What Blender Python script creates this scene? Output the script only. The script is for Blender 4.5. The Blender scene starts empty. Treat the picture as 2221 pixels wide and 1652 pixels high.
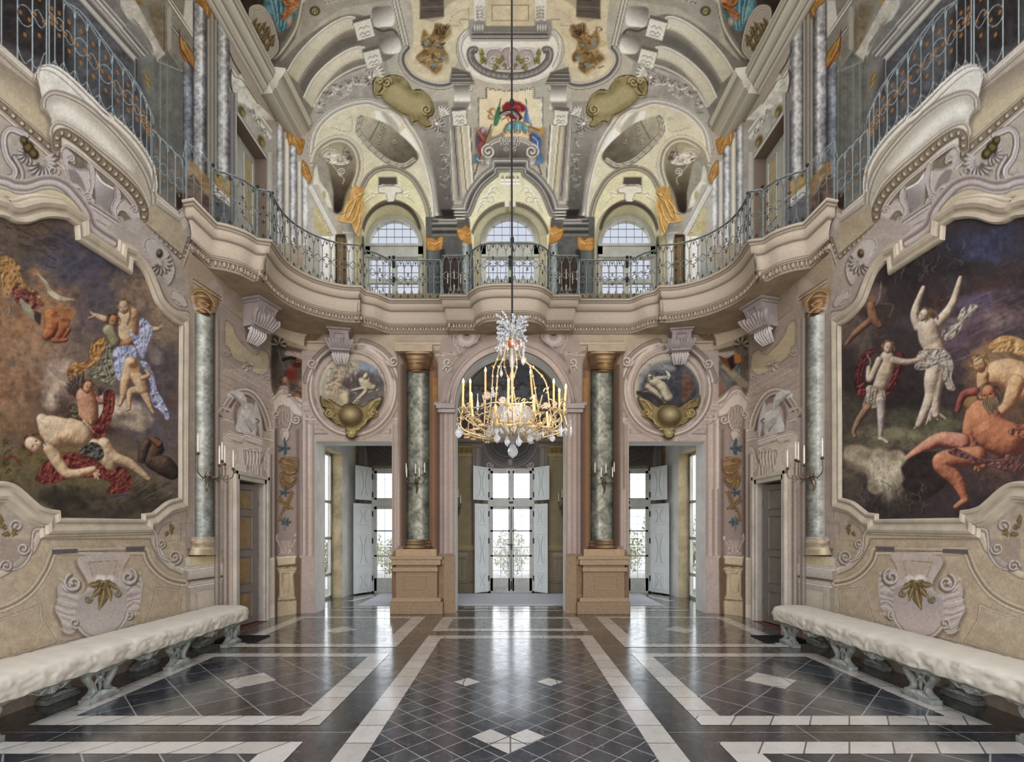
# Frescoed two-storey villa hall: camera, sky and exposure first, then the setting, then the things in it.
import bpy, bmesh, math, random
import numpy as np
from mathutils import Vector, Matrix
random.seed(4)
SC = bpy.context.scene
COL = SC.collection
# ---------------------------------------------------------------- camera (17 mm shift lens, eye height 1.5 m)
F, PX, PY, EYE = 1050.0, 1107.0, 1150.0, 1.5
cam = bpy.data.objects.new('camera', bpy.data.cameras.new('camera'))
COL.objects.link(cam)
cam.location = (0, 0, EYE); cam.rotation_euler = (math.pi / 2, 0, 0)
cam.data.sensor_width = 36; cam.data.sensor_fit = 'HORIZONTAL'
cam.data.lens = 36 * F / 2221
cam.data.shift_x = (1110.5 - PX) / 2221
cam.data.shift_y = (PY - 826) / 2221
cam.data.clip_start = .05; cam.data.clip_end = 600
SC.camera = cam
# ---------------------------------------------------------------- exposure
vs = SC.view_settings
vs.view_transform = 'Standard'; vs.look = 'None'; vs.gamma = 1.0; vs.use_curve_mapping = False
vs.exposure = 0.0
# ---------------------------------------------------------------- bright overcast sky (sun side behind the camera)
W = bpy.data.worlds.new('sky'); SC.world = W; W.use_nodes = True
nt = W.node_tree; nt.nodes.clear()
def wn(t): return nt.nodes.new(t)
out, bg, tc, sep = wn('ShaderNodeOutputWorld'), wn('ShaderNodeBackground'), wn('ShaderNodeTexCoord'), wn('ShaderNodeSeparateXYZ')
mr, cr1, mz, cz, mul = wn('ShaderNodeMapRange'), wn('ShaderNodeValToRGB'), wn('ShaderNodeMapRange'), wn('ShaderNodeValToRGB'), wn('ShaderNodeMath')
nt.links.new(tc.outputs['Generated'], sep.inputs[0])
mr.inputs['From Min'].default_value = .45; mr.inputs['From Max'].default_value = -.35
mr.inputs["To Min"].default_value = 1.25; mr.inputs["To Max"].default_value = 4.9
mr.interpolation_type = 'SMOOTHSTEP'
hz = wn('ShaderNodeMapRange'); hz.inputs['From Min'].default_value = .14; hz.inputs['From Max'].default_value = .42; hz.inputs['To Min'].default_value = 4.0; hz.inputs['To Max'].default_value = .84
nt.links.new(sep.outputs['Z'], hz.inputs['Value']); nt.links.new(hz.outputs[0], mr.inputs['To Min'])
nt.links.new(sep.outputs['Y'], mr.inputs['Value'])
nt.links.new(sep.outputs['Z'], cr1.inputs[0])
cr1.color_ramp.elements[0].position = 0.0; cr1.color_ramp.elements[0].color = (.88, .87, .86, 1)
cr1.color_ramp.elements[1].position = .7; cr1.color_ramp.elements[1].color = (.76, .82, 1.0, 1)
# the sky is brighter above than the ground bounce below, and brightest along the misty horizon ahead
mz.inputs['From Min'].default_value = -.25; mz.inputs['From Max'].default_value = .3; mz.inputs['To Min'].default_value = .74; mz.inputs['To Max'].default_value = 1.04
nt.links.new(sep.outputs['Z'], mz.inputs['Value']); mul.operation = 'MULTIPLY'; nt.links.new(mr.outputs[0], mul.inputs[0]); nt.links.new(mz.outputs[0], mul.inputs[1])
nt.links.new(cr1.outputs[0], bg.inputs['Color']); nt.links.new(mul.outputs[0], bg.inputs['Strength'])
nt.links.new(bg.outputs[0], out.inputs[0])
# ---------------------------------------------------------------- fresco engine
# The hall is frescoed all over (painted columns, mouldings, shells, balconies).  The paint is laid with
# numpy on a survey sheet and then carried as vertex colours by the real walls, vault and panels.
AX=2213.0  # mirror: x -> AX - x
def cr(ox,oy,s,pts):
    return[(ox+p[0]/s,oy+p[1]/s)for p in pts]
def L1(*p):return cr(0,0,3.173,p)
def L2(*p):return cr(500,0,3.582,p)
def L3(*p):return cr(0,450,3.004,p)
def L4(*p):return cr(0,850,2.754,p)
def L5(*p):return cr(400,600,4.13,p)
def L6(*p):return cr(400,950,3.672,p)
def L7(*p):return cr(850,650,4.13,p)
def L8(*p):return cr(850,1000,4.13,p)
def Z1(*p):return cr(0,0,6.346,p)
def Z2(*p):return cr(0,200,5.162,p)
def Z3(*p):return cr(350,0,6.346,p)
def Z4(*p):return cr(450,180,6.346,p)
def Z5(*p):return cr(930,0,6.346,p)
def Z6(*p):return cr(930,180,5.506,p)
def Z7(*p):return cr(640,700,6.354,p)
def Z8(*p):return cr(460,820,6.885,p)
def Z9(*p):return cr(640,930,4.13,p)
def Z12(*p):return cr(380,1120,6.885,p)
def R5(*p):return cr(1320,600,4.13,p)
def R7(*p):return cr(1780,450,2.36,p)

def spline(pts,n=8,closed=False):
    P=np.array(pts,float)
    m=len(P)
    if m<3:return[tuple(p)for p in P]
    out=[]
    rng=range(m if closed else m-1)
    for i in rng:
        if closed:
            a,b,c,d=P[(i-1)%m],P[i],P[(i+1)%m],P[(i+2)%m]
        else:
            a,b,c,d=P[max(i-1,0)],P[i],P[i+1],P[min(i+2,m-1)]
        for k in range(n):
            t=k/n
            q=0.5*((2*b)+(-a+c)*t+(2*a-5*b+4*c-d)*t*t+(-a+3*b-3*c+d)*t**3)
            out.append((q[0],q[1]))
    if not closed:out.append(tuple(P[-1]))
    return out

def ell(cx,cy,rx,ry,a0=0,a1=360,n=40,rot=0):
    r=math.radians(rot);o=[]
    full=abs(a1-a0)>=360
    for i in range(n+(0 if full else 1)):
        t=math.radians(a0+(a1-a0)*i/n)
        x,y=rx*math.cos(t),ry*math.sin(t)
        o.append((cx+x*math.cos(r)-y*math.sin(r),cy+x*math.sin(r)+y*math.cos(r)))
    return o

def value_noise(h,w,cell,seed):
    rs=np.random.RandomState(seed)
    gh,gw=int(h/cell)+3,int(w/cell)+3
    g=rs.rand(gh,gw).astype(np.float32)
    y=np.arange(h)/cell;x=np.arange(w)/cell
    yi=y.astype(int);xi=x.astype(int)
    fy=(y-yi)[:,None].astype(np.float32);fx=(x-xi)[None,:].astype(np.float32)
    fy=fy*fy*(3-2*fy);fx=fx*fx*(3-2*fx)
    a=g[yi][:,xi];b=g[yi][:,xi+1];c=g[yi+1][:,xi];d=g[yi+1][:,xi+1]
    return(a*(1-fx)+b*fx)*(1-fy)+(c*(1-fx)+d*fx)*fy
def fbm(h,w,cells,seed):
    o=np.zeros((h,w),np.float32);t=0
    for i,c in enumerate(cells):
        k=0.6**i
        o+=k*(value_noise(h,w,c,seed+i)-0.5);t+=k
    return o/t*2

def C3(c):return np.array(c,np.float32)

class Sheet:
    """survey sheet, colours 0..255 in display values; (x,y) as surveyed"""
    def __init__(s,x0,y0,x1,y1,base):
        s.x0,s.y0=x0,y0
        s.w,s.h=x1-x0,y1-y0
        s.a=np.empty((s.h,s.w,3),np.float32);s.a[:]=C3(base)
        s.sym=False;s.q=[]
    def _win(s,xa,ya,xb,yb):
        xa=max(int(math.floor(xa-s.x0)),0);ya=max(int(math.floor(ya-s.y0)),0)
        xb=min(int(math.ceil(xb-s.x0))+1,s.w);yb=min(int(math.ceil(yb-s.y0))+1,s.h)
        return xa,ya,xb,yb
    def _m(s,pts):return[(AX-p[0],p[1])for p in pts]
    def _blend(s,win,cov,col,mode='n'):
        xa,ya,xb,yb=win
        t=s.a[ya:yb,xa:xb]
        c=cov[...,None]
        if mode=='m':t*=1-c+c*(C3(col)/255.0)
        else:t+=(col-t)*c
    def _dist(s,P,win,R,closed,cut=False):
        xa,ya,xb,yb=win
        D=np.full((yb-ya,xb-xa),1e6,np.float32);S=np.zeros_like(D)
        T=np.zeros_like(D)
        n=len(P);acc=0.0
        for i in range(n if closed else n-1):
            ax,ay=P[i];bx,by=P[(i+1)%n]
            dx,dy=bx-ax,by-ay;L=math.hypot(dx,dy)
            if L<1e-6:continue
            wa=s._win(min(ax,bx)-R,min(ay,by)-R,max(ax,bx)+R,max(ay,by)+R)
            u0,v0,u1,v1=max(wa[0],xa),max(wa[1],ya),min(wa[2],xb),min(wa[3],yb)
            if u1>u0 and v1>v0:
                X=(np.arange(u0,u1)+s.x0-ax).astype(np.float32)[None,:]
                Y=(np.arange(v0,v1)+s.y0-ay).astype(np.float32)[:,None]
                tr=(X*dx+Y*dy)/(L*L)
                t=np.clip(tr,0,1)
                qx=X-t*dx;qy=Y-t*dy
                d=np.sqrt(qx*qx+qy*qy)
                if cut and not closed:
                    if i==0:d=np.where(tr<0,1e6,d)
                    if i==n-2:d=np.where(tr>1,1e6,d)
                sg=np.sign((dx*Y-dy*X)+1e-9).astype(np.float32)
                sl=(slice(v0-ya,v1-ya),slice(u0-xa,u1-xa))
                m=d<D[sl]
                D[sl]=np.where(m,d,D[sl]);S[sl]=np.where(m,sg,S[sl]);T[sl]=np.where(m,acc+t*L,T[sl])
            acc+=L
        return D,S,T
    def _inside(s,P,win):
        xa,ya,xb,yb=win
        X=(np.arange(xa,xb)+s.x0+0.013).astype(np.float32)[None,:]
        Y=(np.arange(ya,yb)+s.y0+0.017).astype(np.float32)[:,None]
        ins=np.zeros((yb-ya,xb-xa),bool)
        n=len(P)
        for i in range(n):
            ax,ay=P[i];bx,by=P[(i+1)%n]
            if ay==by:continue
            r=(Y[:,0]>min(ay,by))&(Y[:,0]<=max(ay,by))
            if not r.any():continue
            xs=ax+(Y[r,0]-ay)*(bx-ax)/(by-ay)
            ins[r]^=X<xs[:,None]
        return ins
    def cov(s,P,soft):
        xs=[p[0]for p in P];ys=[p[1]for p in P]
        win=s._win(min(xs)-soft-1,min(ys)-soft-1,max(xs)+soft+1,max(ys)+soft+1)
        if win[2]<=win[0]or win[3]<=win[1]:return None,None
        ins=s._inside(P,win)
        if soft<=0.3:return win,ins.astype(np.float32)
        D,S,T=s._dist(P,win,soft+1,True)
        sd=np.where(ins,D,-D)
        return win,np.clip(0.5+sd/(2*soft),0,1)
    def fill(s,pts,col,soft=0.8,a=1.0,g=None,mode='n',mottle=0,one=False):
        """g = (x0,y0,col0,x1,y1,col1) linear gradient"""
        s.flush()
        for k in range(2 if(s.sym and not one)else 1):
            P=s._m(pts)if k else pts
            win,c=s.cov(P,soft)
            if win is None:continue
            if g is not None:
                gx0,gy0,c0,gx1,gy1,c1=g
                if k:gx0,gx1=AX-gx0,AX-gx1
                xa,ya,xb,yb=win
                X=(np.arange(xa,xb)+s.x0-gx0)[None,:];Y=(np.arange(ya,yb)+s.y0-gy0)[:,None]
                dx,dy=gx1-gx0,gy1-gy0
                t=np.clip((X*dx+Y*dy)/(dx*dx+dy*dy),0,1).astype(np.float32)[...,None]
                cc=C3(c0)*(1-t)+C3(c1)*t
            else:cc=C3(col)
            if mottle:
                xa,ya,xb,yb=win
                nz=fbm(yb-ya,xb-xa,(14,6,3),int(abs(P[0][0]*7+P[0][1]))%9999)
                cc=cc+nz[...,None]*mottle
            s._blend(win,c*a,cc,mode)
    def mould(s,pts,prof,closed=False,a=1.0,soft=0.7,one=False,flip=False):
        """prof [(offset, colour)...]; positive offset = right of the direction of travel on screen"""
        s.flush()
        off=np.array([p[0]for p in prof],np.float32);cols=np.array([p[1]for p in prof],np.float32)
        if flip:off=-off[::-1];cols=cols[::-1]
        R=max(abs(off[0]),abs(off[-1]))+soft+1
        for k in range(2 if(s.sym and not one)else 1):
            P=s._m(pts)if k else pts
            sgn=-1.0 if k else 1.0
            xs=[p[0]for p in P];ys=[p[1]for p in P]
            win=s._win(min(xs)-R,min(ys)-R,max(xs)+R,max(ys)+R)
            if win[2]<=win[0]or win[3]<=win[1]:continue
            D,S,T=s._dist(P,win,R,closed,True)
            sd=D*S*sgn
            c=np.clip((sd-off[0])/soft+0.5,0,1)*np.clip((off[-1]-sd)/soft+0.5,0,1)*(D<1e5)
            cc=np.stack([np.interp(sd,off,cols[:,j])for j in range(3)],-1).astype(np.float32)
            s._blend(win,c*a,cc)
    def line(s,pts,w,col,a=1.0,soft=0.6,closed=False,taper=False,one=False,dash=0,mode='n'):
        s.flush()
        for k in range(2 if(s.sym and not one)else 1):
            P=s._m(pts)if k else pts
            R=w/2+soft+1
            xs=[p[0]for p in P];ys=[p[1]for p in P]
            win=s._win(min(xs)-R,min(ys)-R,max(xs)+R,max(ys)+R)
            if win[2]<=win[0]or win[3]<=win[1]:continue
            D,S,T=s._dist(P,win,R,closed)
            ww=w/2.0
            if taper:
                tot=max(T.max(),1e-3);ww=ww*(1-0.85*T/tot)
            c=np.clip((ww-D)/soft+0.5,0,1)
            if dash:c=c*((T%dash)<dash*0.55)
            s._blend(win,c*a,C3(col),mode)
    def blob(s,cx,cy,rx,ry,col,a=1.0,soft=0.5,rot=0,mode='n',one=False):
        """soft: 0 hard .. 1 fully feathered"""
        s.flush()
        for k in range(2 if(s.sym and not one)else 1):
            x=AX-cx if k else cx;ro=-rot if k else rot
            R=max(rx,ry)+1
            win=s._win(x-R,cy-R,x+R,cy+R)
            if win[2]<=win[0]or win[3]<=win[1]:continue
            X=(np.arange(win[0],win[2])+s.x0-x)[None,:].astype(np.float32)
            Y=(np.arange(win[1],win[3])+s.y0-cy)[:,None].astype(np.float32)
            c0,s0=math.cos(math.radians(ro)),math.sin(math.radians(ro))
            r=np.sqrt(((X*c0+Y*s0)/rx)**2+((-X*s0+Y*c0)/ry)**2)
            c=np.clip((1-r)/max(soft,1e-3),0,1)
            s._blend(win,c*a,C3(col),mode)
    # ---- ornament
    def scroll(s,cx,cy,r,turns=1.4,a0=0,cw=1,w=3,lo=(95,85,78),mid=(165,155,145),hi=(225,218,208),tail=None,one=False,sx=1,sy=1):
        n=int(24*turns);P=[]
        for i in range(n+1):
            t=i/n;ang=math.radians(a0)+cw*t*turns*2*math.pi;rr=r*(1-t)**0.8+w*0.4
            P.append((cx+sx*rr*math.cos(ang),cy+sy*rr*math.sin(ang)))
        if tail:P=spline(list(tail)+[P[0]],6)+P
        s.line([(p[0]+w*.35,p[1]+w*.45)for p in P],w*1.25,lo,a=.75,soft=w*.4,one=one)
        s.line(P,w,mid,soft=.7,one=one)
        s.line([(p[0]-w*.15,p[1]-w*.18)for p in P],w*.42,hi,soft=.7,one=one)
    def leaf(s,x,y,L,ang,col,hi,lo,w=.3,one=False,curl=.3):
        a=math.radians(ang);ux,uy=math.cos(a),math.sin(a);vx,vy=-uy,ux
        q=lambda t,k:(x+ux*L*t+vx*L*k,y+uy*L*t+vy*L*k)
        o=[q(0,0),q(.25,w),q(.45,w*.7),q(.6,w*.95),q(.8,w*.5+curl*.2),q(1,curl*.5),q(.8,-w*.3+curl*.2),q(.6,-w*.7),q(.45,-w*.5),q(.25,-w)]
        s.fill(spline([(p[0]+1.3,p[1]+1.6)for p in o],4,True),lo,.9,a=.8,one=one)
        s.fill(spline(o,4,True),col,.6,one=one)
        s.line([q(0,0),q(.5,0),q(.95,curl*.35)],max(L*.06,.8),hi,soft=.6,one=one)
        s.line([q(.2,-.02),q(.45,w*.5)],max(L*.04,.6),lo,a=.6,soft=.6,one=one)
        s.line([q(.2,-.02),q(.45,-w*.45)],max(L*.04,.6),lo,a=.6,soft=.6,one=one)
    def limb(s,pts,radii,col,lo,hi,lx=-.35,ly=-.5,one=True,n=5):
        """tapered body part; neighbours of one colour are fused into a single modelled figure"""
        P=spline(pts,n)if len(pts)>2 else[tuple(np.array(pts[0])*(1-t/6)+np.array(pts[1])*t/6)for t in range(7)]
        R=np.interp(np.linspace(0,len(radii)-1,len(P)),range(len(radii)),radii)
        key=(col,lo,hi)
        if s.q and s.q[-1][0]!=key:s.flush()
        s.q.append((key,P,R))
    def flush(s):
        if not s.q:return
        q,s.q=s.q,[]
        (col,lo,hi)=q[0][0]
        xs=[p[0]for _,P,R in q for p in P];ys=[p[1]for _,P,R in q for p in P];rm=max(float(R.max())for _,P,R in q)+3
        win=s._win(min(xs)-rm,min(ys)-rm,max(xs)+rm,max(ys)+rm)
        if win[2]<=win[0]or win[3]<=win[1]:return
        X=(np.arange(win[0],win[2])+s.x0)[None,:].astype(np.float32);Y=(np.arange(win[1],win[3])+s.y0)[:,None].astype(np.float32)
        Hh=np.zeros((win[3]-win[1],win[2]-win[0]),np.float32);B=np.full_like(Hh,-1e6)
        for _,P,R in q:
            bl=np.full_like(Hh,-1e6);hl=np.zeros_like(Hh)
            for i in range(len(P)-1):
                ax,ay=P[i];dx,dy=P[i+1][0]-ax,P[i+1][1]-ay
                t=np.clip(((X-ax)*dx+(Y-ay)*dy)/(dx*dx+dy*dy+1e-9),0,1)
                rr=R[i]+(R[i+1]-R[i])*t;d2=(X-ax-t*dx)**2+(Y-ay-t*dy)**2
                hl=np.maximum(hl,np.sqrt(np.maximum(rr*rr-d2,0)));bl=np.maximum(bl,rr-np.sqrt(d2))
            k=3.0;a=np.maximum(Hh,hl);Hh=a+np.maximum(k-np.abs(Hh-hl),0)**2/(4*k)*(np.minimum(Hh,hl)>0);B=np.maximum(B,bl)
        n=Hh.shape;Hs=Hh+fbm(n[0],n[1],(17,9),17)*2.0+fbm(n[0],n[1],(5,3),5)*.3
        gy,gx=np.gradient(Hs);nz=1/np.sqrt(gx*gx+gy*gy+1)
        sh=(gx*.55+gy*.6+.62)*nz  # light from the upper left
        t=np.clip(sh,0,1)[...,None];lo_,md,hi_=C3(lo),C3(col),C3(hi)
        cc=np.where(t<.5,lo_+(md-lo_)*t*2,md+(hi_-md)*(t*2-1))
        ed=np.clip(1-B/2.2,0,1)[...,None]*.45;cc=cc*(1-ed)+lo_*.75*ed
        s._blend(win,np.clip(B/1.2+.5,0,1),cc)
    def head(s,x,y,r,rot=0,skin=((206,172,130),(120,80,56),(238,212,172)),hair=(110,74,42),look=1,beard=None):
        """small painted head: hair, lit face, sockets, nose, mouth"""
        c0,s0=math.cos(math.radians(rot)),math.sin(math.radians(rot));T=lambda a,b:(x+r*(a*c0-b*s0),y+r*(a*s0+b*c0))
        s.blob(*T(-.15*look,-.25),r*1.15,r*1.2,hair,soft=.35,rot=rot)
        for k in range(9):
            a=math.radians(150+k*30);q=[T(.5*math.cos(a),.5*math.sin(a)-.3),T(1.0*math.cos(a),1.0*math.sin(a)-.2),T(1.15*math.cos(a+.4),1.15*math.sin(a+.4)-.05)]
            s.line(spline(q),max(r*.12,1),tuple(min(255,v*(1.4 if k%2 else.6))for v in hair),a=.8)
        s.limb([T(0,-.35),T(.02*look,.15),T(.05*look,.55)],[r*.68,r*.72,r*.42],*skin)
        s.flush()
        for e in(-.3,.3):s.blob(*T(e+.15*look,-.08),r*.2,r*.12,tuple(v*.6 for v in skin[1]),soft=.6,rot=rot,a=.9)
        s.line([T(.12*look,-.1),T(.24*look,.25),T(.1*look,.28)],max(r*.1,.8),skin[1],a=.7);s.blob(*T(.14*look,.48),r*.18,r*.07,(150,70,56),soft=.6,rot=rot)
        if beard:
            for k in range(14):a=-.6+k*.09;s.line(spline([T(a,.3),T(a*1.2,.9),T(a*.8+.1*math.sin(k*3),1.6+.2*math.sin(k))]),max(r*.14,1),tuple(min(255,v*(1.35 if k%2 else.75))for v in beard),a=.85)
    def texture(s,amp,cells,seed,sat=0.0,box=None):
        s.flush()
        xa,ya,xb,yb=s._win(*(box or(s.x0,s.y0,s.x0+s.w-1,s.y0+s.h-1)))
        n=fbm(yb-ya,xb-xa,cells,seed)[...,None]
        t=s.a[ya:yb,xa:xb]
        t*=(1+n*amp)
        if sat:
            n2=fbm(yb-ya,xb-xa,tuple(c*1.7 for c in cells),seed+50)[...,None]
            t*=1+n2*sat*np.array([1,0,-1],np.float32)
    def sample(s,px,py):
        x=np.clip(np.asarray(px,np.float64)-s.x0,0,s.w-1.001);y=np.clip(np.asarray(py,np.float64)-s.y0,0,s.h-1.001)
        xi=x.astype(int);yi=y.astype(int);fx=(x-xi)[...,None];fy=(y-yi)[...,None]
        A=s.a
        return(A[yi,xi]*(1-fx)+A[yi,xi+1]*fx)*(1-fy)+(A[yi+1,xi]*(1-fx)+A[yi+1,xi+1]*fx)*fy
# ---------------------------------------------------------------- the painted hall
H=Sheet(-260,-420,2474,1700,(172,160,146))
SL,SM,SS,SD=(212,200,182),(182,169,152),(148,134,118),(92,79,68)
LL,LM,LS,LD=(203,191,184),(174,160,153),(132,117,111),(78,66,62)
GL,GM,GS,GD=(216,211,196),(174,169,157),(120,116,107),(62,59,54)
YL,YM,YS=(228,221,192),(202,192,158),(150,140,108)
OL,OM,OD=(214,168,92),(180,128,60),(112,72,34)
KL,KM,KD=(178,158,108),(134,115,72),(72,58,34)
def MP(w,lo=SD,mid=SM,hi=SL,sh=SS):  # painted moulding profile of half width w
    return[(-w,lo),(-w*.86,hi),(-w*.5,mid),(-w*.2,sh),(0,sh),(w*.18,hi),(w*.55,hi),(w*.75,mid),(w*.9,sh),(w,lo)]
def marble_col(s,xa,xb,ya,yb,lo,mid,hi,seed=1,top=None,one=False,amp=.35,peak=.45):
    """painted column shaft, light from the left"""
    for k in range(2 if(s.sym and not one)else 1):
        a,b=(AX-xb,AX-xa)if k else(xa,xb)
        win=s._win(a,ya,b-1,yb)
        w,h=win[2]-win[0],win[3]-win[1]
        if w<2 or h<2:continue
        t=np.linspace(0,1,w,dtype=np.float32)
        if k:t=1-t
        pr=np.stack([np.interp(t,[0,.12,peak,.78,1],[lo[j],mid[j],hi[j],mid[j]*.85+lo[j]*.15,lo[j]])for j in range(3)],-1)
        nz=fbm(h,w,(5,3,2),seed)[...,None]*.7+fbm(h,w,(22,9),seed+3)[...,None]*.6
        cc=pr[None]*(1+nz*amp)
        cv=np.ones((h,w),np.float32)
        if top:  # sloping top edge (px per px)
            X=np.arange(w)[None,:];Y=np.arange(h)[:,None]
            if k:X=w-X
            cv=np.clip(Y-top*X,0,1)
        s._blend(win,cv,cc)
def bands(s,x0,x1,segs,one=False):
    """horizontal painted bands between x0(y) and x1(y): segs [(y, colour)...]"""
    for(ya,ca),(yb,cb)in zip(segs[:-1],segs[1:]):
        s.fill([(x0,ya),(x1,ya),(x1,yb),(x0,yb)],None,.5,g=(x0,ya,ca,x0,yb,cb),one=one)
def vbands(s,y0,y1,segs,one=False):
    for(xa,ca),(xb,cb)in zip(segs[:-1],segs[1:]):
        s.fill([(xa,y0),(xb,y0),(xb,y1),(xa,y1)],None,.5,g=(xa,y0,ca,xb,y0,cb),one=one)
def par(p,q,d):return[(p[0],p[1]+d),(q[0],q[1]+d)]

H.sym=True
# ============ side walls, upper storey ============
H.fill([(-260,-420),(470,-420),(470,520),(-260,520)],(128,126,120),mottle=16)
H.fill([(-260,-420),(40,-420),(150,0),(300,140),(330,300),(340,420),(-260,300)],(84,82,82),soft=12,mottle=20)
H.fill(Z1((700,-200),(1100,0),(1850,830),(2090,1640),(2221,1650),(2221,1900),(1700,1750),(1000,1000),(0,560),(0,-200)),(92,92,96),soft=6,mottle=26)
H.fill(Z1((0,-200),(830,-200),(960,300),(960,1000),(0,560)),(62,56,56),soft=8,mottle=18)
# big diagonal mouldings behind the painted balcony
for a,b,w,lo,mid,hi,sh in[
((1130,-60),(1900,800),14,(70,68,66),(150,146,138),(188,184,172),(104,100,96)),
((1260,-120),(1700,380),8,(84,80,78),(160,155,146),(200,195,184),(120,116,110)),
((1690,380),(2010,760),8,(70,66,64),(140,136,130),(186,182,172),(104,100,96))]:
    H.mould(Z1(a,b),MP(w,lo,mid,hi,sh))
H.line(Z1((1870,810),(1870,1300)),3,(66,66,66));H.line(Z1((1855,820),(1855,1250)),2,(150,150,146))
H.fill(Z1((1640,60),(2030,300),(2221,700),(2221,-200),(1500,-200)),(150,145,134),soft=3,mottle=22)
H.fill(Z1((1660,-40),(1740,140),(1900,260),(2020,330),(2100,560),(2180,800),(2190,880),(2100,760),(2000,540),(1940,400),(1760,260),(1660,100)),(186,182,172),soft=1.5,mottle=30)
H.fill(Z1((2020,200),(2221,640),(2221,560),(2060,160)),(206,200,184),soft=1)
H.fill(Z1((1850,0),(2010,0),(2000,120),(1920,210),(1880,160)),(150,118,52),soft=2,mottle=60)
for x,y in[(2130,300),(2180,420),(2210,520),(2020,1060),(2040,1160)]:
    H.blob(*Z1((x,y))[0],6,13,(140,112,58),soft=.5,rot=-20);H.line(Z1((x-20,y-40),(x+20,y+50)),2,(196,164,90))
# grey painted niche wall between balcony and columns
H.fill(L1((1060,380),(1160,350),(1260,490),(1260,1100),(1330,1200),(1270,1400),(1230,1420),(1060,1250),(1050,900)),(116,116,110),soft=2,mottle=18)
H.line(L1((1105,370),(1105,880)),3,(150,148,140),a=.7);H.line(L1((1150,430),(1150,980)),5,(138,138,132),a=.7)
H.line(L1((1080,420),(1250,490)),2.5,(160,158,150));H.line(L1((1160,350),(1262,492)),3,(170,168,158))
for x in(1080,1190,1240):H.line(L1((x,440),(x,1000)),1.2,(90,90,86),a=.7)
H.fill(L1((980,0),(1330,0),(1330,480),(1240,480),(1160,350),(1040,350),(900,100)),(140,134,120),soft=3,mottle=20)
H.fill(L1((1010,40),(1110,30),(1160,200),(1160,340),(1110,360)),(134,120,96),soft=3,mottle=24)
H.line(L1((1165,60),(1165,330)),10,(168,164,152),soft=3);H.line(L1((1130,30),(1130,350)),1.2,(86,80,72))
H.fill(L1((930,0),(1000,130),(1110,330),(1140,370),(1080,420),(1040,300),(960,170),(850,60),(840,0)),(190,184,170),soft=1.5,mottle=36)
H.mould(L1((1165,0),(1240,110),(1335,250)),MP(5,GD,GM,GL,GS));H.mould(L1((1190,180),(1335,380)),MP(5,GD,(130,126,116),(176,172,160),(90,88,82)))
H.fill(L1((1275,0),(1335,0),(1335,250),(1260,130)),(206,202,188),soft=1.5)
# shafts (three by the door, two beyond it) and their gold capitals
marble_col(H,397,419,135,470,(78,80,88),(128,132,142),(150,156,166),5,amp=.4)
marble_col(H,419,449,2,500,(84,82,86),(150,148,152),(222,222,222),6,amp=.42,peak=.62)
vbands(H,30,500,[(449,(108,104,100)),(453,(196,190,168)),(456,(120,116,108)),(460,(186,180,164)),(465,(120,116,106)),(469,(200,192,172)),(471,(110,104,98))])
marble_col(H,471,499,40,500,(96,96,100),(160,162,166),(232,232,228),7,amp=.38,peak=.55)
def gold_cap(pts,hs=()):
    H.fill(spline(pts,5,True),OM,1,mottle=34)
    H.line(spline(pts,5,True),1.8,OD,a=.7,closed=True)
    for a in hs:H.line(spline(a,5),2,(232,190,112),a=.9)
    for a in hs:H.line([(p[0]+2,p[1]+2)for p in spline(a,5)],1.5,OD,a=.7)
gold_cap(L1((1380,-90),(1640,-90),(1640,110),(1625,150),(1610,230),(1585,230),(1570,200),(1550,150),(1500,115),(1480,130),(1455,60),(1440,120),(1425,120),(1400,60),(1345,5),(1340,-60)),
[L1((1500,20),(1530,60),(1500,100)),L1((1540,40),(1590,90),(1600,190)),L1((1400,0),(1430,60),(1420,100)),L1((1560,0),(1620,90))])
gold_cap(L1((1235,200),(1245,250),(1330,370),(1330,470),(1300,440),(1260,400),(1240,330)),[L1((1245,260),(1270,340),(1310,420)),L1((1270,290),(1320,380))])
H.line(L1((1235,210),(1240,330),(1330,475)),3,(130,56,24),a=.8)
# lower dado seen through the gallery railing
H.fill(L1((1300,1120),(1330,1110),(1450,1240),(1590,1250),(1590,1500),(1480,1500),(1300,1300)),(176,142,92),soft=2,mottle=40)
H.fill(L1((1475,1170),(1600,1260),(1660,1370),(1600,1360),(1490,1260)),(200,170,108),soft=2,mottle=30)
H.fill(L1((1470,1260),(1620,1400),(1620,1460),(1450,1330)),(226,224,218),soft=2)
H.fill(L1((1470,1330),(1640,1470),(1640,1600),(1470,1600)),(124,128,136),soft=2,mottle=30)
H.fill(L1((1290,1210),(1330,1200),(1450,1380),(1450,1480),(1290,1400)),(120,100,90),soft=3,mottle=40)
H.fill(L1((1205,1330),(1270,1330),(1270,1440),(1215,1440)),(66,48,34),soft=3)
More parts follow.
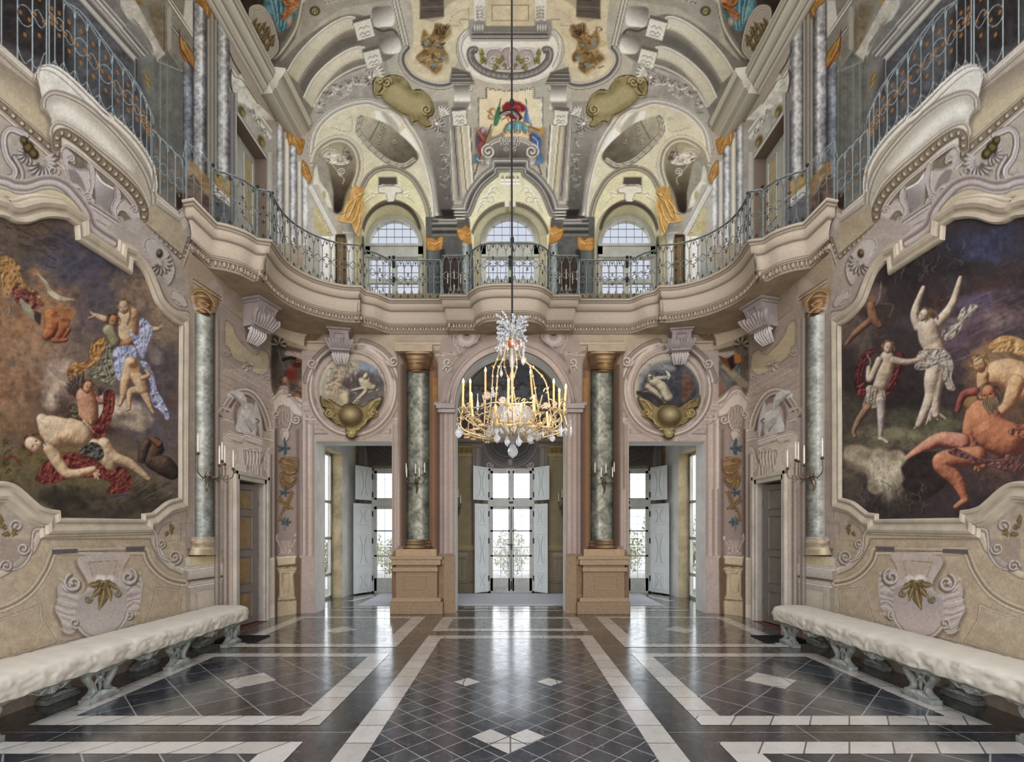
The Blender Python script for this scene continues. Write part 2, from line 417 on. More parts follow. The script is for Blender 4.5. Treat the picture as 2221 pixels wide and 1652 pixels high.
# ornate lintel over the upper door
H.fill(Z4((300,-40),(420,-40),(900,690),(900,1070),(820,1040),(400,420),(300,380)),(176,174,166),mottle=22)
H.fill(Z3((930,880),(1060,1060),(1090,1020),(1170,1180),(1340,1430),(1560,1650),(1400,1650),(1160,1440),(1060,1400),(960,1290),(980,1180)),(214,212,202),soft=1.2,mottle=34)
H.line(spline(Z3((940,890),(1010,1050),(1100,1090),(1180,1200),(1330,1430))),1.6,(96,92,86))
H.line(spline(Z3((1000,1130),(1100,1210),(1160,1190),(1180,1260))),1.4,(110,106,98),dash=3)
H.line(spline(Z3((930,700),(1000,860),(1090,1010))),3,(86,80,80));H.line(spline(Z3((960,960),(950,1150),(1000,1340),(1010,1370))),4,(88,84,84))
for cx,cy in[(470,390),(740,800)]:
    H.blob(*Z4((cx,cy))[0],9,18,(112,96,52),soft=.5,rot=-20);H.blob(*Z4((cx+20,cy+30))[0],4,10,(176,162,98),soft=.8,rot=-20)
H.mould(Z4((720,500),(900,750)),MP(9,GD,GL,(236,234,226),GM));H.mould(Z4((400,390),(830,1050)),[(-3,(90,86,84)),(-1.5,(190,188,182)),(1,(206,204,198)),(3,(120,116,112))])
for k in range(7):H.line(spline(Z4((540+40*k,330+66*k),(590+40*k,300+66*k),(610+40*k,380+66*k))),2,(110,106,100)if k%2 else(232,230,222))
vbands(H,200,520,[(499,(100,98,100)),(503,(150,150,152)),(508,(112,112,116)),(513,(196,194,190)),(515,(120,118,116))])
# wall beyond the upper door
vbands(H,330,560,[(578,(150,148,144)),(582,(206,204,196)),(592,(190,188,180)),(597,(220,214,186)),(600,(130,126,122))])
H.fill([(590,270),(683,420),(690,620),(640,620),(590,540)],(170,166,158),soft=1,mottle=16)
marble_col(H,600,616,268,560,(110,110,116),(170,170,174),(232,232,230),9,amp=.35)
vbands(H,300,570,[(616,(120,116,112)),(619,(206,200,180)),(624,(226,222,206)),(629,(128,124,120))])
marble_col(H,629,644,318,590,(112,112,118),(176,176,180),(228,228,226),11,amp=.35)
vbands(H,350,600,[(644,(130,126,122)),(648,(214,208,190)),(652,(200,196,184)),(656,(124,120,116))])
marble_col(H,656,672,385,620,(120,120,124),(190,190,192),(222,222,220),12,amp=.25)
gold_cap(Z4((990,170),(1010,230),(1050,330),(1080,400),(1150,460),(1130,560),(1110,660),(1060,660),(1030,560),(970,510),(940,530),(900,420),(890,290),(950,260)),[Z4((930,320),(950,420),(940,500)),Z4((980,300),(1010,420),(1050,520),(1080,620)),Z4((1050,420),(1110,480))])
gold_cap(Z4((1190,540),(1230,620),(1270,740),(1330,790),(1320,880),(1290,980),(1240,970),(1220,880),(1160,840),(1130,860),(1095,720),(1130,660),(1160,640)),[Z4((1130,700),(1140,800)),Z4((1180,700),(1210,800),(1250,900)),Z4((1240,740),(1290,830))])
gold_cap(Z4((1310,1060),(1380,1150),(1420,1250),(1430,1320),(1400,1400),(1370,1340),(1300,1240),(1300,1140)),[Z4((1320,1120),(1350,1220),(1390,1330))])
# ============ side walls: painted ledge, balcony and mouldings ============
H.fill([(-260,-140),(0,94),(82,168),(140,330),(340,415),(388,458),(420,428),(470,482),(485,520),(485,1700),(-260,1700)],(180,167,150),soft=.8,mottle=14)
def ledge(p,q):
    H.fill([p,q,(q[0],q[1]+28),(p[0],p[1]+40)],None,.6,g=(p[0],p[1],(206,196,180),p[0]-14,p[1]+26,(176,164,148)))
    for d,w,c in[(2,2.2,(120,106,94)),(6,2.5,(222,212,196)),(11,1.2,(130,116,102)),(14,5,(210,200,184)),(30,1.6,(120,106,92))]:
        H.line([(p[0],p[1]+d*1.0),(q[0],q[1]+d*.8)],w,c)
ledge((-150,-42),(90,172))
H.fill([(-260,-60),(92,202),(130,270),(132,330),(-260,40)],None,.8,g=(30,160,(150,136,116),5,200,(196,180,146)))
def eggs(P,w,n,lo=(104,88,70),hi=(206,192,168)):
    """painted egg-and-dart strip along a polyline"""
    H.mould(P,[(-w,(200,188,166)),(-w*.7,lo),(-w*.55,(150,134,112)),(w*.5,(138,122,100)),(w*.65,lo),(w,(206,196,178))])
    Q=np.array(P);seg=np.hypot(*np.diff(Q,axis=0).T);cum=np.r_[0,np.cumsum(seg)]
    for k in range(n):
        t=(k+.5)/n*cum[-1]
        x=np.interp(t,cum,Q[:,0]);y=np.interp(t,cum,Q[:,1])
        x2=np.interp(t+2,cum,Q[:,0]);y2=np.interp(t+2,cum,Q[:,1]);ang=math.degrees(math.atan2(y2-y,x2-x))
        st=cum[-1]/n
        H.blob(x+1,y+1,st*.36,w*.62,(84,68,52),rot=ang,soft=.35,a=.85)
        H.blob(x,y,st*.26,w*.5,hi,rot=ang,soft=.5)
eggs([(-150,92),(0,226),(133,342)],9,15)
for d in(-15,14,22):H.line([(-150,92+d),(0,226+d),(133,342+d)],1.5,(110,96,82),a=.8)
H.line([(-150,109),(0,243),(140,366)],4,(210,198,180),soft=1)
# frieze to the right of the balcony
H.fill([(330,440),(388,476),(398,545),(300,480)],(182,166,136),soft=1,mottle=12)
ledge((338,414),(388,457))
H.fill([(388,457),(420,429),(420,470),(398,500)],(200,186,168),soft=.7);H.fill([(420,429),(472,482),(472,520),(420,468)],(190,176,160),soft=.7)
H.line([(388,462),(420,434)],2,(110,94,82));H.line([(388,480),(419,452)],1.4,(150,134,120))
eggs([(306,483),(396,560)],7,9);eggs([(398,560),(413,514)],7,4);eggs([(414,514),(472,563)],7,6)
for d in(12,22,30):
    H.line([(300,478+d),(396,560+d),(413,512+d),(472,562+d)],1.6,(104,88,76),a=.8)
H.line([(300,495),(396,577),(413,529),(472,579)],3,(214,202,186))
H.fill([(410,545),(472,592),(472,600),(412,640),(405,610)],(176,158,134),soft=1)
# balcony
lip=spline(Z1((520,1075),(528,985),(575,908),(650,888),(740,897),(860,960),(1050,1120),(1300,1370),(1570,1640)),5)+spline(Z2((1150,180),(1300,285),(1500,480),(1650,680),(1730,850),(1755,1010),(1752,1130)),5)
low=spline(Z2((1710,1255),(1700,1130),(1620,900),(1450,640),(1200,360),(950,150),(760,50),(640,15),(560,25),(503,90),(497,172)),5)
bowl=lip+spline(Z2((1700,1250),(1660,1300),(1650,1430),(1600,1500),(1540,1500)),4)+Z2((1480,1230),(1300,1040),(1100,850),(900,700),(760,600),(700,600),(660,660),(600,560),(575,420),(580,300),(540,210),(497,170),(470,60))
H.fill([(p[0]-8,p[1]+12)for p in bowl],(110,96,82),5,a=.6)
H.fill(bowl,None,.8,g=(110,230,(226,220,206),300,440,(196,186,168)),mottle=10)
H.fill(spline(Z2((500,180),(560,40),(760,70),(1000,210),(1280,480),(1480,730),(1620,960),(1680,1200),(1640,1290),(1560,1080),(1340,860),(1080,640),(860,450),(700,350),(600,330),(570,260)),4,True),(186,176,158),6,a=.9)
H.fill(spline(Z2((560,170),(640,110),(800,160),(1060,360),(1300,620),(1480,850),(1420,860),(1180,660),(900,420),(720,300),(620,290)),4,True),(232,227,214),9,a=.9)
H.mould(low,[(-4,(120,106,92)),(-2,(160,146,130)),(1,(216,208,192)),(5,(150,138,122)),(9,(190,180,164))])
for d,w,c in[(5,2,(140,128,114)),(10,3,(236,230,218)),(16,2,(160,148,132))]:
    H.line([(p[0]-d*.7,p[1]+d*.75)for p in lip[4:-3]],w,c)
H.line(lip,2.4,(238,232,220));H.line([(p[0]+2,p[1]-1.5)for p in lip],1.2,(84,78,72))
egg_o=spline(Z2((560,480),(575,390),(640,335),(760,365),(900,450),(1100,610),(1350,820),(1550,1030),(1650,1210),(1665,1300)),5)
H.mould(egg_o,[(-3,(150,136,120)),(0,(222,214,198)),(4,(140,126,110)),(7,(206,196,178))])
eggs(spline(Z2((640,640),(640,500),(700,455),(800,500),(950,610),(1150,790),(1350,960),(1520,1140),(1610,1310),(1605,1440)),4),12,19)
H.mould(spline(Z2((700,700),(690,640),(740,600),(860,670),(1060,830),(1280,1010),(1440,1190),(1540,1350),(1560,1460)),5),[(-3,(120,104,90)),(0,(226,218,202)),(3,(110,96,84))])
H.fill(spline(Z2((720,680),(760,640),(870,720),(1060,880),(1270,1060),(1420,1230),(1500,1370),(1480,1500),(1300,1400),(1000,1150),(760,850)),4,True),(136,124,104),2,mottle=14)
# console under the balcony
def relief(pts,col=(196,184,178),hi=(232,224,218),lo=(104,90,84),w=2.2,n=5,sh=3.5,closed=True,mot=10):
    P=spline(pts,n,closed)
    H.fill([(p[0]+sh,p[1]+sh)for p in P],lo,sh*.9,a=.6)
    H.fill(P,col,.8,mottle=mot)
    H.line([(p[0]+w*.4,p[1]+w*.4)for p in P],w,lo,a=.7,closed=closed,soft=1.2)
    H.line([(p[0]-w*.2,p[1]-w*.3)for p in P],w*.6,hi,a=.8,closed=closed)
relief(Z2((700,640),(760,640),(840,740),(830,800),(780,760),(760,800),(860,860),(980,880),(1000,1000),(1020,1180),(960,1200),(900,1080),(820,1060),(750,950),(730,860),(690,750)))
H.fill(spline(Z2((760,870),(850,880),(930,1000),(960,1120),(880,1040),(800,1000)),4,True),(150,136,132),2)
relief(Z2((990,800),(1050,850),(1060,1000),(1030,1160),(1060,1240),(990,1230),(960,1150),(1010,1050)),n=4)
H.fill(Z2((1070,880),(1130,980),(1200,1040),(1280,1070),(1290,1200),(1240,1340),(1080,1230),(1060,1060)),None,1,g=(205,370,(212,206,206),245,420,(150,140,136)))
H.line(spline(Z2((1090,930),(1150,1010),(1270,1080))),3,(244,242,240));H.line(Z2((1290,1050),(1270,1200),(1220,1340)),3,LS)
relief(Z2((1290,1060),(1340,1110),(1350,1200),(1300,1300),(1330,1400),(1380,1450),(1340,1500),(1270,1380),(1250,1280),(1290,1180)),n=4)
relief(Z2((1380,1200),(1470,1290),(1500,1330),(1460,1280),(1500,1270),(1550,1340),(1560,1430),(1480,1420),(1400,1330),(1340,1330),(1310,1380),(1300,1300)),n=4)
for c in[(800,745),(985,1165),(1345,1440),(1505,1310)]:H.scroll(*Z2(c)[0],8,1.3,200,1,2.4)
H.fill(Z2((990,1230),(1380,1480),(1370,1652),(1350,1800),(1090,1700),(1040,1560)),(192,180,172),1,mottle=8)
H.mould(Z2((985,1235),(1385,1500)),MP(7,LD,LM,LL,LS));H.line(Z2((1000,1250),(1050,1560)),2,LD,a=.7)
H.line(Z2((1060,1420),(1330,1570),(1330,1700)),2,LS);H.fill(Z2((1075,1545),(1130,1560),(1110,1640)),(226,220,212));H.fill(Z2((1160,1590),(1190,1620),(1160,1670)),(226,220,212))
for a,b,c in[((608,140),(660,150),(640,200)),((665,175),(705,185),(690,235)),((712,210),(745,225),(735,265))]:H.fill(L3(a,b,c),(130,118,108),.6);
for a,b,c in[((612,190),(625,140),(650,205)),((655,220),(672,178),(695,240)),((700,250),(715,212),(740,270))]:H.fill(L3(a,b,c),(232,226,216),.6)
# scrolls and shells beside it
def shell(cx,cy,r,ang,n=9,spread=200,col=(206,196,190)):
    for k in range(n):
        a=math.radians(ang-spread/2+spread*k/(n-1))
        x,y=cx+r*.62*math.cos(a),cy+r*.62*math.sin(a)
        H.blob(x+2,y+2,r*.5,r*.2,(96,84,78),rot=math.degrees(a),soft=.35)
        H.blob(x,y,r*.48,r*.16,col,rot=math.degrees(a),soft=.5)
        H.line([(cx+r*.2*math.cos(a),cy+r*.2*math.sin(a)),(cx+r*.95*math.cos(a+.06),cy+r*.95*math.sin(a+.06))],1.2,(120,108,102),a=.7)
H.mould(spline(Z2((60,960),(150,940),(160,860),(80,740),(40,600),(50,470),(120,410),(220,440),(300,480))),[(-7,LD),(-4,LL),(0,LM),(4,(222,214,206)),(7,LS),(9,LD)])
H.mould(spline(Z2((-60,1000),(60,1010),(180,1010),(240,960),(230,860),(150,720))),[(-5,LD),(0,LL),(4,LM),(7,LD)])
shell(90,352,34,70,11,210);shell(60,330,26,150,7,150)
for x,y,r in[(320,620,13),(380,690,11),(270,540,9)]:
    H.blob(*Z2((x,y))[0],r*1.1,r*1.4,(64,52,30),soft=.3,rot=-30);H.blob(*Z2((x-8,y-8))[0],r*.8,r,(128,110,66),soft=.6,rot=-30)
H.scroll(*Z2((600,880))[0],12,1.2,0,1,3)
# wavy mouldings that echo the mural frame
wav=[(-120,372),(0,385),(30,395),(60,397),(90,388),(115,387),(140,398),(160,418),(185,452),(196,482),(215,500),(250,522)]
H.mould(spline([(p[0],p[1]+8)for p in wav]),[(-16,LL),(-13,LM),(-7,LS),(-3,LL),(3,(190,178,168)),(8,LS),(11,LL),(15,LM)])
H.mould(spline([(p[0],p[1]+34)for p in wav[:8]]+[(172,470)]),[(-11,(110,96,80)),(-8,(206,194,158)),(2,(196,180,148)),(6,(124,106,86)),(9,(190,172,140)),(14,(96,80,64))])
H.fill([(230,490),(300,470),(400,575),(415,640),(405,700),(330,600),(300,560)],(178,165,154),2,mottle=12)
relief(L3((950,210),(1000,200),(1060,250),(1110,320),(1135,400),(1120,470),(1090,500),(1060,440),(1000,400),(960,320),(940,250)))
shell(*L3((1040,360))[0],26,60,9,200)
H.blob(*L3((1040,300))[0],9,12,(70,58,36),soft=.4);H.blob(*L3((1035,292))[0],6,7,(150,132,84),soft=.7)
H.scroll(*L3((1180,600))[0],11,1.2,90,1,3);H.scroll(*L3((1140,565))[0],8,1.1,0,-1,3)
relief(L3((1110,540),(1150,545),(1200,590),(1215,640),(1190,640),(1150,600),(1120,590)),n=4,sh=2)
H.mould(spline(L3((845,330),(900,350),(960,410),(1010,500),(1060,610),(1130,680),(1220,700))),[(-11,LM),(-8,LS),(-5,LL),(0,LM)])
# strip between mural frame and column
vbands(H,690,1230,[(404,(150,132,116)),(407,(208,196,180)),(410,(170,154,140)),(413,(120,104,94)),(417,(176,160,148)),(420,(186,172,160))])
H.line([(405,800),(405,1120)],1.2,SD,a=.6);H.mould([(404,812),(420,806)],MP(4,SD,SM,SL,SS));H.line([(416,820),(416,1150)],1,SD,a=.6)
# ============ green column on the side wall ============
H.fill([(412,600),(486,640),(486,1200),(405,1200)],(178,162,150),1,mottle=10)
vbands(H,640,1190,[(462,(84,70,62)),(466,(140,122,112)),(470,(206,192,180)),(473,(176,160,150)),(486,(196,184,172))])
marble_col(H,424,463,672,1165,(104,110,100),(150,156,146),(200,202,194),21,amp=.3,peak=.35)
H.line([(438,680),(438,1160)],1.6,(232,232,224),a=.55,soft=1.4,dash=7)
# capital
H.fill(L5((40,130),(100,20),(330,190),(330,205),(270,320),(60,240)),(172,148,116),1,mottle=12)
H.fill(L5((85,20),(335,185),(322,215),(75,95)),None,.8,g=(430,610,(206,184,148),432,640,(168,140,106)))
for d,c in[(0,(104,84,64)),(12,(214,192,158)),(30,(120,96,72))]:H.line(L5((80,22+d),(335,188+d)),1.8,c)
for cx,cy,rx,ry,c1,c2 in[(170,190,100,60,(130,98,62),(206,176,130)),(172,235,86,52,(118,84,52),(196,158,108)),(172,275,78,40,(110,78,50),(206,172,124)),(172,315,80,28,(98,72,46),(196,162,116))]:
    x,y=L5((cx,cy))[0];H.blob(x,y,rx/4.13,ry/4.13,c1,soft=.08,rot=28);H.blob(x-4,y-3,rx/5.4,ry/5.4,c2,soft=.9,rot=28)
H.mould(spline(L5((68,150),(110,118),(190,130),(260,210),(275,260))),MP(4,(90,64,40),(178,140,92),(226,196,148),(130,98,62)))
H.mould(spline(L5((95,300),(140,272),(200,290),(250,350))),MP(2.6,(90,64,40),(178,140,92),(226,196,148),(130,98,62)))
H.scroll(*L5((200,250))[0],4,1.2,0,1,1.4,(90,64,40),(200,164,112),(230,204,160));H.scroll(*L5((130,245))[0],4,1.2,0,1,1.4,(90,64,40),(200,164,112),(230,204,160))
# base and plinth
for ya,yb,xa,xb,hi,lo in[(1165,1171,418,464,(222,218,204),(120,104,88)),(1171,1180,414,465,(232,214,178),(140,116,88)),(1180,1188,418,465,(206,190,160),(120,98,74)),(1188,1206,408,466,(236,222,188),(130,106,78))]:
    H.fill(spline([(xa+3,ya),(xb-2,ya-1),(xb,(ya+yb)/2),(xb-3,yb-1),(xa+4,yb+1),(xa,(ya+yb)/2)],4,True),None,.7,g=((xa,ya,lo,xa+22,ya,hi)))
    H.fill([(xa+24,ya),(xb,ya-1),(xb,yb-1),(xa+24,yb)],lo,6,a=.5);H.line([(xa+3,yb),(xb-2,yb-1)],1.6,(96,78,62))
H.fill(Z12((150,620),(238,600),(238,745),(160,745)),(216,206,190),.7);H.fill(Z12((238,600),(688,575),(690,700),(238,745)),None,.6,g=(420,1210,(226,206,162),478,1210,(214,194,150)),mottle=8)
# pedestal
H.fill(Z12((90,745),(745,700),(745,1400),(600,1650),(90,1652),(100,1000)),(196,186,172),.8,mottle=8)
H.fill(Z12((95,745),(190,775),(190,1000),(230,1050),(230,1560),(150,1600),(150,1050),(110,990)),(176,166,152),.6)
H.fill(Z12((190,775),(742,705),(725,870),(220,950)),None,.6,g=(410,1232,(226,218,206),412,1256,(190,180,166)))
H.mould(Z12((95,755),(190,790),(742,718)),MP(4,SS,(226,218,204),(240,234,222),SM))
H.line(Z12((200,960),(722,890)),5,(120,106,96));H.line(Z12((110,940),(205,975)),5,(130,116,104))
H.mould(Z12((130,985),(215,1040),(712,960)),MP(4.5,(120,106,94),(214,204,190),(234,226,214),SM))
H.fill(Z12((300,1105),(620,1050),(610,1400),(320,1440)),(206,196,178),.6,mottle=8)
H.mould(Z12((305,1110),(620,1052),(612,1395),(322,1440)),[(-2,(110,96,84)),(-.8,(226,218,206)),(1,(186,174,160)),(2.2,(130,116,104))],closed=True)
H.fill(Z12((742,760),(790,790),(790,920),(750,1050),(750,1400),(695,1400),(700,960)),(140,124,112),1.4,a=.8)
# ============ dado with shell cartouche under the mural ============
H.fill([(-260,1160),(400,1160),(400,1330),(100,1400),(-260,1500),(-260,1700)],(190,173,146),3,mottle=14)
top=L4((215,845),(920,845))
H.mould([(-60,1255),(0,1242),(40,1218),(70,1186),(82,1158),(335,1157),(338,1175),(352,1204),(372,1224),(400,1236)],[(-4,(150,134,120)),(-2.5,(228,218,200)),(2,(206,194,172)),(9,(196,182,156)),(11,(130,114,98)),(13,(180,166,144))])
H.mould(spline([(-100,1340),(0,1318),(60,1286),(95,1240),(112,1200),(122,1192)])+[(318,1192)]+spline([(318,1192),(324,1214),(345,1240),(372,1256),(402,1262)]),[(-7,(160,144,122)),(-4,(214,200,172)),(0,(186,170,144)),(4,(120,104,88)),(6,(222,210,186)),(10,(190,176,150)),(12,(130,114,96))])
H.fill(L4((310,940),(465,935),(465,962),(310,970)),(112,104,104),.8);H.fill(L4((752,925),(866,920),(862,948),(752,955)),(112,104,104),.8)
H.mould(L4((466,940),(750,928)),MP(3,SS,SM,SL,SM));
H.mould(L4((0,1360),(200,1290),(240,1270),(250,1360),(330,1490),(0,1600)),[(-3,(120,104,86)),(0,(220,206,178)),(3,(150,134,112))])
H.mould(L4((935,1170),(1080,1185),(1070,1320),(875,1370),(910,1280)),[(-2.5,(120,104,88)),(0,(222,210,186)),(2.5,(150,134,114))],closed=True)
H.mould(L4((405,1490),(560,1450),(620,1470)),MP(5,SS,SM,SL,SS));H.mould(L4((640,1460),(800,1390),(800,1430)),MP(5,SS,SM,SL,SS))
# cartouche
cart=L4((460,1000),(520,1130),(510,1190),(470,1200),(420,1090),(385,1120),(345,1160),(345,1240),(330,1300),(360,1360),(385,1430),(430,1440),(470,1420),(520,1460),(600,1472),(680,1450),(740,1380),(760,1330),(800,1340),(830,1290),(845,1220),(850,1130),(820,1080),(770,1050),(735,1070),(720,1120),(740,1040),(770,960),(600,960))
H.fill([(p[0]-3,p[1]+6)for p in spline(cart,4,True)],(112,94,76),6,a=.75)
H.fill(spline(cart,4,True),(196,184,176),1,mottle=10)
H.fill(spline(L4((500,1210),(560,1180),(700,1160),(790,1200),(780,1290),(720,1380),(640,1440),(560,1440),(490,1380),(450,1330),(460,1260)),5,True),None,2,g=(230,1280,(176,164,160),240,1375,(206,192,184)))
for k in range(15):
    t=k/14;y=1110+t*300
    H.line(spline(L4((350+24*math.sin(t*9),y),(400,y+20+10*math.sin(k)),(450+12*math.sin(t*5),y+30))),1.8,(140,126,120)if k%2 else(232,224,218),a=.75)
    y=1080+t*240
    H.line(spline(L4((760,y+20),(800,y+12*math.sin(k)),(842-10*t,y))),1.8,(140,126,120)if k%2 else(232,224,218),a=.75)
H.scroll(*L4((440,1140))[0],18,1.3,250,-1,6);H.scroll(*L4((770,1105))[0],16,1.3,290,1,6)
H.scroll(*L4((450,1380))[0],10,1.2,60,1,4);H.scroll(*L4((770,1330))[0],8,1.2,120,-1,4)
H.mould(spline(L4((470,1400),(520,1450),(600,1468),(680,1440),(740,1370),(760,1310))),[(-3,(104,90,80)),(0,(228,220,212)),(5,(170,156,148))])
H.fill(L4((500,1010),(740,1000),(705,1110),(560,1110)),(190,176,160),1);H.mould(L4((535,1020),(695,1012),(675,1100),(560,1100)),[(-1.5,SD),(0,SL),(1.6,SM)],closed=True)
H.blob(*L4((600,1110))[0],16,9,(232,226,218),soft=.5);H.blob(*L4((660,1110))[0],12,8,(220,212,204),soft=.5)
for a,L in[(92,62),(120,44),(62,44),(160,40),(20,38)]:H.leaf(*L4((620,1130))[0],L,a,KM,KL,(70,58,44),w=.2)
H.scroll(*L4((525,1235))[0],7,1.2,0,1,3,(80,68,50),KM,KL);H.scroll(*L4((705,1200))[0],7,1.2,180,-1,3,(80,68,50),KM,KL)
# leafy scrolls either side of the mural foot
H.mould(spline(L4((235,815),(200,830),(190,900),(180,970),(130,1040),(60,1060),(0,1050))),[(-4,(100,88,82)),(-1,(224,216,208)),(2,(180,168,160)),(4,(100,88,82))])
H.fill(L4((0,870),(190,880),(170,980),(110,1060),(0,1060)),(150,138,134),3,a=.5)
for cx,cy,r,a in[(140,935,12,0),(40,1040,12,180),(100,800,14,90)]:H.scroll(*L4((cx,cy))[0],r,1.4,a,1,4)
for x,y,L,a in[(40,810,22,200),(60,840,20,160),(90,810,20,100),(10,780,20,250)]:H.leaf(*L4((x,y))[0],L,a,KM,KL,KD)
H.mould(spline(L4((915,820),(935,860),(940,920),(960,980),(1020,1010),(1070,1010))),[(-3.4,(100,88,82)),(-1,(224,216,208)),(2,(180,168,160)),(3.6,(100,88,82))])
H.scroll(*L4((1045,985))[0],14,1.5,90,-1,4);H.scroll(*L4((965,905))[0],8,1.3,90,-1,3.4);H.mould(spline(L4((940,850),(960,810),(1000,780),(1030,770))),[(-2,LS),(0,LL),(2,LD)])
for x,y,L,a in[(1010,790,14,30),(1020,810,14,80),(1000,830,12,110)]:H.leaf(*L4((x,y))[0],L,a,KM,KL,KD)
H.line(L4((980,890),(1080,885),(1080,785),(1150,780)),1,SD,a=.5)
# painted railing over the ledge
IR,ID=(176,190,192),(74,84,88)
H.sym=True
def bar(P,w=2.6):H.line([(p[0]+.8,p[1]+.4)for p in P],w*.8,ID,a=.8);H.line(P,w*.7,IR)
toprail=Z1((560,-420),(870,-10),(1100,150),(1350,450),(1550,720),(1800,1030),(1950,1260),(2090,1560),(2110,1700))
bar(spline(toprail),2.6)
def on(P,x):
    Q=sorted(P);return float(np.interp(x,[q[0]for q in Q],[q[1]for q in Q]))
xs=[Z1((v,0))[0][0]for v in(20,240,445,640,675,755,875,1030,1200,1370,1545,1695,1830,1940,2020)]+[Z2((v,0))[0][0]for v in(1690,)]
edge=[(-150,-42),(82,168),(90,150),(101,140),(118,141)]+lip[14:-14]
for i,x in enumerate(xs):
    yb=on([(-150,-42),(0,92),(88,170)]if x<92 else lip[8:-6],x)
    yt=on(toprail,x)if x>137 else-400
    bar([(x,yt),(x,yb-12),(x,yb)],3.4 if x<110 else 2.6)
    if i and i<len(xs)-1:
        x2=xs[i+1];yb2=on([(-150,-42),(0,92),(88,170)]if x2<92 else lip[8:-6],x2);yt2=on(toprail,x2)if x2>137 else-400
        dx=x2-x
        if dx<7:continue
        if yt2>-300 and yt>-300:
            bar(spline([(x+1,yt+dx*.9),(x+dx*.12,yt+dx*.35),(x+dx*.5,(yt+yt2)/2+dx*.28),(x+dx*.85,yt2+dx*.25),(x2-1,yt2+dx*.9)]),2)
        bar(spline([(x,yb-dx*.9),(x+dx*.15,yb-dx*.3),(x+dx*.5,(yb+yb2)/2-dx*.1),(x+dx*.8,yb2-dx*.7),(x2,yb2-dx*.8)]),2)
        ym=(max(yt,-60)+yb)/2;ym2=(max(yt2,-60)+yb2)/2;yc=(ym+ym2)/2-6
        if i%2:bar(ell(x+dx/2,yc,dx*.46,dx*.78,rot=-24)+ell(x+dx/2,yc,dx*.46,dx*.78,0,12,2,rot=-24),2)
        else:bar(spline([(x,yc-8),(x+dx*.3,yc-dx*.55),(x+dx*.55,yc-dx*.3),(x+dx*.8,yc+dx*.2),(x2,yc+8),(x+dx*.7,yc+dx*.75),(x+dx*.4,yc+dx*.5),(x+dx*.2,yc+dx*.1),(x,yc-4)]),1.8)
        for fy in(-1.35,1.35,-.25,.3):
            fx=x+dx*(.5 if abs(fy)>1 else(.2 if fy<0 else.8));ff=yc+fy*dx*.95
            H.blob(fx,ff,3.2,7,(190,132,58),soft=.5,rot=-25);H.blob(fx,ff,6,2.2,(160,98,44),soft=.6,rot=-30)
for xa,xb,n in[(331,397,4)]:
    for k in range(n+1):
        x=xa+(xb-xa)*k/n;yt=280+(x-331)*1.02;yb=408+(x-331)*.83
        bar([(x,yt),(x,yb)],2.4)
        if k<n:
            d=(xb-xa)/n;bar(spline([(x,yt+18),(x+3,yt+5),(x+d*.5,yt+6),(x+d-2,yt+d+4),(x+d,yt+d+20)]),1.8)
            yc=(yt+yb)/2+8;bar(ell(x+d/2,yc,d*.42,d*.8,rot=-20),1.7)if k%2 else bar(spline([(x,yc-10),(x+d*.6,yc-12),(x+d,yc+8),(x+d*.5,yc+14),(x,yc-4)]),1.6)
            for q in(-26,26):H.blob(x+d/2,yc+q,2.4,5,(186,128,58),soft=.5,rot=-20)
bar([(331,280),(397,348)],2.4);bar([(397,340),(404,305),(404,440)],3);bar([(404,305),(460,355)],2.4)
for k,x in enumerate((420,437,455)):
    yt=318+(x-420)*.95;yb=432+(x-420)*.95
    bar([(x,yt),(x,yb)],2.2);bar(spline([(x-16,yt+6),(x-8,yt-4),(x,yt+14)]),1.6);bar(ell(x-8,(yt+yb)/2,7,13,rot=-20),1.5)
# ============ corner and far wall, lower storey ============
H.sym=True
H.fill([(484,520),(1106.5,560),(1106.5,1700),(484,1700)],(176,162,152),.5,mottle=10,g=None)
# entablature below the gallery
H.fill([(470,600),(600,740),(690,770),(880,780),(1106,780),(1106,640),(484,500)],(176,162,142),1,mottle=10)
H.fill([(860,715),(960,715),(1000,745),(1106,745),(1106,700),(860,700)],(186,172,154),1)
for y,w,c in[(717,3,(206,194,176)),(722,1.4,(110,94,82)),(741,1.2,(126,110,96)),(744,3.5,(198,184,168)),(748,1.4,(112,96,84)),(764,1.6,(104,88,78)),(768,4,(196,182,168)),(773,1.6,(96,80,72))]:
    H.line([(860,y),(1106,y)],w,c)
H.fill([(862,774),(1106,774),(1106,800),(862,800)],(168,152,142),.8)
# curved soffit and frieze over the corner
H.fill(L5((440,240),(620,330),(700,500),(1080,620),(1120,660),(880,640),(780,560),(560,420),(440,290)),(176,160,136),1,mottle=12)
H.fill(spline(L5((650,190),(760,220),(960,330),(1180,420),(1290,400),(1240,520),(1120,590),(900,520),(700,420),(660,320)),4,True),(134,112,86),3,mottle=16)
H.fill(spline(L5((700,270),(760,250),(900,300),(1050,370),(1160,400),(1190,450),(1120,500),(1060,470),(900,440),(780,400),(700,360)),4,True),(168,148,118),3,mottle=30)
for k in range(7):
    x=790+k*56;y=290+k*26
    H.line(spline(L5((x,y-10),(x+30,y+40),(x-10,y+80))),3.5,(112,92,70),a=.7,soft=1.6);H.line(spline(L5((x+16,y-10),(x+46,y+36),(x+6,y+80))),2,(190,170,140),a=.7,soft=1.2)
H.scroll(*L5((720,285))[0],8,1.3,90,1,3,(96,76,58),(170,150,122),(206,188,160));H.scroll(*L5((1150,470))[0],10,1.5,270,1,3.4,(96,76,58),(170,150,122),(206,188,160))
H.fill(spline(L5((705,380),(860,450),(1090,520)))+L5((1085,640),(1060,620))+spline(L5((1060,620),(860,540),(705,470))),None,1,g=(600,700,(190,174,150),610,730,(206,190,168)))
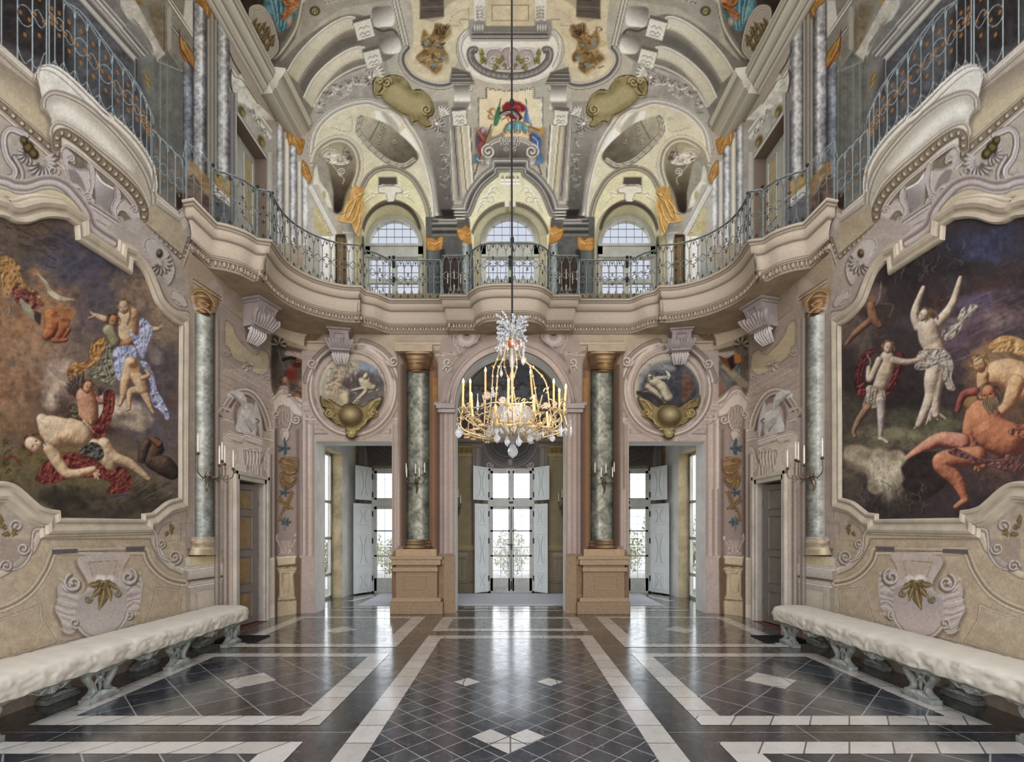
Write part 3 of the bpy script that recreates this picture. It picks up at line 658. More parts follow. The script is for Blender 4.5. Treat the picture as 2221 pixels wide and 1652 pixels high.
H.mould(spline(L5((700,370),(860,440),(1100,515))),MP(3,(96,80,66),(176,158,134),(218,202,178),(140,122,100)))
H.fill(L5((1090,515),(1120,540),(1120,600),(1070,625),(1075,560)),(138,104,84),.8)
H.fill(L5((1100,580),(1290,585),(1290,660),(1100,655)),(200,184,162),.8);H.line(L5((1100,580),(1280,584)),2.4,(216,200,178));H.line(L5((1100,592),(1280,596)),1.2,(110,92,78))
H.mould(L5((320,240),(790,600)),MP(3,(92,78,68),(160,144,128),(206,190,172),(126,110,98)))
H.fill(L5((800,580),(900,610),(1110,665),(1110,690),(900,660),(800,620)),(96,76,62),2,a=.8)
H.mould(spline(L5((900,680),(1000,690),(1110,692))),MP(2.6,(104,88,80),(170,156,148),(214,200,190),(134,118,110)))
# panel with beaded border over the door
H.fill(L5((320,250),(330,240),(785,610),(780,990),(300,720)),(176,162,154),.8,mottle=8)
H.fill(L5((365,390),(430,430),(470,520),(540,620),(640,690),(690,650),(755,690),(750,830),(700,880),(640,870),(590,820),(540,790),(440,720),(390,640),(362,600)),(196,184,152),.8,mottle=10)
bd=spline(L5((362,385),(430,430),(470,530),(560,640),(640,700),(690,650),(757,690)),5)
H.line(bd,3.2,(104,90,82));H.line(bd,2.2,(222,212,198),dash=4)
bd=spline(L5((362,385),(362,590),(400,640),(430,720),(520,780),(560,760)),5);H.line(bd,3.2,(104,90,82));H.line(bd,2.2,(222,212,198),dash=4)
bd=spline(L5((757,690),(755,830),(700,880),(620,860)),5);H.line(bd,3.2,(104,90,82));H.line(bd,2.2,(222,212,198),dash=4)
H.scroll(*L5((378,680))[0],7,1.2,0,1,2.4);H.scroll(*L5((742,905))[0],6,1.2,180,1,2.4)
H.mould(L5((455,440),(540,500),(540,560),(600,610),(660,600)),MP(2.4,LD,LM,LL,LS))
for a,L in[(60,22),(90,26),(120,20),(20,18),(200,16)]:H.leaf(*L5((560,760))[0],L,a,(190,176,166),(226,216,206),(100,86,78))
for a,b in[((300,718),(785,988)),((290,770),(790,1045))]:H.mould(L5(a,b),MP(3,(110,96,90),(178,164,156),(216,204,196),(140,124,118)))
for d in(0,60,110):H.line(L5((300,860+d),(790,1090+d)),1,(110,96,88),a=.5)
vbands(H,690,1380,[(465,(132,116,108)),(468,(196,182,174)),(471,(206,194,186)),(474,(150,134,126)),(478,(178,164,156))])
# broken pediment and eagle over the door
H.mould(spline(L5((330,1210),(390,1110),(450,1040),(540,1018),(620,1050),(690,1140),(740,1260),(760,1350))),[(-6,(92,78,70)),(-4,(226,216,204)),(-1,(186,172,160)),(2,(140,124,114)),(6,(206,194,182)),(9,(120,104,94)),(14,(112,96,88))])
H.fill(spline(L5((440,1230),(470,1120),(560,1090),(640,1110),(690,1240),(700,1440),(600,1400),(470,1380)),4,True),(140,124,116),1.5,mottle=8)
H.fill(spline(L5((470,1250),(500,1160),(570,1130),(620,1150),(640,1260),(640,1400),(500,1380)),4,True),(186,172,160),1.5)
H.mould(L5((295,1200),(335,1160),(430,1200)),MP(3.4,SD,SM,(230,220,206),SS));H.mould(L5((330,1290),(360,1270),(445,1300)),MP(3.4,SD,SM,(230,220,206),SS))
H.fill(L5((300,1205),(420,1215),(440,1290),(350,1270)),(180,166,154),.7)
H.mould(L5((740,1360),(830,1375)),MP(4,SD,SM,(226,214,200),SS));H.mould(L5((715,1440),(800,1460)),MP(4,SD,SM,(226,214,200),SS));H.fill(L5((730,1375),(810,1390),(790,1450),(715,1435)),(184,170,156),.7)
EW,EB,ED=(188,190,192),(202,200,198),(110,106,104)
H.fill(spline(L5((385,1060),(420,1020),(500,1025),(550,1080),(562,1160),(555,1200),(580,1190),(650,1240),(665,1290),(640,1290),(625,1330),(640,1430),(620,1440),(590,1400),(560,1405),(480,1390),(460,1340),(490,1250),(515,1180),(500,1130),(450,1090),(400,1080)),4,True),EB,.7,mottle=26)
H.fill(spline(L5((625,1160),(640,1115),(660,1170),(690,1280),(700,1400),(680,1450),(660,1330),(630,1250)),4,True),EW,.7,mottle=20)
for k in range(9):H.line(spline(L5((400+k*17,1035+k*9),(440+k*13,1070+k*12),(450+k*12,1100+k*12))),1.3,ED,a=.6)
for k in range(6):H.line(spline(L5((520+k*16,1230+k*12),(540+k*16,1300+k*10),(600,1390))),1.2,ED,a=.5)
H.line(spline(L5((640,1270),(668,1290),(655,1310))),2.4,(90,70,60));H.line(L5((460,1395),(620,1420)),2.4,(120,84,70))
# overdoor tablet
H.fill(L5((345,1400),(700,1460),(690,1652),(700,1900),(330,1900)),(206,196,184),.8,mottle=8)
H.mould(L5((350,1430),(400,1395),(530,1430),(545,1410),(700,1465)),MP(4,(104,90,82),(200,188,176),(238,230,220),(150,136,126)))
bd=L5((410,1465),(510,1490),(530,1465),(690,1520));H.line(bd,4,(120,106,96));H.line(bd,2.6,(234,226,214),dash=3.4)
H.mould(L5((430,1500),(510,1520),(530,1500),(680,1550)),MP(3,(120,104,94),(206,194,180),(232,222,208),(160,144,132)))
for x,ya in[(545,985),(556,985)]:H.mould(spline([(x,975),(x-3,990),(x,1005),(x+2,1015)]),MP(4,LD,LM,(228,220,212),LS))
relief(cr(460,820,6.885,[(470,1070),(520,1070),(570,1090),(640,1100),(740,1110),(745,1200),(700,1300),(690,1440),(600,1460),(510,1420),(520,1320),(480,1220),(465,1140)]),col=(204,194,184),n=4,sh=2)
for x in(500,545,590,640,690,725):H.line(spline(Z8((x,1090),(x+8,1180),(x-4,1290))),2,(126,112,104),a=.8);
for x in(520,565,615,665,710):H.line(spline(Z8((x,1090),(x+8,1180),(x-4,1290))),2,(232,224,214),a=.8)
for k in range(4):H.line(spline(Z8((540+k*40,1300),(550+k*36,1380),(560+k*34,1440))),1.6,(130,116,108),a=.8)
H.mould(spline(Z8((340,1060),(380,1120),(380,1220),(320,1300),(220,1330),(150,1580))),MP(2.6,(110,96,88),(196,184,174),(232,224,214),(146,132,122)))
H.mould(spline(Z8((850,1040),(800,1200),(790,1330),(860,1430),(920,1460))),MP(3.4,(110,96,88),(196,184,174),(232,224,214),(146,132,122)))
H.fill(Z8((130,1260),(200,1250),(200,1560),(140,1610)),(214,204,194),.7);H.line(Z8((205,1260),(205,1560)),1.6,LS)
# strips round the side door
vbands(H,1030,1380,[(484,(150,134,124)),(487,(206,196,186)),(491,(186,172,160)),(494,(130,114,102)),(497,(200,188,174)),(502,(214,202,186)),(505,(190,176,160))])
vbands(H,985,1352,[(578,(190,176,162)),(582,(226,218,206)),(586,(170,156,146)),(589,(110,98,94)),(592,(186,174,164)),(597,(140,126,116))])
H.fill([(583,1212),(597,1210),(598,1345),(583,1348)],(206,194,176),.7);H.fill([(579,1312),(598,1310),(598,1345),(579,1348)],(222,212,196),.7);H.line([(583,1212),(597,1210)],3,(226,216,200))
# trophy pilaster
H.fill([(597,850),(655,880),(655,1350),(597,1350)],(150,134,126),.8,mottle=12)
vbands(H,930,1345,[(596,(96,82,74)),(601,(126,110,102)),(606,(158,142,134)),(640,(160,144,136)),(646,(120,104,98)),(650,(146,130,122)),(655,(176,160,150))])
H.mould(spline(L5((790,1060),(840,1000),(890,985),(950,1010),(1000,1090),(1090,1140))),[(-5,(104,90,82)),(-3,(228,218,208)),(0,(190,176,166)),(4,(146,130,120)),(8,(214,204,194))])
H.fill(L5((800,1075),(850,1020),(900,1010),(950,1050),(1000,1120),(1045,1160),(1050,1250),(960,1220),(940,1170),(850,1150),(810,1220)),(204,192,182),.8,mottle=6)
for d in(18,34):H.line(spline(L5((800,1080+d),(850,1025+d),(900,1015+d),(950,1055+d),(1040,1160+d))),1.2,(120,106,98),a=.7)
relief(L5((835,1170),(880,1145),(930,1170),(970,1230),(960,1290),(930,1370),(870,1370),(845,1280),(830,1230)),col=(176,162,154),sh=2)
for x in(860,885,910,935):H.line(spline(L5((x,1165),(x+8,1260),(x-6+(885-x)*.3,1360))),1.6,(110,96,90),a=.7)
H.scroll(*L5((823,1235))[0],7,1.2,90,1,3);H.scroll(*L5((1000,1280))[0],8,1.3,180,-1,3.4)
relief(L5((870,1390),(900,1368),(935,1395),(930,1440),(905,1470),(880,1450)),n=4,sh=1.5)
BL,BB=(96,118,128),(64,84,94)
def ribbon(cx,cy,r):
    for a in(0,70,150,200,290):H.blob(cx+r*.5*math.cos(math.radians(a)),cy+r*.4*math.sin(math.radians(a)),r*.55,r*.28,BB,rot=a,soft=.4);H.blob(cx-1+r*.45*math.cos(math.radians(a)),cy-1+r*.35*math.sin(math.radians(a)),r*.35,r*.14,BL,rot=a,soft=.5)
H.line([(617,952),(617,985)],5,BB);H.line([(616,952),(616,985)],2,BL);ribbon(616,972,15)
def bronze(pts,hs=(),col=(140,112,76)):
    H.fill([(p[0]+3,p[1]+3)for p in spline(pts,4,True)],(84,66,54),3,a=.7)
    H.fill(spline(pts,4,True),col,.7,mottle=34)
    for a in hs:H.line(spline(a,5),2,(204,172,118),a=.8);H.line([(p[0]+1.5,p[1]+2)for p in spline(a,5)],1.6,(72,50,32),a=.8)
bronze(L6((755,165),(800,150),(890,150),(900,180),(890,260),(850,290),(800,280),(760,230)),[L6((755,165),(790,200),(850,210),(895,250)),L6((780,250),(830,280),(880,270)),L6((810,160),(860,165),(890,180))])
bronze(L6((765,270),(800,280),(840,300),(870,290),(885,320),(860,370),(820,400),(790,405),(765,370),(755,310)),[L6((770,290),(800,330),(840,350),(870,330)),L6((780,340),(800,390))])
ribbon(617,1068,12)
for a,b in[((760,470),(830,560)),((850,425),(790,580)),((868,430),(820,560)),((750,500),(860,560)),((790,560),(755,650))]:
    H.line(L6(a,b),5,(84,62,40));H.line(L6(a,b),3,(162,132,86))
H.scroll(*L6((765,635))[0],5,1.1,0,1,2.4,(70,50,34),(150,118,76),(200,166,110))
ribbon(621,1132,12);H.line([(618,1120),(618,1150)],3.4,BL)
for sx in(-1,1):
    H.mould(spline([(621+sx*19,1158),(621+sx*20,1170),(621+sx*12,1185),(621+sx*10,1196),(621+sx*15,1203)]),MP(2.4,LD,LM,(220,210,202),LS))
for k in range(5):H.line(spline([(621+(k-2)*5,1172),(621+(k-2)*3,1188),(621+(k-2)*4,1202)]),1.8,(206,194,184),a=.8)
# its little pedestal
H.fill([(600,1206),(654,1206),(654,1345),(600,1345)],(122,100,80),.8,mottle=8)
H.fill([(600,1206),(641,1206),(641,1222),(603,1226)],(206,190,158),.7);H.mould([(600,1208),(643,1207)],MP(2.6,SS,(206,190,162),(232,220,196),SM))
H.fill([(604,1236),(642,1236),(636,1246),(638,1290),(643,1302),(642,1345),(602,1345),(602,1302),(606,1290),(606,1246)],(198,180,146),.8,mottle=8)
H.mould([(602,1234),(643,1232)],MP(3,(100,80,60),(190,172,140),(222,206,176),(150,130,104)));H.line([(602,1303),(642,1300)],3,(128,106,80))
H.mould([(613,1244),(627,1243),(627,1282),(612,1284)],[(-1.4,SD),(0,(222,208,178)),(1.4,(150,130,104))],closed=True)
H.fill([(654,1205),(684,1205),(685,1345),(652,1345)],(188,170,140),.8,mottle=9);H.line([(652,1207),(684,1207)],4,(206,192,164))
# painted trophy in the corner above it
TC=L5((790,520),(870,560),(930,640),(900,700),(1060,760),(1110,960),(1115,1110),(1000,1050),(920,985),(860,985),(800,1060),(775,900),(780,620))
H.sym=False
H.fill(spline(TC,4,True),(96,84,74),3,mottle=24)
H.fill(H._m(spline(TC,4,True)),(112,98,88),3,mottle=24)
H.fill(L5((790,560),(860,640),(830,760),(790,990),(775,800)),(74,66,60),3,mottle=16)
for cx,cy,rx,ry,c in[(960,880,80,80,(122,52,40)),(1010,790,60,40,(92,40,30)),(900,920,30,40,(170,130,104)),(1070,870,30,30,(106,132,148)),(1060,960,60,60,(150,120,92)),(980,1000,60,60,(88,76,82)),(1060,1040,50,60,(120,66,44)),(1000,1060,50,26,(128,92,52)),(950,820,40,30,(140,70,54)),(1090,920,20,60,(164,128,84))]:
    x,y=L5((cx,cy))[0];H.blob(x,y,rx/4.13,ry/4.13,c,soft=.6)
H.line(spline(L5((880,745),(960,725),(1050,760),(1060,790))),7,(52,34,26));H.scroll(*L5((1020,745))[0],5,1.2,0,1,2,(40,24,18),(140,90,60),(190,140,100))
for k in range(26):
    rs=np.random.RandomState(k);x,y=L5((880+rs.rand()*220,780+rs.rand()*300))[0]
    H.line(spline([(x,y),(x+rs.randn()*5,y+4),(x+rs.randn()*8,y+9)]),1.6,[(196,150,104),(60,36,30),(150,90,70),(126,120,130)][k%4],a=.7)
for px_,m in((0,False),(0,True)):
    f=(lambda P:H._m(P))if m else(lambda P:P)
    cx,cy=f(L5((845,590)))[0]
    for k in range(11):
        a=math.radians(-200+k*24);H.line([(cx,cy+4),(cx+15*math.cos(a),cy+4+15*math.sin(a))],3.4,(176,166,152)if k%2 else(74,62,54))
    H.line(f(L5((840,650),(860,730),(900,830))),3,(92,118,128))
# right-hand version carries books and a mask
for P,c in[(((1000,800),(1180,980),(1230,1000),(1260,960),(1060,780)),(150,136,110)),(((960,690),(1070,740),(1100,840),(1050,800)),(120,78,50)),(((1060,740),(1130,690),(1150,780),(1100,840)),(60,44,40)),(((1120,700),(1180,690),(1190,760),(1130,780)),(186,112,52))]:
    H.fill(R5(*P),c,1.2,mottle=16)
H.line(spline(R5((1010,850),(1080,930),(1160,880),(1170,830))),3,(104,134,150));H.blob(*R5((960,820))[0],10,9,(96,128,146),soft=.6)
H.blob(*R5((970,1000))[0],18,15,(164,96,50),soft=.5);H.blob(*R5((1030,980))[0],9,10,(120,112,116),soft=.6);H.scroll(*R5((940,950))[0],7,1.3,0,1,3,(40,30,30),(110,90,84),(200,190,180))
H.sym=True
# ============ medallion bay ============
H.fill([(655,760),(880,760),(880,1345),(850,1345),(850,955),(684,955),(684,1345),(655,1345)],(182,167,160),.8,mottle=8)
H.fill([(655,770),(700,770),(700,880),(655,880)],(176,160,152),1)
vbands(H,900,1205,[(655,(120,104,98)),(658,(206,192,184)),(663,(176,160,152)),(666,(140,124,116)),(670,(200,186,176)),(676,(186,172,162)),(680,(150,134,124)),(684,(200,186,176))])
vbands(H,900,1205,[(850,(196,182,172)),(853,(150,134,124)),(857,(190,174,164)),(862,(172,156,146)),(866,(206,192,182)),(870,(130,112,104)),(880,(150,132,122))])
vbands(H,780,870,[(862,(176,160,150)),(868,(196,180,170)),(873,(110,92,82)),(882,(96,78,68))])
# door head
H.mould(L5((1060,1140),(1240,1140)),MP(3.4,(104,90,84),(190,176,168),(228,216,208),(146,130,124)));H.mould(L5((1760,1140),(1975,1140)),MP(3.4,(104,90,84),(190,176,168),(228,216,208),(146,130,124)))
H.line(L5((1070,1200),(1250,1200)),1.4,(140,124,118));H.line(L5((1780,1200),(1950,1200)),1.4,(140,124,118))
hd=L5((1060,1900),(1060,1275),(1230,1275),(1400,1340),(1430,1470)),L5((1940,1900),(1940,1275),(1770,1275),(1640,1330),(1580,1420),(1570,1470))
H.mould(hd[0],MP(2.6,(110,96,90),(186,172,164),(228,216,208),(146,130,122)));H.mould(hd[1],MP(2.6,(110,96,90),(186,172,164),(228,216,208),(146,130,122)))
H.mould(L5((1110,1900),(1110,1310),(1220,1310),(1380,1380),(1410,1470)),MP(2,(110,96,90),(186,172,164),(220,208,200),(146,130,122)));H.mould(L5((1900,1900),(1900,1310),(1790,1310),(1660,1350),(1600,1470)),MP(2,(110,96,90),(186,172,164),(220,208,200),(146,130,122)))
H.mould(L5((1165,1365),(1230,1370),(1285,1405),(1165,1405)),[(-1,SD),(.4,LL),(1.4,LS)],closed=True);H.mould(L5((1845,1365),(1790,1370),(1730,1405),(1845,1405)),[(-1,SD),(.4,LL),(1.4,LS)],closed=True)
# oval
cx,cy=765,845
H.fill(ell(cx+5,cy+5,98,102),(110,94,88),6,a=.6)
H.fill(ell(cx,cy,90,96),(192,178,168),1)
H.mould(ell(cx,cy,88,94,n=60),[(-5,(110,96,90)),(-3,(214,200,192)),(0,(160,144,136)),(3,(226,214,206)),(7,(180,166,156)),(9,(140,124,116)),(13,(206,192,182))],closed=True,flip=True)
H.mould(ell(cx,cy,72,78,n=60),[(-3,(140,124,114)),(0,(206,196,180)),(4,(180,168,150))],closed=True)
H.mould(ell(cx,cy+2,102,106,190,268,n=30),[(-6,LD),(-4,(226,216,208)),(0,LM),(3,LS),(6,LM),(9,LD)],flip=True);H.mould(ell(cx+2,cy+2,102,106,278,348,n=30),[(-6,LD),(-4,(226,216,208)),(0,LM),(3,LS),(6,LM),(9,LD)],flip=True)
H.line(ell(cx,cy+2,92,97,200,345,n=30),3,LD,a=.8);H.line(ell(cx,cy+2,92,97,200,345,n=30),2.2,(224,212,204),dash=4)
H.scroll(677,788,9,1.4,0,1,4);H.scroll(853,783,10,1.4,180,-1,4)
H.sym=False
# left oval picture
def pic(cx,cy):
    H.fill(ell(cx+2,cy+2,68,70),(110,108,110),1,mottle=24);H.fill(ell(cx-4,cy-2,66,66,150,300),(176,176,160),4,a=.8)
pic(765,848)
H.fill(spline(Z7((420,830),(520,700),(640,560),(830,540),(930,560),(760,640),(680,780),(740,880),(740,1000),(700,1130),(560,1150),(460,1060),(410,960)),4,True),(176,164,142),3,mottle=44)
H.fill(spline(Z7((900,550),(1080,600),(1150,690),(1100,700),(960,660),(860,640)),4,True),(140,158,178),4,mottle=20)
H.fill(spline(Z7((640,800),(880,700),(1200,800),(1190,900),(1080,900),(900,1100),(780,1120),(720,1000)),4,True),(92,86,90),6,mottle=30)
H.blob(*Z7((680,1000))[0],13,22,(206,192,158),soft=.7);H.blob(*Z7((560,860))[0],10,26,(206,186,150),soft=.8,rot=15)
rs=np.random.RandomState(3)
for k in range(150):
    x,y=Z7((430+rs.rand()*420,560+rs.rand()*400))[0];H.line(spline([(x,y),(x+rs.randn()*2,y+rs.randn()*2),(x+rs.randn()*4,y+3+rs.randn()*3)]),1.6,[(84,74,70),(214,200,176),(132,96,80)][k%3],a=.6)
for k in range(90):
    x,y=Z7((720+rs.rand()*470,640+rs.rand()*400))[0];H.line(spline([(x,y),(x+rs.randn()*3,y+rs.randn()*2),(x+rs.randn()*6,y+rs.randn()*3)]),2.4,[(70,66,70),(132,128,128),(100,94,98)][k%3],a=.4)
SKL,SKM,SKD=(222,214,190),(176,166,142),(84,76,66)
H.line(spline(Z7((860,1140),(960,1000),(1160,920))),11,(112,106,100));H.line(spline(Z7((840,1120),(950,980),(1150,910))),2.4,(176,168,156))
H.limb(Z7((960,800),(1010,860),(1080,900)),[9,9,6],SKM,SKD,SKL);H.limb(Z7((890,790),(930,860),(960,900)),[3,4,4],SKM,SKD,SKL)
H.limb(Z7((1080,890),(980,900),(960,960),(800,1110)),[7,6,5,2.5],SKM,SKD,SKL);H.limb(Z7((900,780),(1000,790)),[4,6],SKM,SKD,SKL);H.limb(Z7((790,930),(930,900)),[3,4.5],SKM,SKD,SKL)
H.head(*Z7((972,738))[0],8,30,(SKM,SKD,SKL),(112,100,84),1)
# right oval picture
pic(AX-765,848)
H.fill(ell(1450,850,62,64),(76,78,88),5,mottle=30)
H.fill(spline(R5((260,900),(330,820),(440,780),(560,780),(600,830),(480,850),(380,840),(280,960)),4,True),(140,142,146),4,mottle=40,a=.8)
H.fill(spline(R5((660,880),(700,860),(770,960),(740,1060),(680,1120),(640,1050)),4,True),(112,84,72),3,mottle=40)
H.line(spline(R5((270,1040),(400,1060),(520,1160))),12,(70,62,60));H.line(spline(R5((270,1020),(400,1040),(530,1150))),2.4,(134,124,114))
H.limb(R5((400,940),(480,980),(540,1080)),[9,11,11],SKM,SKD,SKL);H.limb(R5((350,980),(430,1040),(470,1080)),[6,6,4],SKM,SKD,SKL)
H.limb(R5((370,900),(420,940)),[8,10],SKM,SKD,SKL);H.limb(R5((440,910),(510,900),(545,870)),[5,4,2.5],SKM,SKD,SKL);H.head(*R5((372,898))[0],7,-10,(SKM,SKD,SKL),(96,84,70),1)
H.line(spline(R5((520,850),(545,880),(535,910))),4,(206,200,184))
for k in range(30):
    x,y=R5((260+rs.rand()*400,780+rs.rand()*200))[0];H.line(spline([(x,y),(x+6+rs.randn()*3,y+rs.randn()*3),(x+12,y+rs.randn()*4)]),1.6,[(150,150,152),(48,50,60)][k%2],a=.5)
H.sym=True
# cartouche of the medallion
gold=spline(Z7((350,1010),(400,1060),(480,1060),(560,1110),(640,1160),(700,1125),(860,1125),(920,1160),(1000,1110),(1060,1060),(1150,1060),(1200,1010),(1190,1100),(1130,1200),(1120,1270),(1040,1330),(990,1400),(930,1440),(880,1470),(850,1560),(780,1600),(710,1560),(700,1470),(620,1420),(560,1400),(480,1320),(400,1270),(430,1180),(370,1150)),4,True)
H.fill([(p[0]+2,p[1]+5)for p in gold],(80,64,50),4,a=.7)
H.fill(gold,(146,130,86),1,mottle=26);H.line(gold,2,KD,a=.8,closed=True)
x,y=Z7((770,1280))[0];H.blob(x,y,29,27,(96,84,54),soft=.15);H.blob(x-2,y-5,24,20,(186,174,134),soft=.9)
for c,r,a,w_ in[((470,1240),8,0,1),((1080,1240),8,180,-1)]:H.scroll(*Z7(c)[0],r,1.4,a,w_,4,KD,(156,136,84),(206,188,132))
for P in[((380,1040),(480,1090),(520,1180)),((1180,1040),(1080,1090),(1020,1180)),((600,1380),(680,1450),(740,1480)),((960,1380),(880,1450),(820,1480)),((480,1290),(560,1330),(590,1400)),((1060,1290),(990,1330),(960,1400))]:
    H.line(spline(Z7(*P)),3,(198,180,126),a=.9);H.line([(p[0]+1.6,p[1]+1.8)for p in spline(Z7(*P))],1.6,KD,a=.8)
for a in range(0,360,60):H.blob(761.5+7*math.cos(math.radians(a)),938+7*math.sin(math.radians(a)),5,4,(178,160,106),soft=.6,rot=a)
H.blob(761.5,938,4,4,(214,200,150),soft=.5)
# keystone shell of the oval
relief(Z7((560,280),(800,280),(810,370),(700,430),(620,430),(520,380)),col=(200,190,186),n=4,sh=2)
for k in range(9):H.line(spline(Z7((580+k*26,290),(575+k*24,340),(600+k*14,420))),1.8,(120,108,104)if k%2 else(232,224,220),a=.9)
# ============ green columns on the piers ============
H.fill([(860,760),(985,760),(985,1345),(850,1345),(850,1200),(868,1180)],(146,128,116),1,mottle=8)
vbands(H,790,1185,[(866,(158,140,128)),(871,(110,92,80)),(884,(86,68,56)),(886,(96,78,66))])
vbands(H,790,1200,[(932,(120,92,66)),(940,(150,112,78)),(948,(112,90,76)),(952,(92,74,66)),(956,(176,158,150)),(961,(140,122,116)),(966,(190,172,164)),(972,(160,142,136)),(978,(188,172,162)),(983,(170,154,144))])
H.fill([(936,820),(948,820),(948,870),(940,870)],(166,122,70),1.4,mottle=20)
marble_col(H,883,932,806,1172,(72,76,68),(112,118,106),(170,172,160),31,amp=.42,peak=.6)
H.line([(914,812),(914,1165)],1.8,(206,208,196),a=.5,soft=1.4,dash=6)
H.fill([(861,755),(934,755),(948,800),(936,806),(880,800)],(112,84,58),1)
H.fill([(860,753),(935,753),(935,766),(864,767)],(196,172,138),.7);H.line([(859,755),(936,754)],3,(216,196,164));H.line([(862,767),(935,766)],1.6,(88,66,48));H.fill([(935,753),(950,790),(944,798),(932,768)],(126,98,70),.8)
for y,rx,ry,a,b in[(776,32,9,(104,78,54),(206,174,130)),(785,28,8,(110,82,56),(192,158,114)),(795,25,10,(98,72,48),(178,144,100)),(803,26,6,(92,66,44),(200,168,122))]:
    H.blob(908,y,rx,ry,a,soft=.1);H.blob(901,y-2,rx*.72,ry*.8,b,soft=.9)
H.scroll(901,790,4,1.2,0,1,1.6,(80,50,28),(196,150,90),(226,190,130))
for y,rx,ry,a,b in[(1173,26,4,(98,74,54),(198,172,136)),(1179,29,4,(94,70,50),(186,156,118)),(1187,34,6,(96,70,48),(190,158,116))]:
    H.blob(907,y,rx,ry,a,soft=.1);H.blob(898,y-1.5,rx*.8,ry*.8,b,soft=.9)
H.fill([(860,1190),(950,1190),(950,1206),(860,1206)],None,.6,g=(860,1190,(190,162,126),940,1200,(172,144,108)))
H.fill([(939,1190),(951,1190),(951,1206),(939,1206)],(132,92,58),.6)
# pedestals
H.fill([(849,1204),(988,1204),(988,1345),(849,1345)],(150,124,96),.6,mottle=10)
H.fill([(852,1206),(963,1206),(963,1222),(853,1224)],(190,166,132),.6);H.mould([(850,1208),(961,1206)],MP(3,(106,84,64),(176,150,118),(212,190,158),(140,114,86)));H.line([(853,1226),(958,1225)],4,(92,70,52))
H.mould([(854,1233),(952,1231)],MP(4,(96,74,54),(170,142,108),(206,182,146),(132,106,78)))
H.fill([(861,1240),(940,1240),(940,1294),(861,1294)],(172,146,114),.7,mottle=10);H.fill([(940,1238),(951,1236),(952,1292),(940,1294)],(122,96,70),.7)
H.mould([(876,1247),(926,1247),(926,1277),(876,1277)],[(-2.4,(206,182,148)),(-.8,(104,80,58)),(1,(186,160,126)),(2.6,(130,104,78))],closed=True)
H.mould([(853,1298),(946,1298),(958,1292)],MP(4,(96,74,54),(166,138,106),(196,170,136),(126,98,72)))
H.fill([(851,1302),(945,1302),(945,1345),(851,1345)],(166,140,108),.7,mottle=12);H.fill([(945,1302),(963,1298),(963,1345),(945,1345)],(112,84,60),.7);H.fill([(963,1206),(990,1206),(990,1345),(963,1345)],(164,138,108),.7,mottle=8);H.line([(963,1300),(990,1300)],1.2,(110,88,66))
H.fill([(849,1206),(854,1206),(854,1345),(849,1345)],(140,114,86),.5)
# ============ central arch surround ============
H.fill([(950,775),(960,720),(1106,700),(1106,800),(1000,860),(990,885),(950,885)],(166,150,142),1,mottle=8)
arc=ell(1106.5,885,138,138,180,270,n=40)
H.mould(arc,[(-10,(100,86,80)),(-8,(196,180,172)),(-4,(150,134,128)),(0,(190,174,166)),(6,(160,144,138)),(10,(112,98,92)),(13,(202,188,180)),(18,(176,160,152))],one=False,flip=False)
H.mould(ell(1106.5,885,126,126,180,270,n=40),[(-7,(112,98,92)),(-4,(206,192,184)),(0,(170,154,146)),(5,(186,170,162))])
H.mould([(942,874),(985,874)],MP(4,(96,82,76),(180,164,156),(222,208,200),(140,124,118)));H.mould([(948,888),(985,888)],MP(4,(96,82,76),(180,164,156),(206,192,184),(140,124,118)))
H.mould([(944,770),(990,766)],MP(3,(96,82,76),(176,160,152),(206,192,184),(140,124,118)))
relief(L7((555,290),(600,260),(700,255),(770,290),(780,340),(740,390),(680,420),(620,410),(575,370)),n=4,col=(168,154,150))
cx,cy=L7((670,330))[0]
for k in range(11):
    a=math.radians(-20+k*22);H.blob(cx+15*math.cos(a),cy+14*math.sin(a),8,3.6,(198,186,182),rot=math.degrees(a),soft=.6)
H.blob(cx,cy-8,9,8,(74,60,46),soft=.5);H.blob(cx-2,cy-12,5,4,(132,112,78),soft=.7)
H.mould(spline(L7((560,300),(560,380),(600,450),(600,500),(560,540))),MP(3,LD,LM,LL,LS))
H.scroll(*L7((500,560))[0],9,1.3,0,1,3.4);H.scroll(*L7((495,620))[0],7,1.2,180,1,3);H.blob(*L7((600,500))[0],6,6,(140,124,118),soft=.5)
relief(L7((800,180),(1100,180),(1100,290),(950,300),(830,300),(815,240)),n=3,col=(160,144,138),sh=2)
# plaster mottling over everything, then fine grain
_w=H._win(484,560,1729,1400);H.a[_w[1]:_w[3],_w[0]:_w[2]]*=np.array([.985,.95,.90],np.float32)
_w=H._win(-260,560,484,1700);H.a[_w[1]:_w[3],_w[0]:_w[2]]*=np.array([.985,.965,.935],np.float32)
_w=H._win(1729,560,2474,1700);H.a[_w[1]:_w[3],_w[0]:_w[2]]*=np.array([.985,.965,.935],np.float32)
# ============ upper far wall and vault ============
H.sym=True
CG,CM,CS,CD=(214,208,190),(178,171,154),(118,112,102),(66,61,54)
def VP(w):return[(-w,CD),(-w*.8,CG),(-w*.4,CM),(-w*.1,CS),(w*.15,CG),(w*.6,(226,220,204)),(w*.8,CM),(w,CD)]
vault=[(500,-420),(1106.5,-420),(1106.5,640),(640,640),(690,430),(683,270),(590,160),(518,16)]
H.fill(vault,(176,169,152),1,mottle=12)
H.fill([(420,-420),(560,-420),(600,90),(589,158),(517,16)],(120,110,100),3,mottle=20)
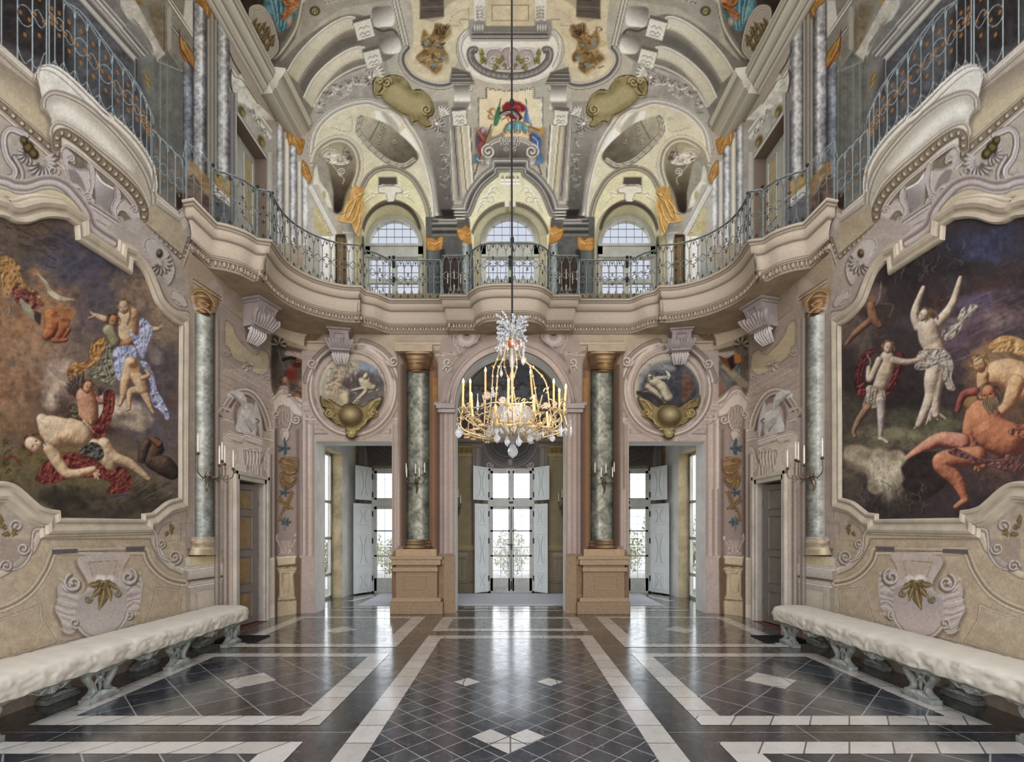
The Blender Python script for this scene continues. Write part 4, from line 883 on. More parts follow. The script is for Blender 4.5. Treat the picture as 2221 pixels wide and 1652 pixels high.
# dark corner behind medallion
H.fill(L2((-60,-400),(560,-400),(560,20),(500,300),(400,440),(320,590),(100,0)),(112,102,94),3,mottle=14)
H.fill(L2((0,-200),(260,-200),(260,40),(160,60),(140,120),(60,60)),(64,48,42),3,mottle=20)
H.mould(spline(L2((560,-100),(545,40),(510,200),(440,330),(370,420),(330,450))),[(-6,CD),(-4,CM),(-1,CG),(3,CS),(7,(150,144,134))])
oval=spline(L2((150,70),(200,40),(260,60),(320,150),(360,280),(370,380),(330,440),(290,460),(230,340),(160,180)),5,True)
H.fill([(p[0]+3,p[1]+4)for p in oval],(70,60,52),4,a=.8)
H.fill(oval,(176,166,150),1);H.mould(oval,[(-2,CD),(0,(206,198,184)),(4,(150,140,128)),(7,(200,192,178)),(9,(120,110,98))],closed=True,flip=False)
for x0,y0,x1,y1,n in[(170,200,290,420,9),(240,230,330,380,7)]:
    for k in range(n):
        t=k/n;x=x0+(x1-x0)*t;y=y0+(y1-y0)*t
        p=L2((x,y))[0];H.leaf(p[0],p[1],20,-70+20*math.sin(k*2),(112,96,58),(164,146,96),(62,48,28),w=.2)
TQ=(84,132,146)
H.fill(spline(L2((270,0),(420,-60),(540,0),(520,80),(460,200),(380,250),(340,160),(280,80)),5,True),TQ,1.5,mottle=60)
for k in range(7):H.line(spline(L2((300+k*22,-40+k*10),(330+k*16,60+k*12),(350+k*10,160+k*12))),2.4,[(150,190,196),(50,96,116)][k%2],a=.8)
H.fill(spline(L2((400,-10),(470,-50),(535,-10),(520,60),(450,130),(400,160),(390,110),(430,60)),5,True),(176,112,64),1,mottle=70)
for P in[((400,10),(440,50),(500,20)),((395,120),(440,90),(520,50)),((400,150),(430,120),(450,130))]:H.line(spline(L2(*P)),2,(92,44,30));H.line([(p[0]+1.6,p[1]-1.6)for p in spline(L2(*P))],1.4,(226,170,110))
H.blob(*L2((455,165))[0],9,14,(206,168,140),soft=.7)
H.line(L2((560,20),(600,-40)),4,(206,200,188));H.fill(L2((570,20),(830,-160),(1240,-160),(1240,0),(880,60),(700,170),(560,330),(540,260)),(160,153,140),2,mottle=10)
x,y=L2((655,85))[0];H.blob(x,y,13,12,(70,62,40),soft=.3);H.blob(x,y-1,9,9,(140,124,78),soft=.5);H.scroll(x,y,6,1.3,0,1,2,(60,50,30),(150,134,84),(206,190,130))
H.line(L2((730,20),(880,-10)),6,(206,200,186));H.line(L2((730,20),(880,-10)),4,(80,72,62),dash=4)
# curved ribs of the corner vault
def beam(top,bot,dk):
    H.fill(spline(top,5)+spline(bot[::-1],5),None,1,g=(top[0][0],top[0][1],(190,182,156),top[-1][0],top[-1][1],(206,198,178)),mottle=8)
    H.mould(spline(top,6),[(-4,CD),(-2,(222,216,202)),(1,(196,190,176)),(3,(150,142,128))])
    H.mould(spline(bot,6),[(-3,(140,132,116)),(-1,(222,214,194)),(1,(120,110,96)),(4,(176,168,150))])
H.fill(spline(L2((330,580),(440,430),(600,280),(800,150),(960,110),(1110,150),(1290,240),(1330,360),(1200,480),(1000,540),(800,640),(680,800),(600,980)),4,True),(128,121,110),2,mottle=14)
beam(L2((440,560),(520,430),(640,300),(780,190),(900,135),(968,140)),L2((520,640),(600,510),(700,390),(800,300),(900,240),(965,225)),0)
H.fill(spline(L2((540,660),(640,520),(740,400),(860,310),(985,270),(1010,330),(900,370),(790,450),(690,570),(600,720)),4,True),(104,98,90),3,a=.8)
beam(L2((570,760),(640,620),(740,510),(860,420),(970,370),(1045,370)),L2((630,830),(700,700),(790,590),(880,510),(980,465),(1060,450)),0)
for P in[((1100,70),(1180,50),(1260,60),(1270,190),(1180,210),(1115,200)),((1165,310),(1240,290),(1310,300),(1320,400),(1240,420),(1180,400))]:
    H.fill(spline(L2(*P),4,True),None,1.4,g=(L2(P[0])[0]+((112,106,98),)+L2(P[4])[0]+((224,220,208),)))
H.line(spline(L2((1120,215),(1180,240),(1260,230),(1290,260))),4,(84,76,70),soft=1.6)
def wave_block(P):
    q=np.array(L2(*P));H.fill([tuple(p)for p in q+np.array([-1.5,-7])],(110,102,92),.7)
    H.fill([tuple(p)for p in q],(212,208,194),.6,mottle=6);H.line([tuple(p)for p in q],1.2,(110,104,94),closed=True)
    f=lambda u,v:tuple(q[0]*(1-u)*(1-v)+q[1]*u*(1-v)+q[2]*u*v+q[3]*(1-u)*v)
    for v in(.32,.62):H.line([f(.2+.15*k,v+(.12 if k%2==0 else 0))for k in range(5)],1.2,(96,90,80))
    H.line([f(.25,.85),f(.75,.85)],1.2,(96,90,80))
wave_block(((950,180),(1088,140),(1125,280),(990,320)));wave_block(((1025,410),(1155,375),(1190,500),(1062,540)))
# garland band above the great arch
gb=spline(L2((620,900),(680,770),(790,660),(920,590),(1040,560),(1200,480),(1230,560),(1300,620)),5)
H.fill(gb+spline(L2((1180,780),(1000,760),(860,790),(740,860),(640,960)),5),(158,152,142),2,mottle=20)
H.mould(spline(L2((640,830),(720,700),(830,600),(960,530),(1060,500))),[(-2,CS),(0,(216,210,196)),(3,CM)])
rs=np.random.RandomState(8)
for k in range(60):
    t=rs.rand();x,y=L2((680+t*380+rs.randn()*8,830-t*200-60*math.sin(t*3)+rs.randn()*30))[0]
    H.line(spline([(x,y),(x+rs.randn()*4,y+rs.randn()*3),(x+rs.randn()*6,y+rs.randn()*4)]),1.5,[(84,78,72),(222,216,204)][k%2],a=.8)
# great lunette arch
ga=spline(L2((615,1190),(640,1040),(700,940),(800,855),(930,800),(1060,780),(1140,800),(1190,820),(1260,830),(1340,890),(1395,970),(1450,1050),(1520,1200),(1570,1380),(1600,1560),(1605,1700)),6)
inner=ga+L2((1530,1700),(1040,1700),(900,1600),(820,1400),(700,1200))
H.fill(inner,(206,198,170),1,mottle=12)
H.fill(L2((1120,860),(1260,880),(1320,960),(1280,1060),(1180,1000),(1130,930)),(222,220,210),1.4);H.fill(L2((1355,990),(1420,1060),(1480,1200),(1440,1160),(1310,1050)),(226,222,212),1.2)
H.fill(spline(L2((1170,860),(1240,900),(1310,990),(1300,1060),(1220,960)),4,True),(176,170,158),3)
H.mould(ga,[(-7,(104,98,90)),(-5,(200,194,182)),(-2,(140,134,126)),(0,(218,212,198)),(4,(176,170,160)),(7,(150,144,136)),(9,(226,220,204)),(12,(196,190,170))],flip=False)
H.mould([(p[0]+16,p[1]+5)for p in ga[60:]],[(-2,CS),(0,(190,184,170)),(2,CD)])
# small side arch
sa=spline(L2((625,1260),(660,1160),(740,1090),(830,1060),(920,1080),(990,1150),(1020,1250),(1015,1340),(980,1450)),6)
H.fill(sa+L2((900,1648),(760,1648),(640,1420)),(150,142,116),1,mottle=14)
H.mould(sa,[(-4,(150,144,128)),(-1,(214,206,184)),(3,(176,168,146)),(6,(126,118,98)),(9,(214,206,180)),(12,(176,168,140))])
H.fill(spline(L2((660,1190),(720,1150),(820,1120),(900,1150),(960,1250),(960,1370),(900,1500),(860,1640),(800,1640),(780,1480),(740,1330),(690,1230)),4,True),None,3,g=(730,330,(164,154,124),735,450,(52,40,30)),mottle=12)
relief(L2((710,1200),(760,1160),(830,1180),(890,1220),(920,1270),(850,1280),(780,1270),(740,1240)),col=(190,182,164),n=4,sh=1.5,mot=30)
for P in[((880,1180),(920,1170),(930,1200),(890,1210)),((920,1200),(950,1220),(940,1250),(900,1240))]:H.fill(spline(L2(*P),3,True),(112,100,88),1)
H.scroll(*L2((865,1335))[0],8,1.6,90,1,2.4);H.line(spline(L2((790,1280),(840,1340),(880,1390),(870,1430))),1.6,(190,180,160))
for k in range(24):
    x,y=L2((740+rs.rand()*170,1160+rs.rand()*120))[0];H.line(spline([(x,y),(x+rs.randn()*4,y+rs.randn()*3),(x+rs.randn()*5,y+rs.randn()*3)]),1.4,[(70,62,54),(228,222,208)][k%2],a=.8)
H.fill(L2((640,1240),(700,1190),(760,1300),(800,1500),(800,1648),(740,1648),(660,1460),(640,1360)),(150,144,130),1.4,mottle=20)
H.fill(L2((650,1320),(670,1280),(690,1400),(760,1500),(790,1620),(650,1560),(640,1440)),(206,202,186),1.2,mottle=20);H.blob(*L2((725,1520))[0],6,13,(176,166,104),soft=.4)
# spandrel dish
dish=spline(L2((1000,900),(985,1000),(1030,1090),(1100,1170),(1230,1270),(1350,1300),(1440,1240),(1450,1190),(1390,1110),(1300,1030),(1210,960),(1100,920)),5,True)
H.fill([(p[0]+1,p[1]+3)for p in dish],(84,76,62),3);H.fill(dish,None,1,g=(800,260,(176,168,146),860,345,(104,96,82)),mottle=16)
rim=spline(L2((1010,905),(990,1010),(1040,1090),(1130,1180),(1230,1255),(1340,1285),(1430,1235)),6)
H.mould(rim,[(-5,CD),(-3,(206,200,180)),(0,(150,142,124)),(4,(196,188,168)),(6,CD)],flip=True)
Q=rim[::3]
for p in Q:H.line([(p[0]-4,p[1]+4),(p[0]+3,p[1]-2)],1.2,(84,76,62),a=.8)
for k in range(6):H.scroll(*L2((1180-6*k+3,960+k*28))[0],5,1.2,0,1,1.6,(80,72,60),(140,132,114),(190,182,160))
H.scroll(*L2((1275,1100))[0],5,1.2,0,1,1.6,(80,72,60),(140,132,114),(190,182,160));H.line(L2((1085,1080),(1160,940)),1.6,(80,72,62))
H.line(L2((1225,1260),(1240,1290)),6,(150,142,124));H.line(L2((1030,1110),(1060,1120)),6,(170,162,142))
for P in[((900,930),(940,915),(930,1020),(780,990)),((1330,1370),(1460,1420),(1500,1560))]:H.line(spline(L2(*P)),1.2,(140,130,104),a=.8)
# arches over the windows (outer mould painted, reveal is built)
wa=spline(L2((1010,1480),(1060,1380),(1130,1320),(1220,1300),(1320,1320),(1420,1390),(1490,1500),(1530,1600),(1555,1730)),6)
H.fill(wa+[(925,560),(782,560),(782,430)],(212,206,164),1,mottle=12)
H.mould(wa,[(-5,(84,78,68)),(-3,(176,168,146)),(0,(100,94,82)),(3,(190,182,158)),(6,(112,104,90)),(8,(214,206,172))])
H.fill(ell(849,510,66,78,190,350,20)+ell(849,514,60,70,350,190,20),(104,92,76),1.4)
H.fill(L2((1150,1375),(1290,1375),(1300,1460),(1150,1460)),(92,84,74),1.6)
for sx in(-1,1):
    for P in[((0,1450),(60,1440),(90,1470),(70,1500)),((60,1480),(110,1500),(150,1490),(140,1530)),((120,1520),(160,1540),(190,1570))]:
        H.line(spline(L2(*[(1235+sx*a,b)for a,b in P])),3,(236,230,206));H.line([(p[0]+1.3,p[1]+1.5)for p in spline(L2(*[(1235+sx*a,b)for a,b in P]))],1.3,(140,130,96))
relief(L2((1150,1450),(1230,1440),(1310,1450),(1330,1490),(1280,1500),(1270,1560),(1220,1560),(1200,1500),(1150,1490)),n=4,sh=1.5,col=(216,210,190))
# wall strips between the windows
H.fill([(923,470),(1040,470),(1040,680),(923,680)],(92,92,88),1,mottle=14)
vbands(H,540,700,[(928,(84,88,88)),(931,(112,118,116)),(952,(84,90,90)),(955,(54,54,54)),(965,(60,58,56))]);H.fill([(965,560),(1000,560),(1000,660),(965,660)],(76,62,54),1,mottle=14)
marble_col(H,1002,1022,525,680,(84,90,88),(132,140,136),(176,184,178),41,amp=.3);H.blob(1012,526,10,5,(150,156,150),soft=.4)
gold_cap(cr(650,400,4.627,[(1265,540),(1300,530),(1345,540),(1370,555),(1400,530),(1440,525),(1435,600),(1415,655),(1290,660),(1270,600)]),[cr(650,400,4.627,[(1290,580),(1350,600),(1410,570)])])
gold_cap(cr(650,400,4.627,[(1570,420),(1600,440),(1640,430),(1670,400),(1690,430),(1750,410),(1780,530),(1755,600),(1690,590),(1640,570),(1600,540),(1580,480)]),[cr(650,400,4.627,[(1600,460),(1680,500),(1740,460)])])
for y,w,c in[(478,4,(60,56,52)),(484,3,(150,146,136)),(490,3,(70,66,62)),(496,3,(140,136,126)),(503,3,(56,52,48)),(510,4,(120,116,106))]:
    H.line([(938,y),(990,y)],w,c)
# deep vertical channels between the arches
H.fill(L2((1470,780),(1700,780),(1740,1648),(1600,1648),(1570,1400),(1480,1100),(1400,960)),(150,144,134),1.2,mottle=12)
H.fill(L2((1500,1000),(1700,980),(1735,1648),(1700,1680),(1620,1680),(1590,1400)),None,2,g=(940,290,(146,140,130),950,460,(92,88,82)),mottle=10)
for k in range(60):
    t=rs.rand();x,y=L2((1630+t*50+rs.randn()*16,830+t*700))[0]
    H.line(spline([(x,y),(x+rs.randn()*4,y+rs.randn()*3),(x+rs.randn()*5,y+3+rs.randn()*4)]),1.5,[(76,72,66),(206,202,190)][k%2],a=.8-.4*t)
H.mould(L2((1520,790),(1690,790),(1730,1560)),[(-2,(226,220,206)),(1,CS),(3,CM)],flip=False)
for cx,cy in[(1080,600),(1600,960)]:
    x,y=L2((cx,cy))[0];shell(x,y,15,-90 if cx<1300 else 90,10,330)
    H.blob(x,y,5,5,(226,220,206),soft=.5)
for a in range(6):H.leaf(*L2((1110,580))[0],26,-60+a*22,(196,190,178),(230,226,214),(84,78,70),w=.16);H.leaf(*L2((1640,900))[0],22,-110+a*18,(196,190,178),(230,226,214),(84,78,70),w=.16)
# gilt cartouche
gc=spline(L2((1115,620),(1150,600),(1175,640),(1180,680),(1150,720),(1190,680),(1180,620),(1240,585),(1330,600),(1390,660),(1410,700),(1480,700),(1550,760),(1580,840),(1570,890),(1530,920),(1560,970),(1510,985),(1450,940),(1410,950),(1380,900),(1330,880),(1250,830),(1200,780),(1170,740),(1130,740),(1110,700)),4,True)
H.fill([(p[0]-1,p[1]+5)for p in gc],(92,82,66),4,a=.7);H.fill(gc,(140,126,84),1,mottle=24)
H.fill(spline(L2((1220,690),(1300,660),(1380,730),(1480,760),(1530,820),(1490,880),(1400,880),(1300,820),(1210,760)),5,True),(168,156,112),7)
H.line(gc,2.6,(62,52,30),closed=True);H.line([(p[0]+2,p[1]+2.5)for p in gc],1.8,(196,182,130),a=.7,closed=True)
for c,r,a,w_ in[((1215,640),9,0,-1),((1525,850),10,90,1),((1160,625),6,180,1)]:H.scroll(*L2(c)[0],r,1.4,a,w_,4,(60,50,28),(140,126,80),(206,192,140))
# sand panel with trophy
sp=spline(L2((1290,-300),(1400,0),(1420,330),(1360,400),(1350,480),(1400,560),(1490,615),(1590,635),(1690,625)),4)+L2((1715,560),(1780,450),(1780,300),(1850,240),(1890,150),(1900,0),(1900,-300))
H.fill(sp,(204,190,156),1,mottle=16)
H.mould(L2((1230,-300),(1275,-40),(1370,360)),[(-6,CD),(-4,CM),(-2,(222,216,200)),(1,CS),(3,CM),(6,(216,210,196)),(8,CD)]);
H.mould(spline(L2((1370,365),(1330,420),(1330,500),(1390,590),(1490,650),(1620,680),(1720,660),(1740,600))),[(-5,(96,90,82)),(-2,(196,190,178)),(2,(130,124,116)),(6,(84,78,72)),(9,(206,200,188)),(12,(150,144,136))],flip=True)
H.fill(L2((1480,-300),(1650,-300),(1660,130),(1470,150)),(96,84,76),1,mottle=10);H.fill(L2((1530,-300),(1640,-300),(1640,0),(1540,15)),(72,56,68),1);H.line(L2((1480,60),(1655,50)),3,(130,120,104));H.line(L2((1500,90),(1655,85)),2,(70,60,52))
H.fill(spline(L2((1480,-200),(1650,-200),(1790,-40),(1700,30),(1650,90),(1650,145),(1480,145)),2,True),(110,98,86),2,a=.35)
H.mould(L2((1850,60),(1848,148),(1780,148),(1775,195),(1700,195),(1720,130),(1800,80),(1845,80)),[(-1,(110,98,76)),(.5,(228,216,186)),(1.4,(190,176,144))],closed=True)
BRN,BRL,BRD=(140,112,70),(190,162,106),(76,54,34)
tro=spline(L2((1500,230),(1530,260),(1560,270),(1600,180),(1640,190),(1700,200),(1705,260),(1650,320),(1660,380),(1690,430),(1680,480),(1640,470),(1640,530),(1590,570),(1540,530),(1470,480),(1440,440),(1500,380),(1480,320)),4,True)
H.sym=False
for m in(0,1):
    f=(lambda P:H._m(P))if m else(lambda P:P)
    H.fill([(p[0]+2,p[1]+3)for p in f(tro)],(110,92,64),5,a=.5);H.fill(f(tro),BRN,2,mottle=50)
    for k in range(28):
        x,y=f(L2((1470+rs.rand()*210,210+rs.rand()*320)))[0];H.line(spline([(x,y),(x+rs.randn()*6,y+rs.randn()*4),(x+rs.randn()*8,y+rs.randn()*7)]),2.2,[BRD,BRL][k%2],a=.8)
    for c,r in[((1520,340),8),((1650,450),7),((1580,500),8),((1610,350),6)]:H.blob(*f(L2(c))[0],r,r*.6,(96,150,170),soft=.6,rot=20)
H.sym=True
for k in range(8):H.line(L2((1600+k*8,270),(1590+k*16,185+(k%3)*10)),1.6,BRD)
# central oval cove
cov=L2((2173,650),(2050,645),(1930,610),(1850,560),(1800,470),(1780,380),(1790,290),(1830,240))
H.fill(spline(cov,6)+L2((1870,320),(2173,310)),(214,210,196),1,mottle=8)
H.fill(L2((1850,150),(2173,150),(2173,320),(1880,320),(1845,250)),(150,144,136),1,mottle=10)
for y,w,c in[(225,2,(84,78,72)),(240,4,(120,114,108)),(268,4,(84,80,78)),(290,3,(150,144,136)),(300,2,(70,64,60)),(308,3,(190,184,174))]:H.line(L2((1880,y),(2173,y)),w,c)
H.mould(spline(L2((1845,245),(1790,320),(1785,420),(1830,520))),[(-5,(110,104,96)),(-2,(216,210,198)),(2,(130,124,116)),(5,(206,200,188)),(8,(104,98,92))])
H.mould(spline(cov,6),[(-2,(150,144,130)),(0,(222,216,202)),(3,(190,184,172))])
H.fill(L2((1720,520),(1860,560),(1900,655),(1700,650)),(110,104,96),1.4);
for y in(570,600,630):H.line(L2((1715,y),(1830+(y-570),y)),2,(70,64,60));H.line(L2((1715,y+10),(1830+(y-570),y+10)),2,(160,154,146))
bas=spline(L2((2173,590),(2060,580),(1950,540),(1880,470),(1870,400),(1900,390)),6)
H.fill(bas+L2((1930,370),(2173,370)),(196,190,178),1)
H.mould(bas,[(-10,(176,170,160)),(-7,(84,80,76)),(-4,(160,154,146)),(3,(124,118,112)),(6,(84,80,76)),(8,(150,144,136))])
for p in bas[::2]:H.line([(p[0],p[1]-3),(p[0]+1,p[1]+5)],1.4,(84,80,76),a=.7)
H.fill(spline(L2((2173,400),(2050,370),(1980,400),(1950,460),(2000,520),(2173,550)),4),(176,166,158),3)
relief(L2((1985,470),(2000,400),(2060,380),(2110,400),(2120,380),(2173,375),(2173,520),(2100,530),(2030,520)),col=(166,152,150),n=4,sh=2)
H.scroll(*L2((2045,460))[0],8,1.4,0,1,3)
for x,y,a,L in[(1960,440,100,16),(1960,450,60,14),(1950,430,260,16),(1980,460,200,14),(2100,480,200,16),(2110,470,260,14),(2070,500,120,16),(2120,490,60,12)]:H.leaf(*L2((x,y))[0],L,a,(128,124,60),(176,170,98),(64,58,30),w=.34)
H.fill(L2((1890,-20),(1980,-20),(1975,160),(1895,160)),(216,212,200),1);H.fill(L2((1890,-300),(1980,-300),(1975,-20),(1890,-20)),(176,170,160),1)
for k in range(4):
    for sx in(-1,1):H.scroll(*L2((1935+sx*18,60+k*26))[0],5,1.1,90,sx,1.8)
for x in(1898,1918,1938,1958):H.blob(*L2((x,215))[0],4.2,13,(120,114,108),soft=.2);H.blob(*L2((x,212))[0],2.6,11,(216,212,202),soft=.7)
H.fill(L2((1980,-300),(2173,-300),(2173,220),(1985,220)),(200,184,148),1,mottle=20);H.mould(L2((2173,40),(2030,40),(2030,160),(2173,160)),[(-1.5,(222,206,172)),(0,(120,104,76)),(1.5,(206,190,156))])
H.line(L2((1980,215),(2173,215)),8,(130,122,110),soft=2)
# ribs flanking the emblem
H.fill(L2((1735,660),(1860,660),(1865,850),(1740,850)),None,1,g=(990,185,(110,104,98),990,215,(224,220,208)));H.fill(L2((1735,790),(1865,790),(1840,860),(1730,860)),(96,90,84),3,a=.7)
H.scroll(*L2((1868,690))[0],4,1.3,90,1,1.6)
rb=L2((1740,970),(1835,970),(1870,1480),(1800,1500));H.fill(rb,(190,180,152),1,mottle=10)
vx=lambda x,d:(x[0]+d,x[1])
a0,a1=L2((1700,860),(1760,1560));H.fill([a0,L2((1745,860))[0],L2((1800,1560))[0],a1],(146,138,130),1.4,mottle=10)
for xa,xb,w,c in[(1785,1835,2,(120,110,92)),(1800,1850,2,(214,206,182)),(1845,1885,3,(226,222,210)),(1862,1900,1.4,CD),(1735,1775,2,(84,78,72))]:H.line(L2((xa,970),(xb,1520)),w,c)
wave_block(((1718,862),(1830,855),(1840,970),(1730,980)))
# emblem panel
ep=L2((1925,1000),(1925,760),(1990,760),(1990,685),(2080,700),(2173,708))
H.fill(ep+L2((2173,1100),(1925,1100)),(214,200,166),1,mottle=10);H.line(ep,3.6,(80,72,60));H.line(ep,2.6,(234,228,212),dash=4)
H.fill(L2((1895,1000),(2173,1000),(2173,1240),(1960,1290),(1890,1240)),(132,118,100),5,mottle=10,a=.8)
H.sym=False
E=lambda*p:Z6(*p)
H.fill(E((850,250),(870,400),(850,520),(770,510),(780,400),(820,290)),(70,118,84),1,mottle=24);H.line(E((860,190),(845,260)),2,(50,50,44))
H.fill(E((1165,250),(1200,400),(1240,520),(1180,480),(1120,470),(1140,380)),(98,124,158),1,mottle=24);H.line(E((1160,190),(1165,250)),2,(50,50,44))
H.line(E((1180,280),(1210,480)),1.6,(190,204,220));H.line(E((1150,300),(1160,440)),1.4,(60,84,120))
for x,y in[(950,270),(1010,255),(1070,270),(1110,300),(920,300),(980,300),(1050,310)]:H.blob(*E((x,y))[0],11,11,(142,42,44),soft=.4)
for x,y in[(1060,280),(1090,310),(1020,280)]:H.scroll(*E((x,y))[0],4,1.3,0,1,1.4,(90,20,24),(150,50,52),(226,150,146))
H.fill(E((870,370),(930,330),(1010,325),(1090,360),(1130,420),(1060,450),(960,420)),(132,40,40),1)
H.mould(spline(E((860,375),(930,345),(1010,345),(1070,400),(1075,430))),[(-5,(52,52,50)),(-1,(64,62,58)),(0,(222,220,210)),(2,(60,58,54)),(4,(214,210,200)),(5,(120,40,40))]);
H.fill(spline(E((860,420),(950,400),(960,440),(900,500),(880,580),(760,640),(765,560),(820,500)),4,True),(214,196,150),1,mottle=20);H.line(spline(E((870,440),(930,410),(950,450))),2,(130,70,44))
tl=spline(E((885,640),(900,540),(960,470),(1040,455),(1130,480),(1200,550),(1205,660)),5)
H.fill(tl,(96,158,160),1,mottle=20);H.fill(E((900,640),(930,560),(960,600),(1010,550),(1060,610),(1110,560),(1150,620),(1200,580),(1205,670),(890,670)),(216,188,144),1,mottle=20)
for k in range(6):H.line(E((920+k*50,480+abs(k-2.5)*14),(910+k*54,590)),2.4,[(56,118,130),(150,196,190)][k%2]);H.line(E((910+k*54,560),(925+k*54,600),(940+k*54,560)),1.6,(170,80,44))
H.line(tl,3,(140,96,52));H.line([(p[0],p[1]-1.4)for p in tl],1.2,(206,160,90))
H.line(E((1200,520),(1340,570)),5,(150,104,48));H.blob(*E((1350,570))[0],6,10,(190,144,72),soft=.3,rot=20);H.line(E((700,330),(770,400)),2,(120,80,40));H.blob(*E((760,330))[0],9,8,(170,130,66),soft=.4);H.blob(*E((770,340))[0],5,5,(206,196,170),soft=.4)
H.mould(spline(E((720,380),(720,420),(760,430))),[(-2,(90,60,30)),(0,(200,150,80)),(2,(90,60,30))])
H.fill(spline(E((600,560),(660,530),(690,640),(660,760),(600,860),(575,760)),4,True),(134,70,76),1,mottle=44);H.fill(spline(E((560,620),(590,560),(580,760),(555,760)),4,True),(84,96,112),1);H.blob(*E((650,560))[0],6,8,(150,160,168),soft=.5)
H.line(E((560,540),(690,720)),3,(170,124,66));H.line(E((750,500),(660,720),(550,1095)),2.6,(122,58,34));H.line(E((1200,620),(1345,1090)),2.6,(110,50,34))
H.fill(spline(E((1215,600),(1300,620),(1350,700),(1340,820),(1370,900),(1330,960),(1280,980),(1290,860),(1240,720)),4,True),(86,112,156),1,mottle=44);H.line(spline(E((1240,640),(1300,700),(1290,780))),2,(170,188,216));H.fill(E((1340,870),(1375,880),(1370,960),(1340,960)),(84,130,140),1)
H.fill(E((540,850),(600,850),(600,960),(540,960)),(86,116,124),2);H.line(spline(E((570,900),(610,930),(650,920),(640,960))),1.6,(200,204,196))
H.sym=True
# scroll console over the centre window and hooded arch
H.fill(spline(E((964,660),(860,670),(760,690),(680,740),(640,820),(650,900),(680,970),(740,970),(770,920),(964,900)),5),None,1,g=(1060,300,(150,144,136),1070,345,(96,90,84)),mottle=12)
H.mould(spline(E((964,690),(880,680),(800,700),(730,740),(700,780))),[(-4,(84,78,72)),(-2,(214,210,200)),(2,(130,124,116)),(5,(206,202,190)),(7,(80,74,68))])
H.scroll(*E((715,820))[0],14,1.7,270,-1,4.4);H.fill(spline(E((650,850),(680,890),(760,900),(770,960),(740,975),(690,970),(660,920)),4,True),None,1,g=(1050,340,(120,114,106),1060,357,(212,208,196)))
for x in(870,900,930,955):H.line(spline(E((x,640),(x-14,690),(x,740))),2,(206,200,190));H.line(spline(E((x+10,640),(x-4,690),(x+10,740))),1.6,(84,78,72))
H.scroll(*E((925,785))[0],5,1.2,0,1,1.8)
hood=E((270,1475),(420,1475),(440,1400),(480,1300),(560,1180),(660,1070),(770,990),(770,910),(964,910))
hp=hood[:2]+spline(hood[1:7],5)[1:-1]+hood[6:]
H.mould([(p[0]+2,p[1]+6)for p in hp],[(-9,(62,58,54)),(-7,(176,172,160)),(-5,(84,80,76)),(-3,(206,202,190)),(0,(130,126,118)),(5,(84,82,80)),(10,(92,90,88)),(12,(200,196,184)),(14,(70,66,62))])
inner2=E((300,1560),(480,1570),(520,1480),(570,1350),(640,1240),(740,1150),(810,1100),(820,1040),(964,1040))
ip=inner2[:2]+spline(inner2[1:7],5)[1:-1]+inner2[6:]
H.fill(ip[1:]+[(1106.5,490),(1027,560)],(214,208,170),1,mottle=10)
H.mould(ip,[(-7,(84,80,76)),(-5,(196,192,180)),(-2,(84,80,76)),(1,(160,156,146)),(4,(104,98,88)),(6,(222,216,184))])
H.fill(E((270,1490),(440,1490),(430,1652),(330,1652)),(130,126,118),1)
for y in(1500,1540,1580,1620):H.line(E((280+(y-1500)*.4,y),(430,y)),3,(206,202,190));H.line(E((280+(y-1500)*.4,y+18),(430,y+18)),2.4,(66,62,58))
H.fill(E((140,1510),(300,1510),(300,1630),(180,1625)),(48,44,40),2)
for y in(1640,1665):H.line(E((120,y),(330,y)),3,(160,156,148))
for k in range(3):H.fill(E((862+k*50,1150),(900+k*50,1150),(900+k*50,1210),(862+k*50,1210)),(236,232,222),.6);H.line(E((862+k*50,1180),(900+k*50,1180)),1,(140,134,122));H.fill(E((866+k*50,1140),(882+k*50,1100),(898+k*50,1140)),(110,104,90),.6)
for P,w in[(((720,1290),(760,1240),(800,1240),(830,1280)),3),(((690,1340),(720,1300),(760,1290),(790,1310)),3),(((690,1350),(740,1350),(770,1390),(740,1420),(700,1400)),2.4),(((600,1450),(640,1400),(680,1400),(680,1430)),3),(((570,1540),(600,1480),(640,1440)),2.4),(((640,1380),(660,1360),(700,1380)),2)]:
    H.line(spline(E(*P)),w,(236,232,212));H.line([(p[0]+1.2,p[1]+1.5)for p in spline(E(*P))],1.3,(140,132,104))
H.fill(ell(1106.5,528,88,92,195,345,24)+ell(1106.5,532,82,84,345,195,24),(112,102,82),1.6,one=True)
H.fill(E((905,1400),(964,1390),(964,1560),(910,1560)),(212,206,180),1);H.fill(E((915,1480),(964,1480),(964,1550),(915,1550)),(176,172,110),1)
# spandrel between the hood and the side arch below
H.line([(945,470),(1000,470)],3,(60,56,52));H.line([(940,476),(1000,476)],3,(150,146,138))
H.sym=False

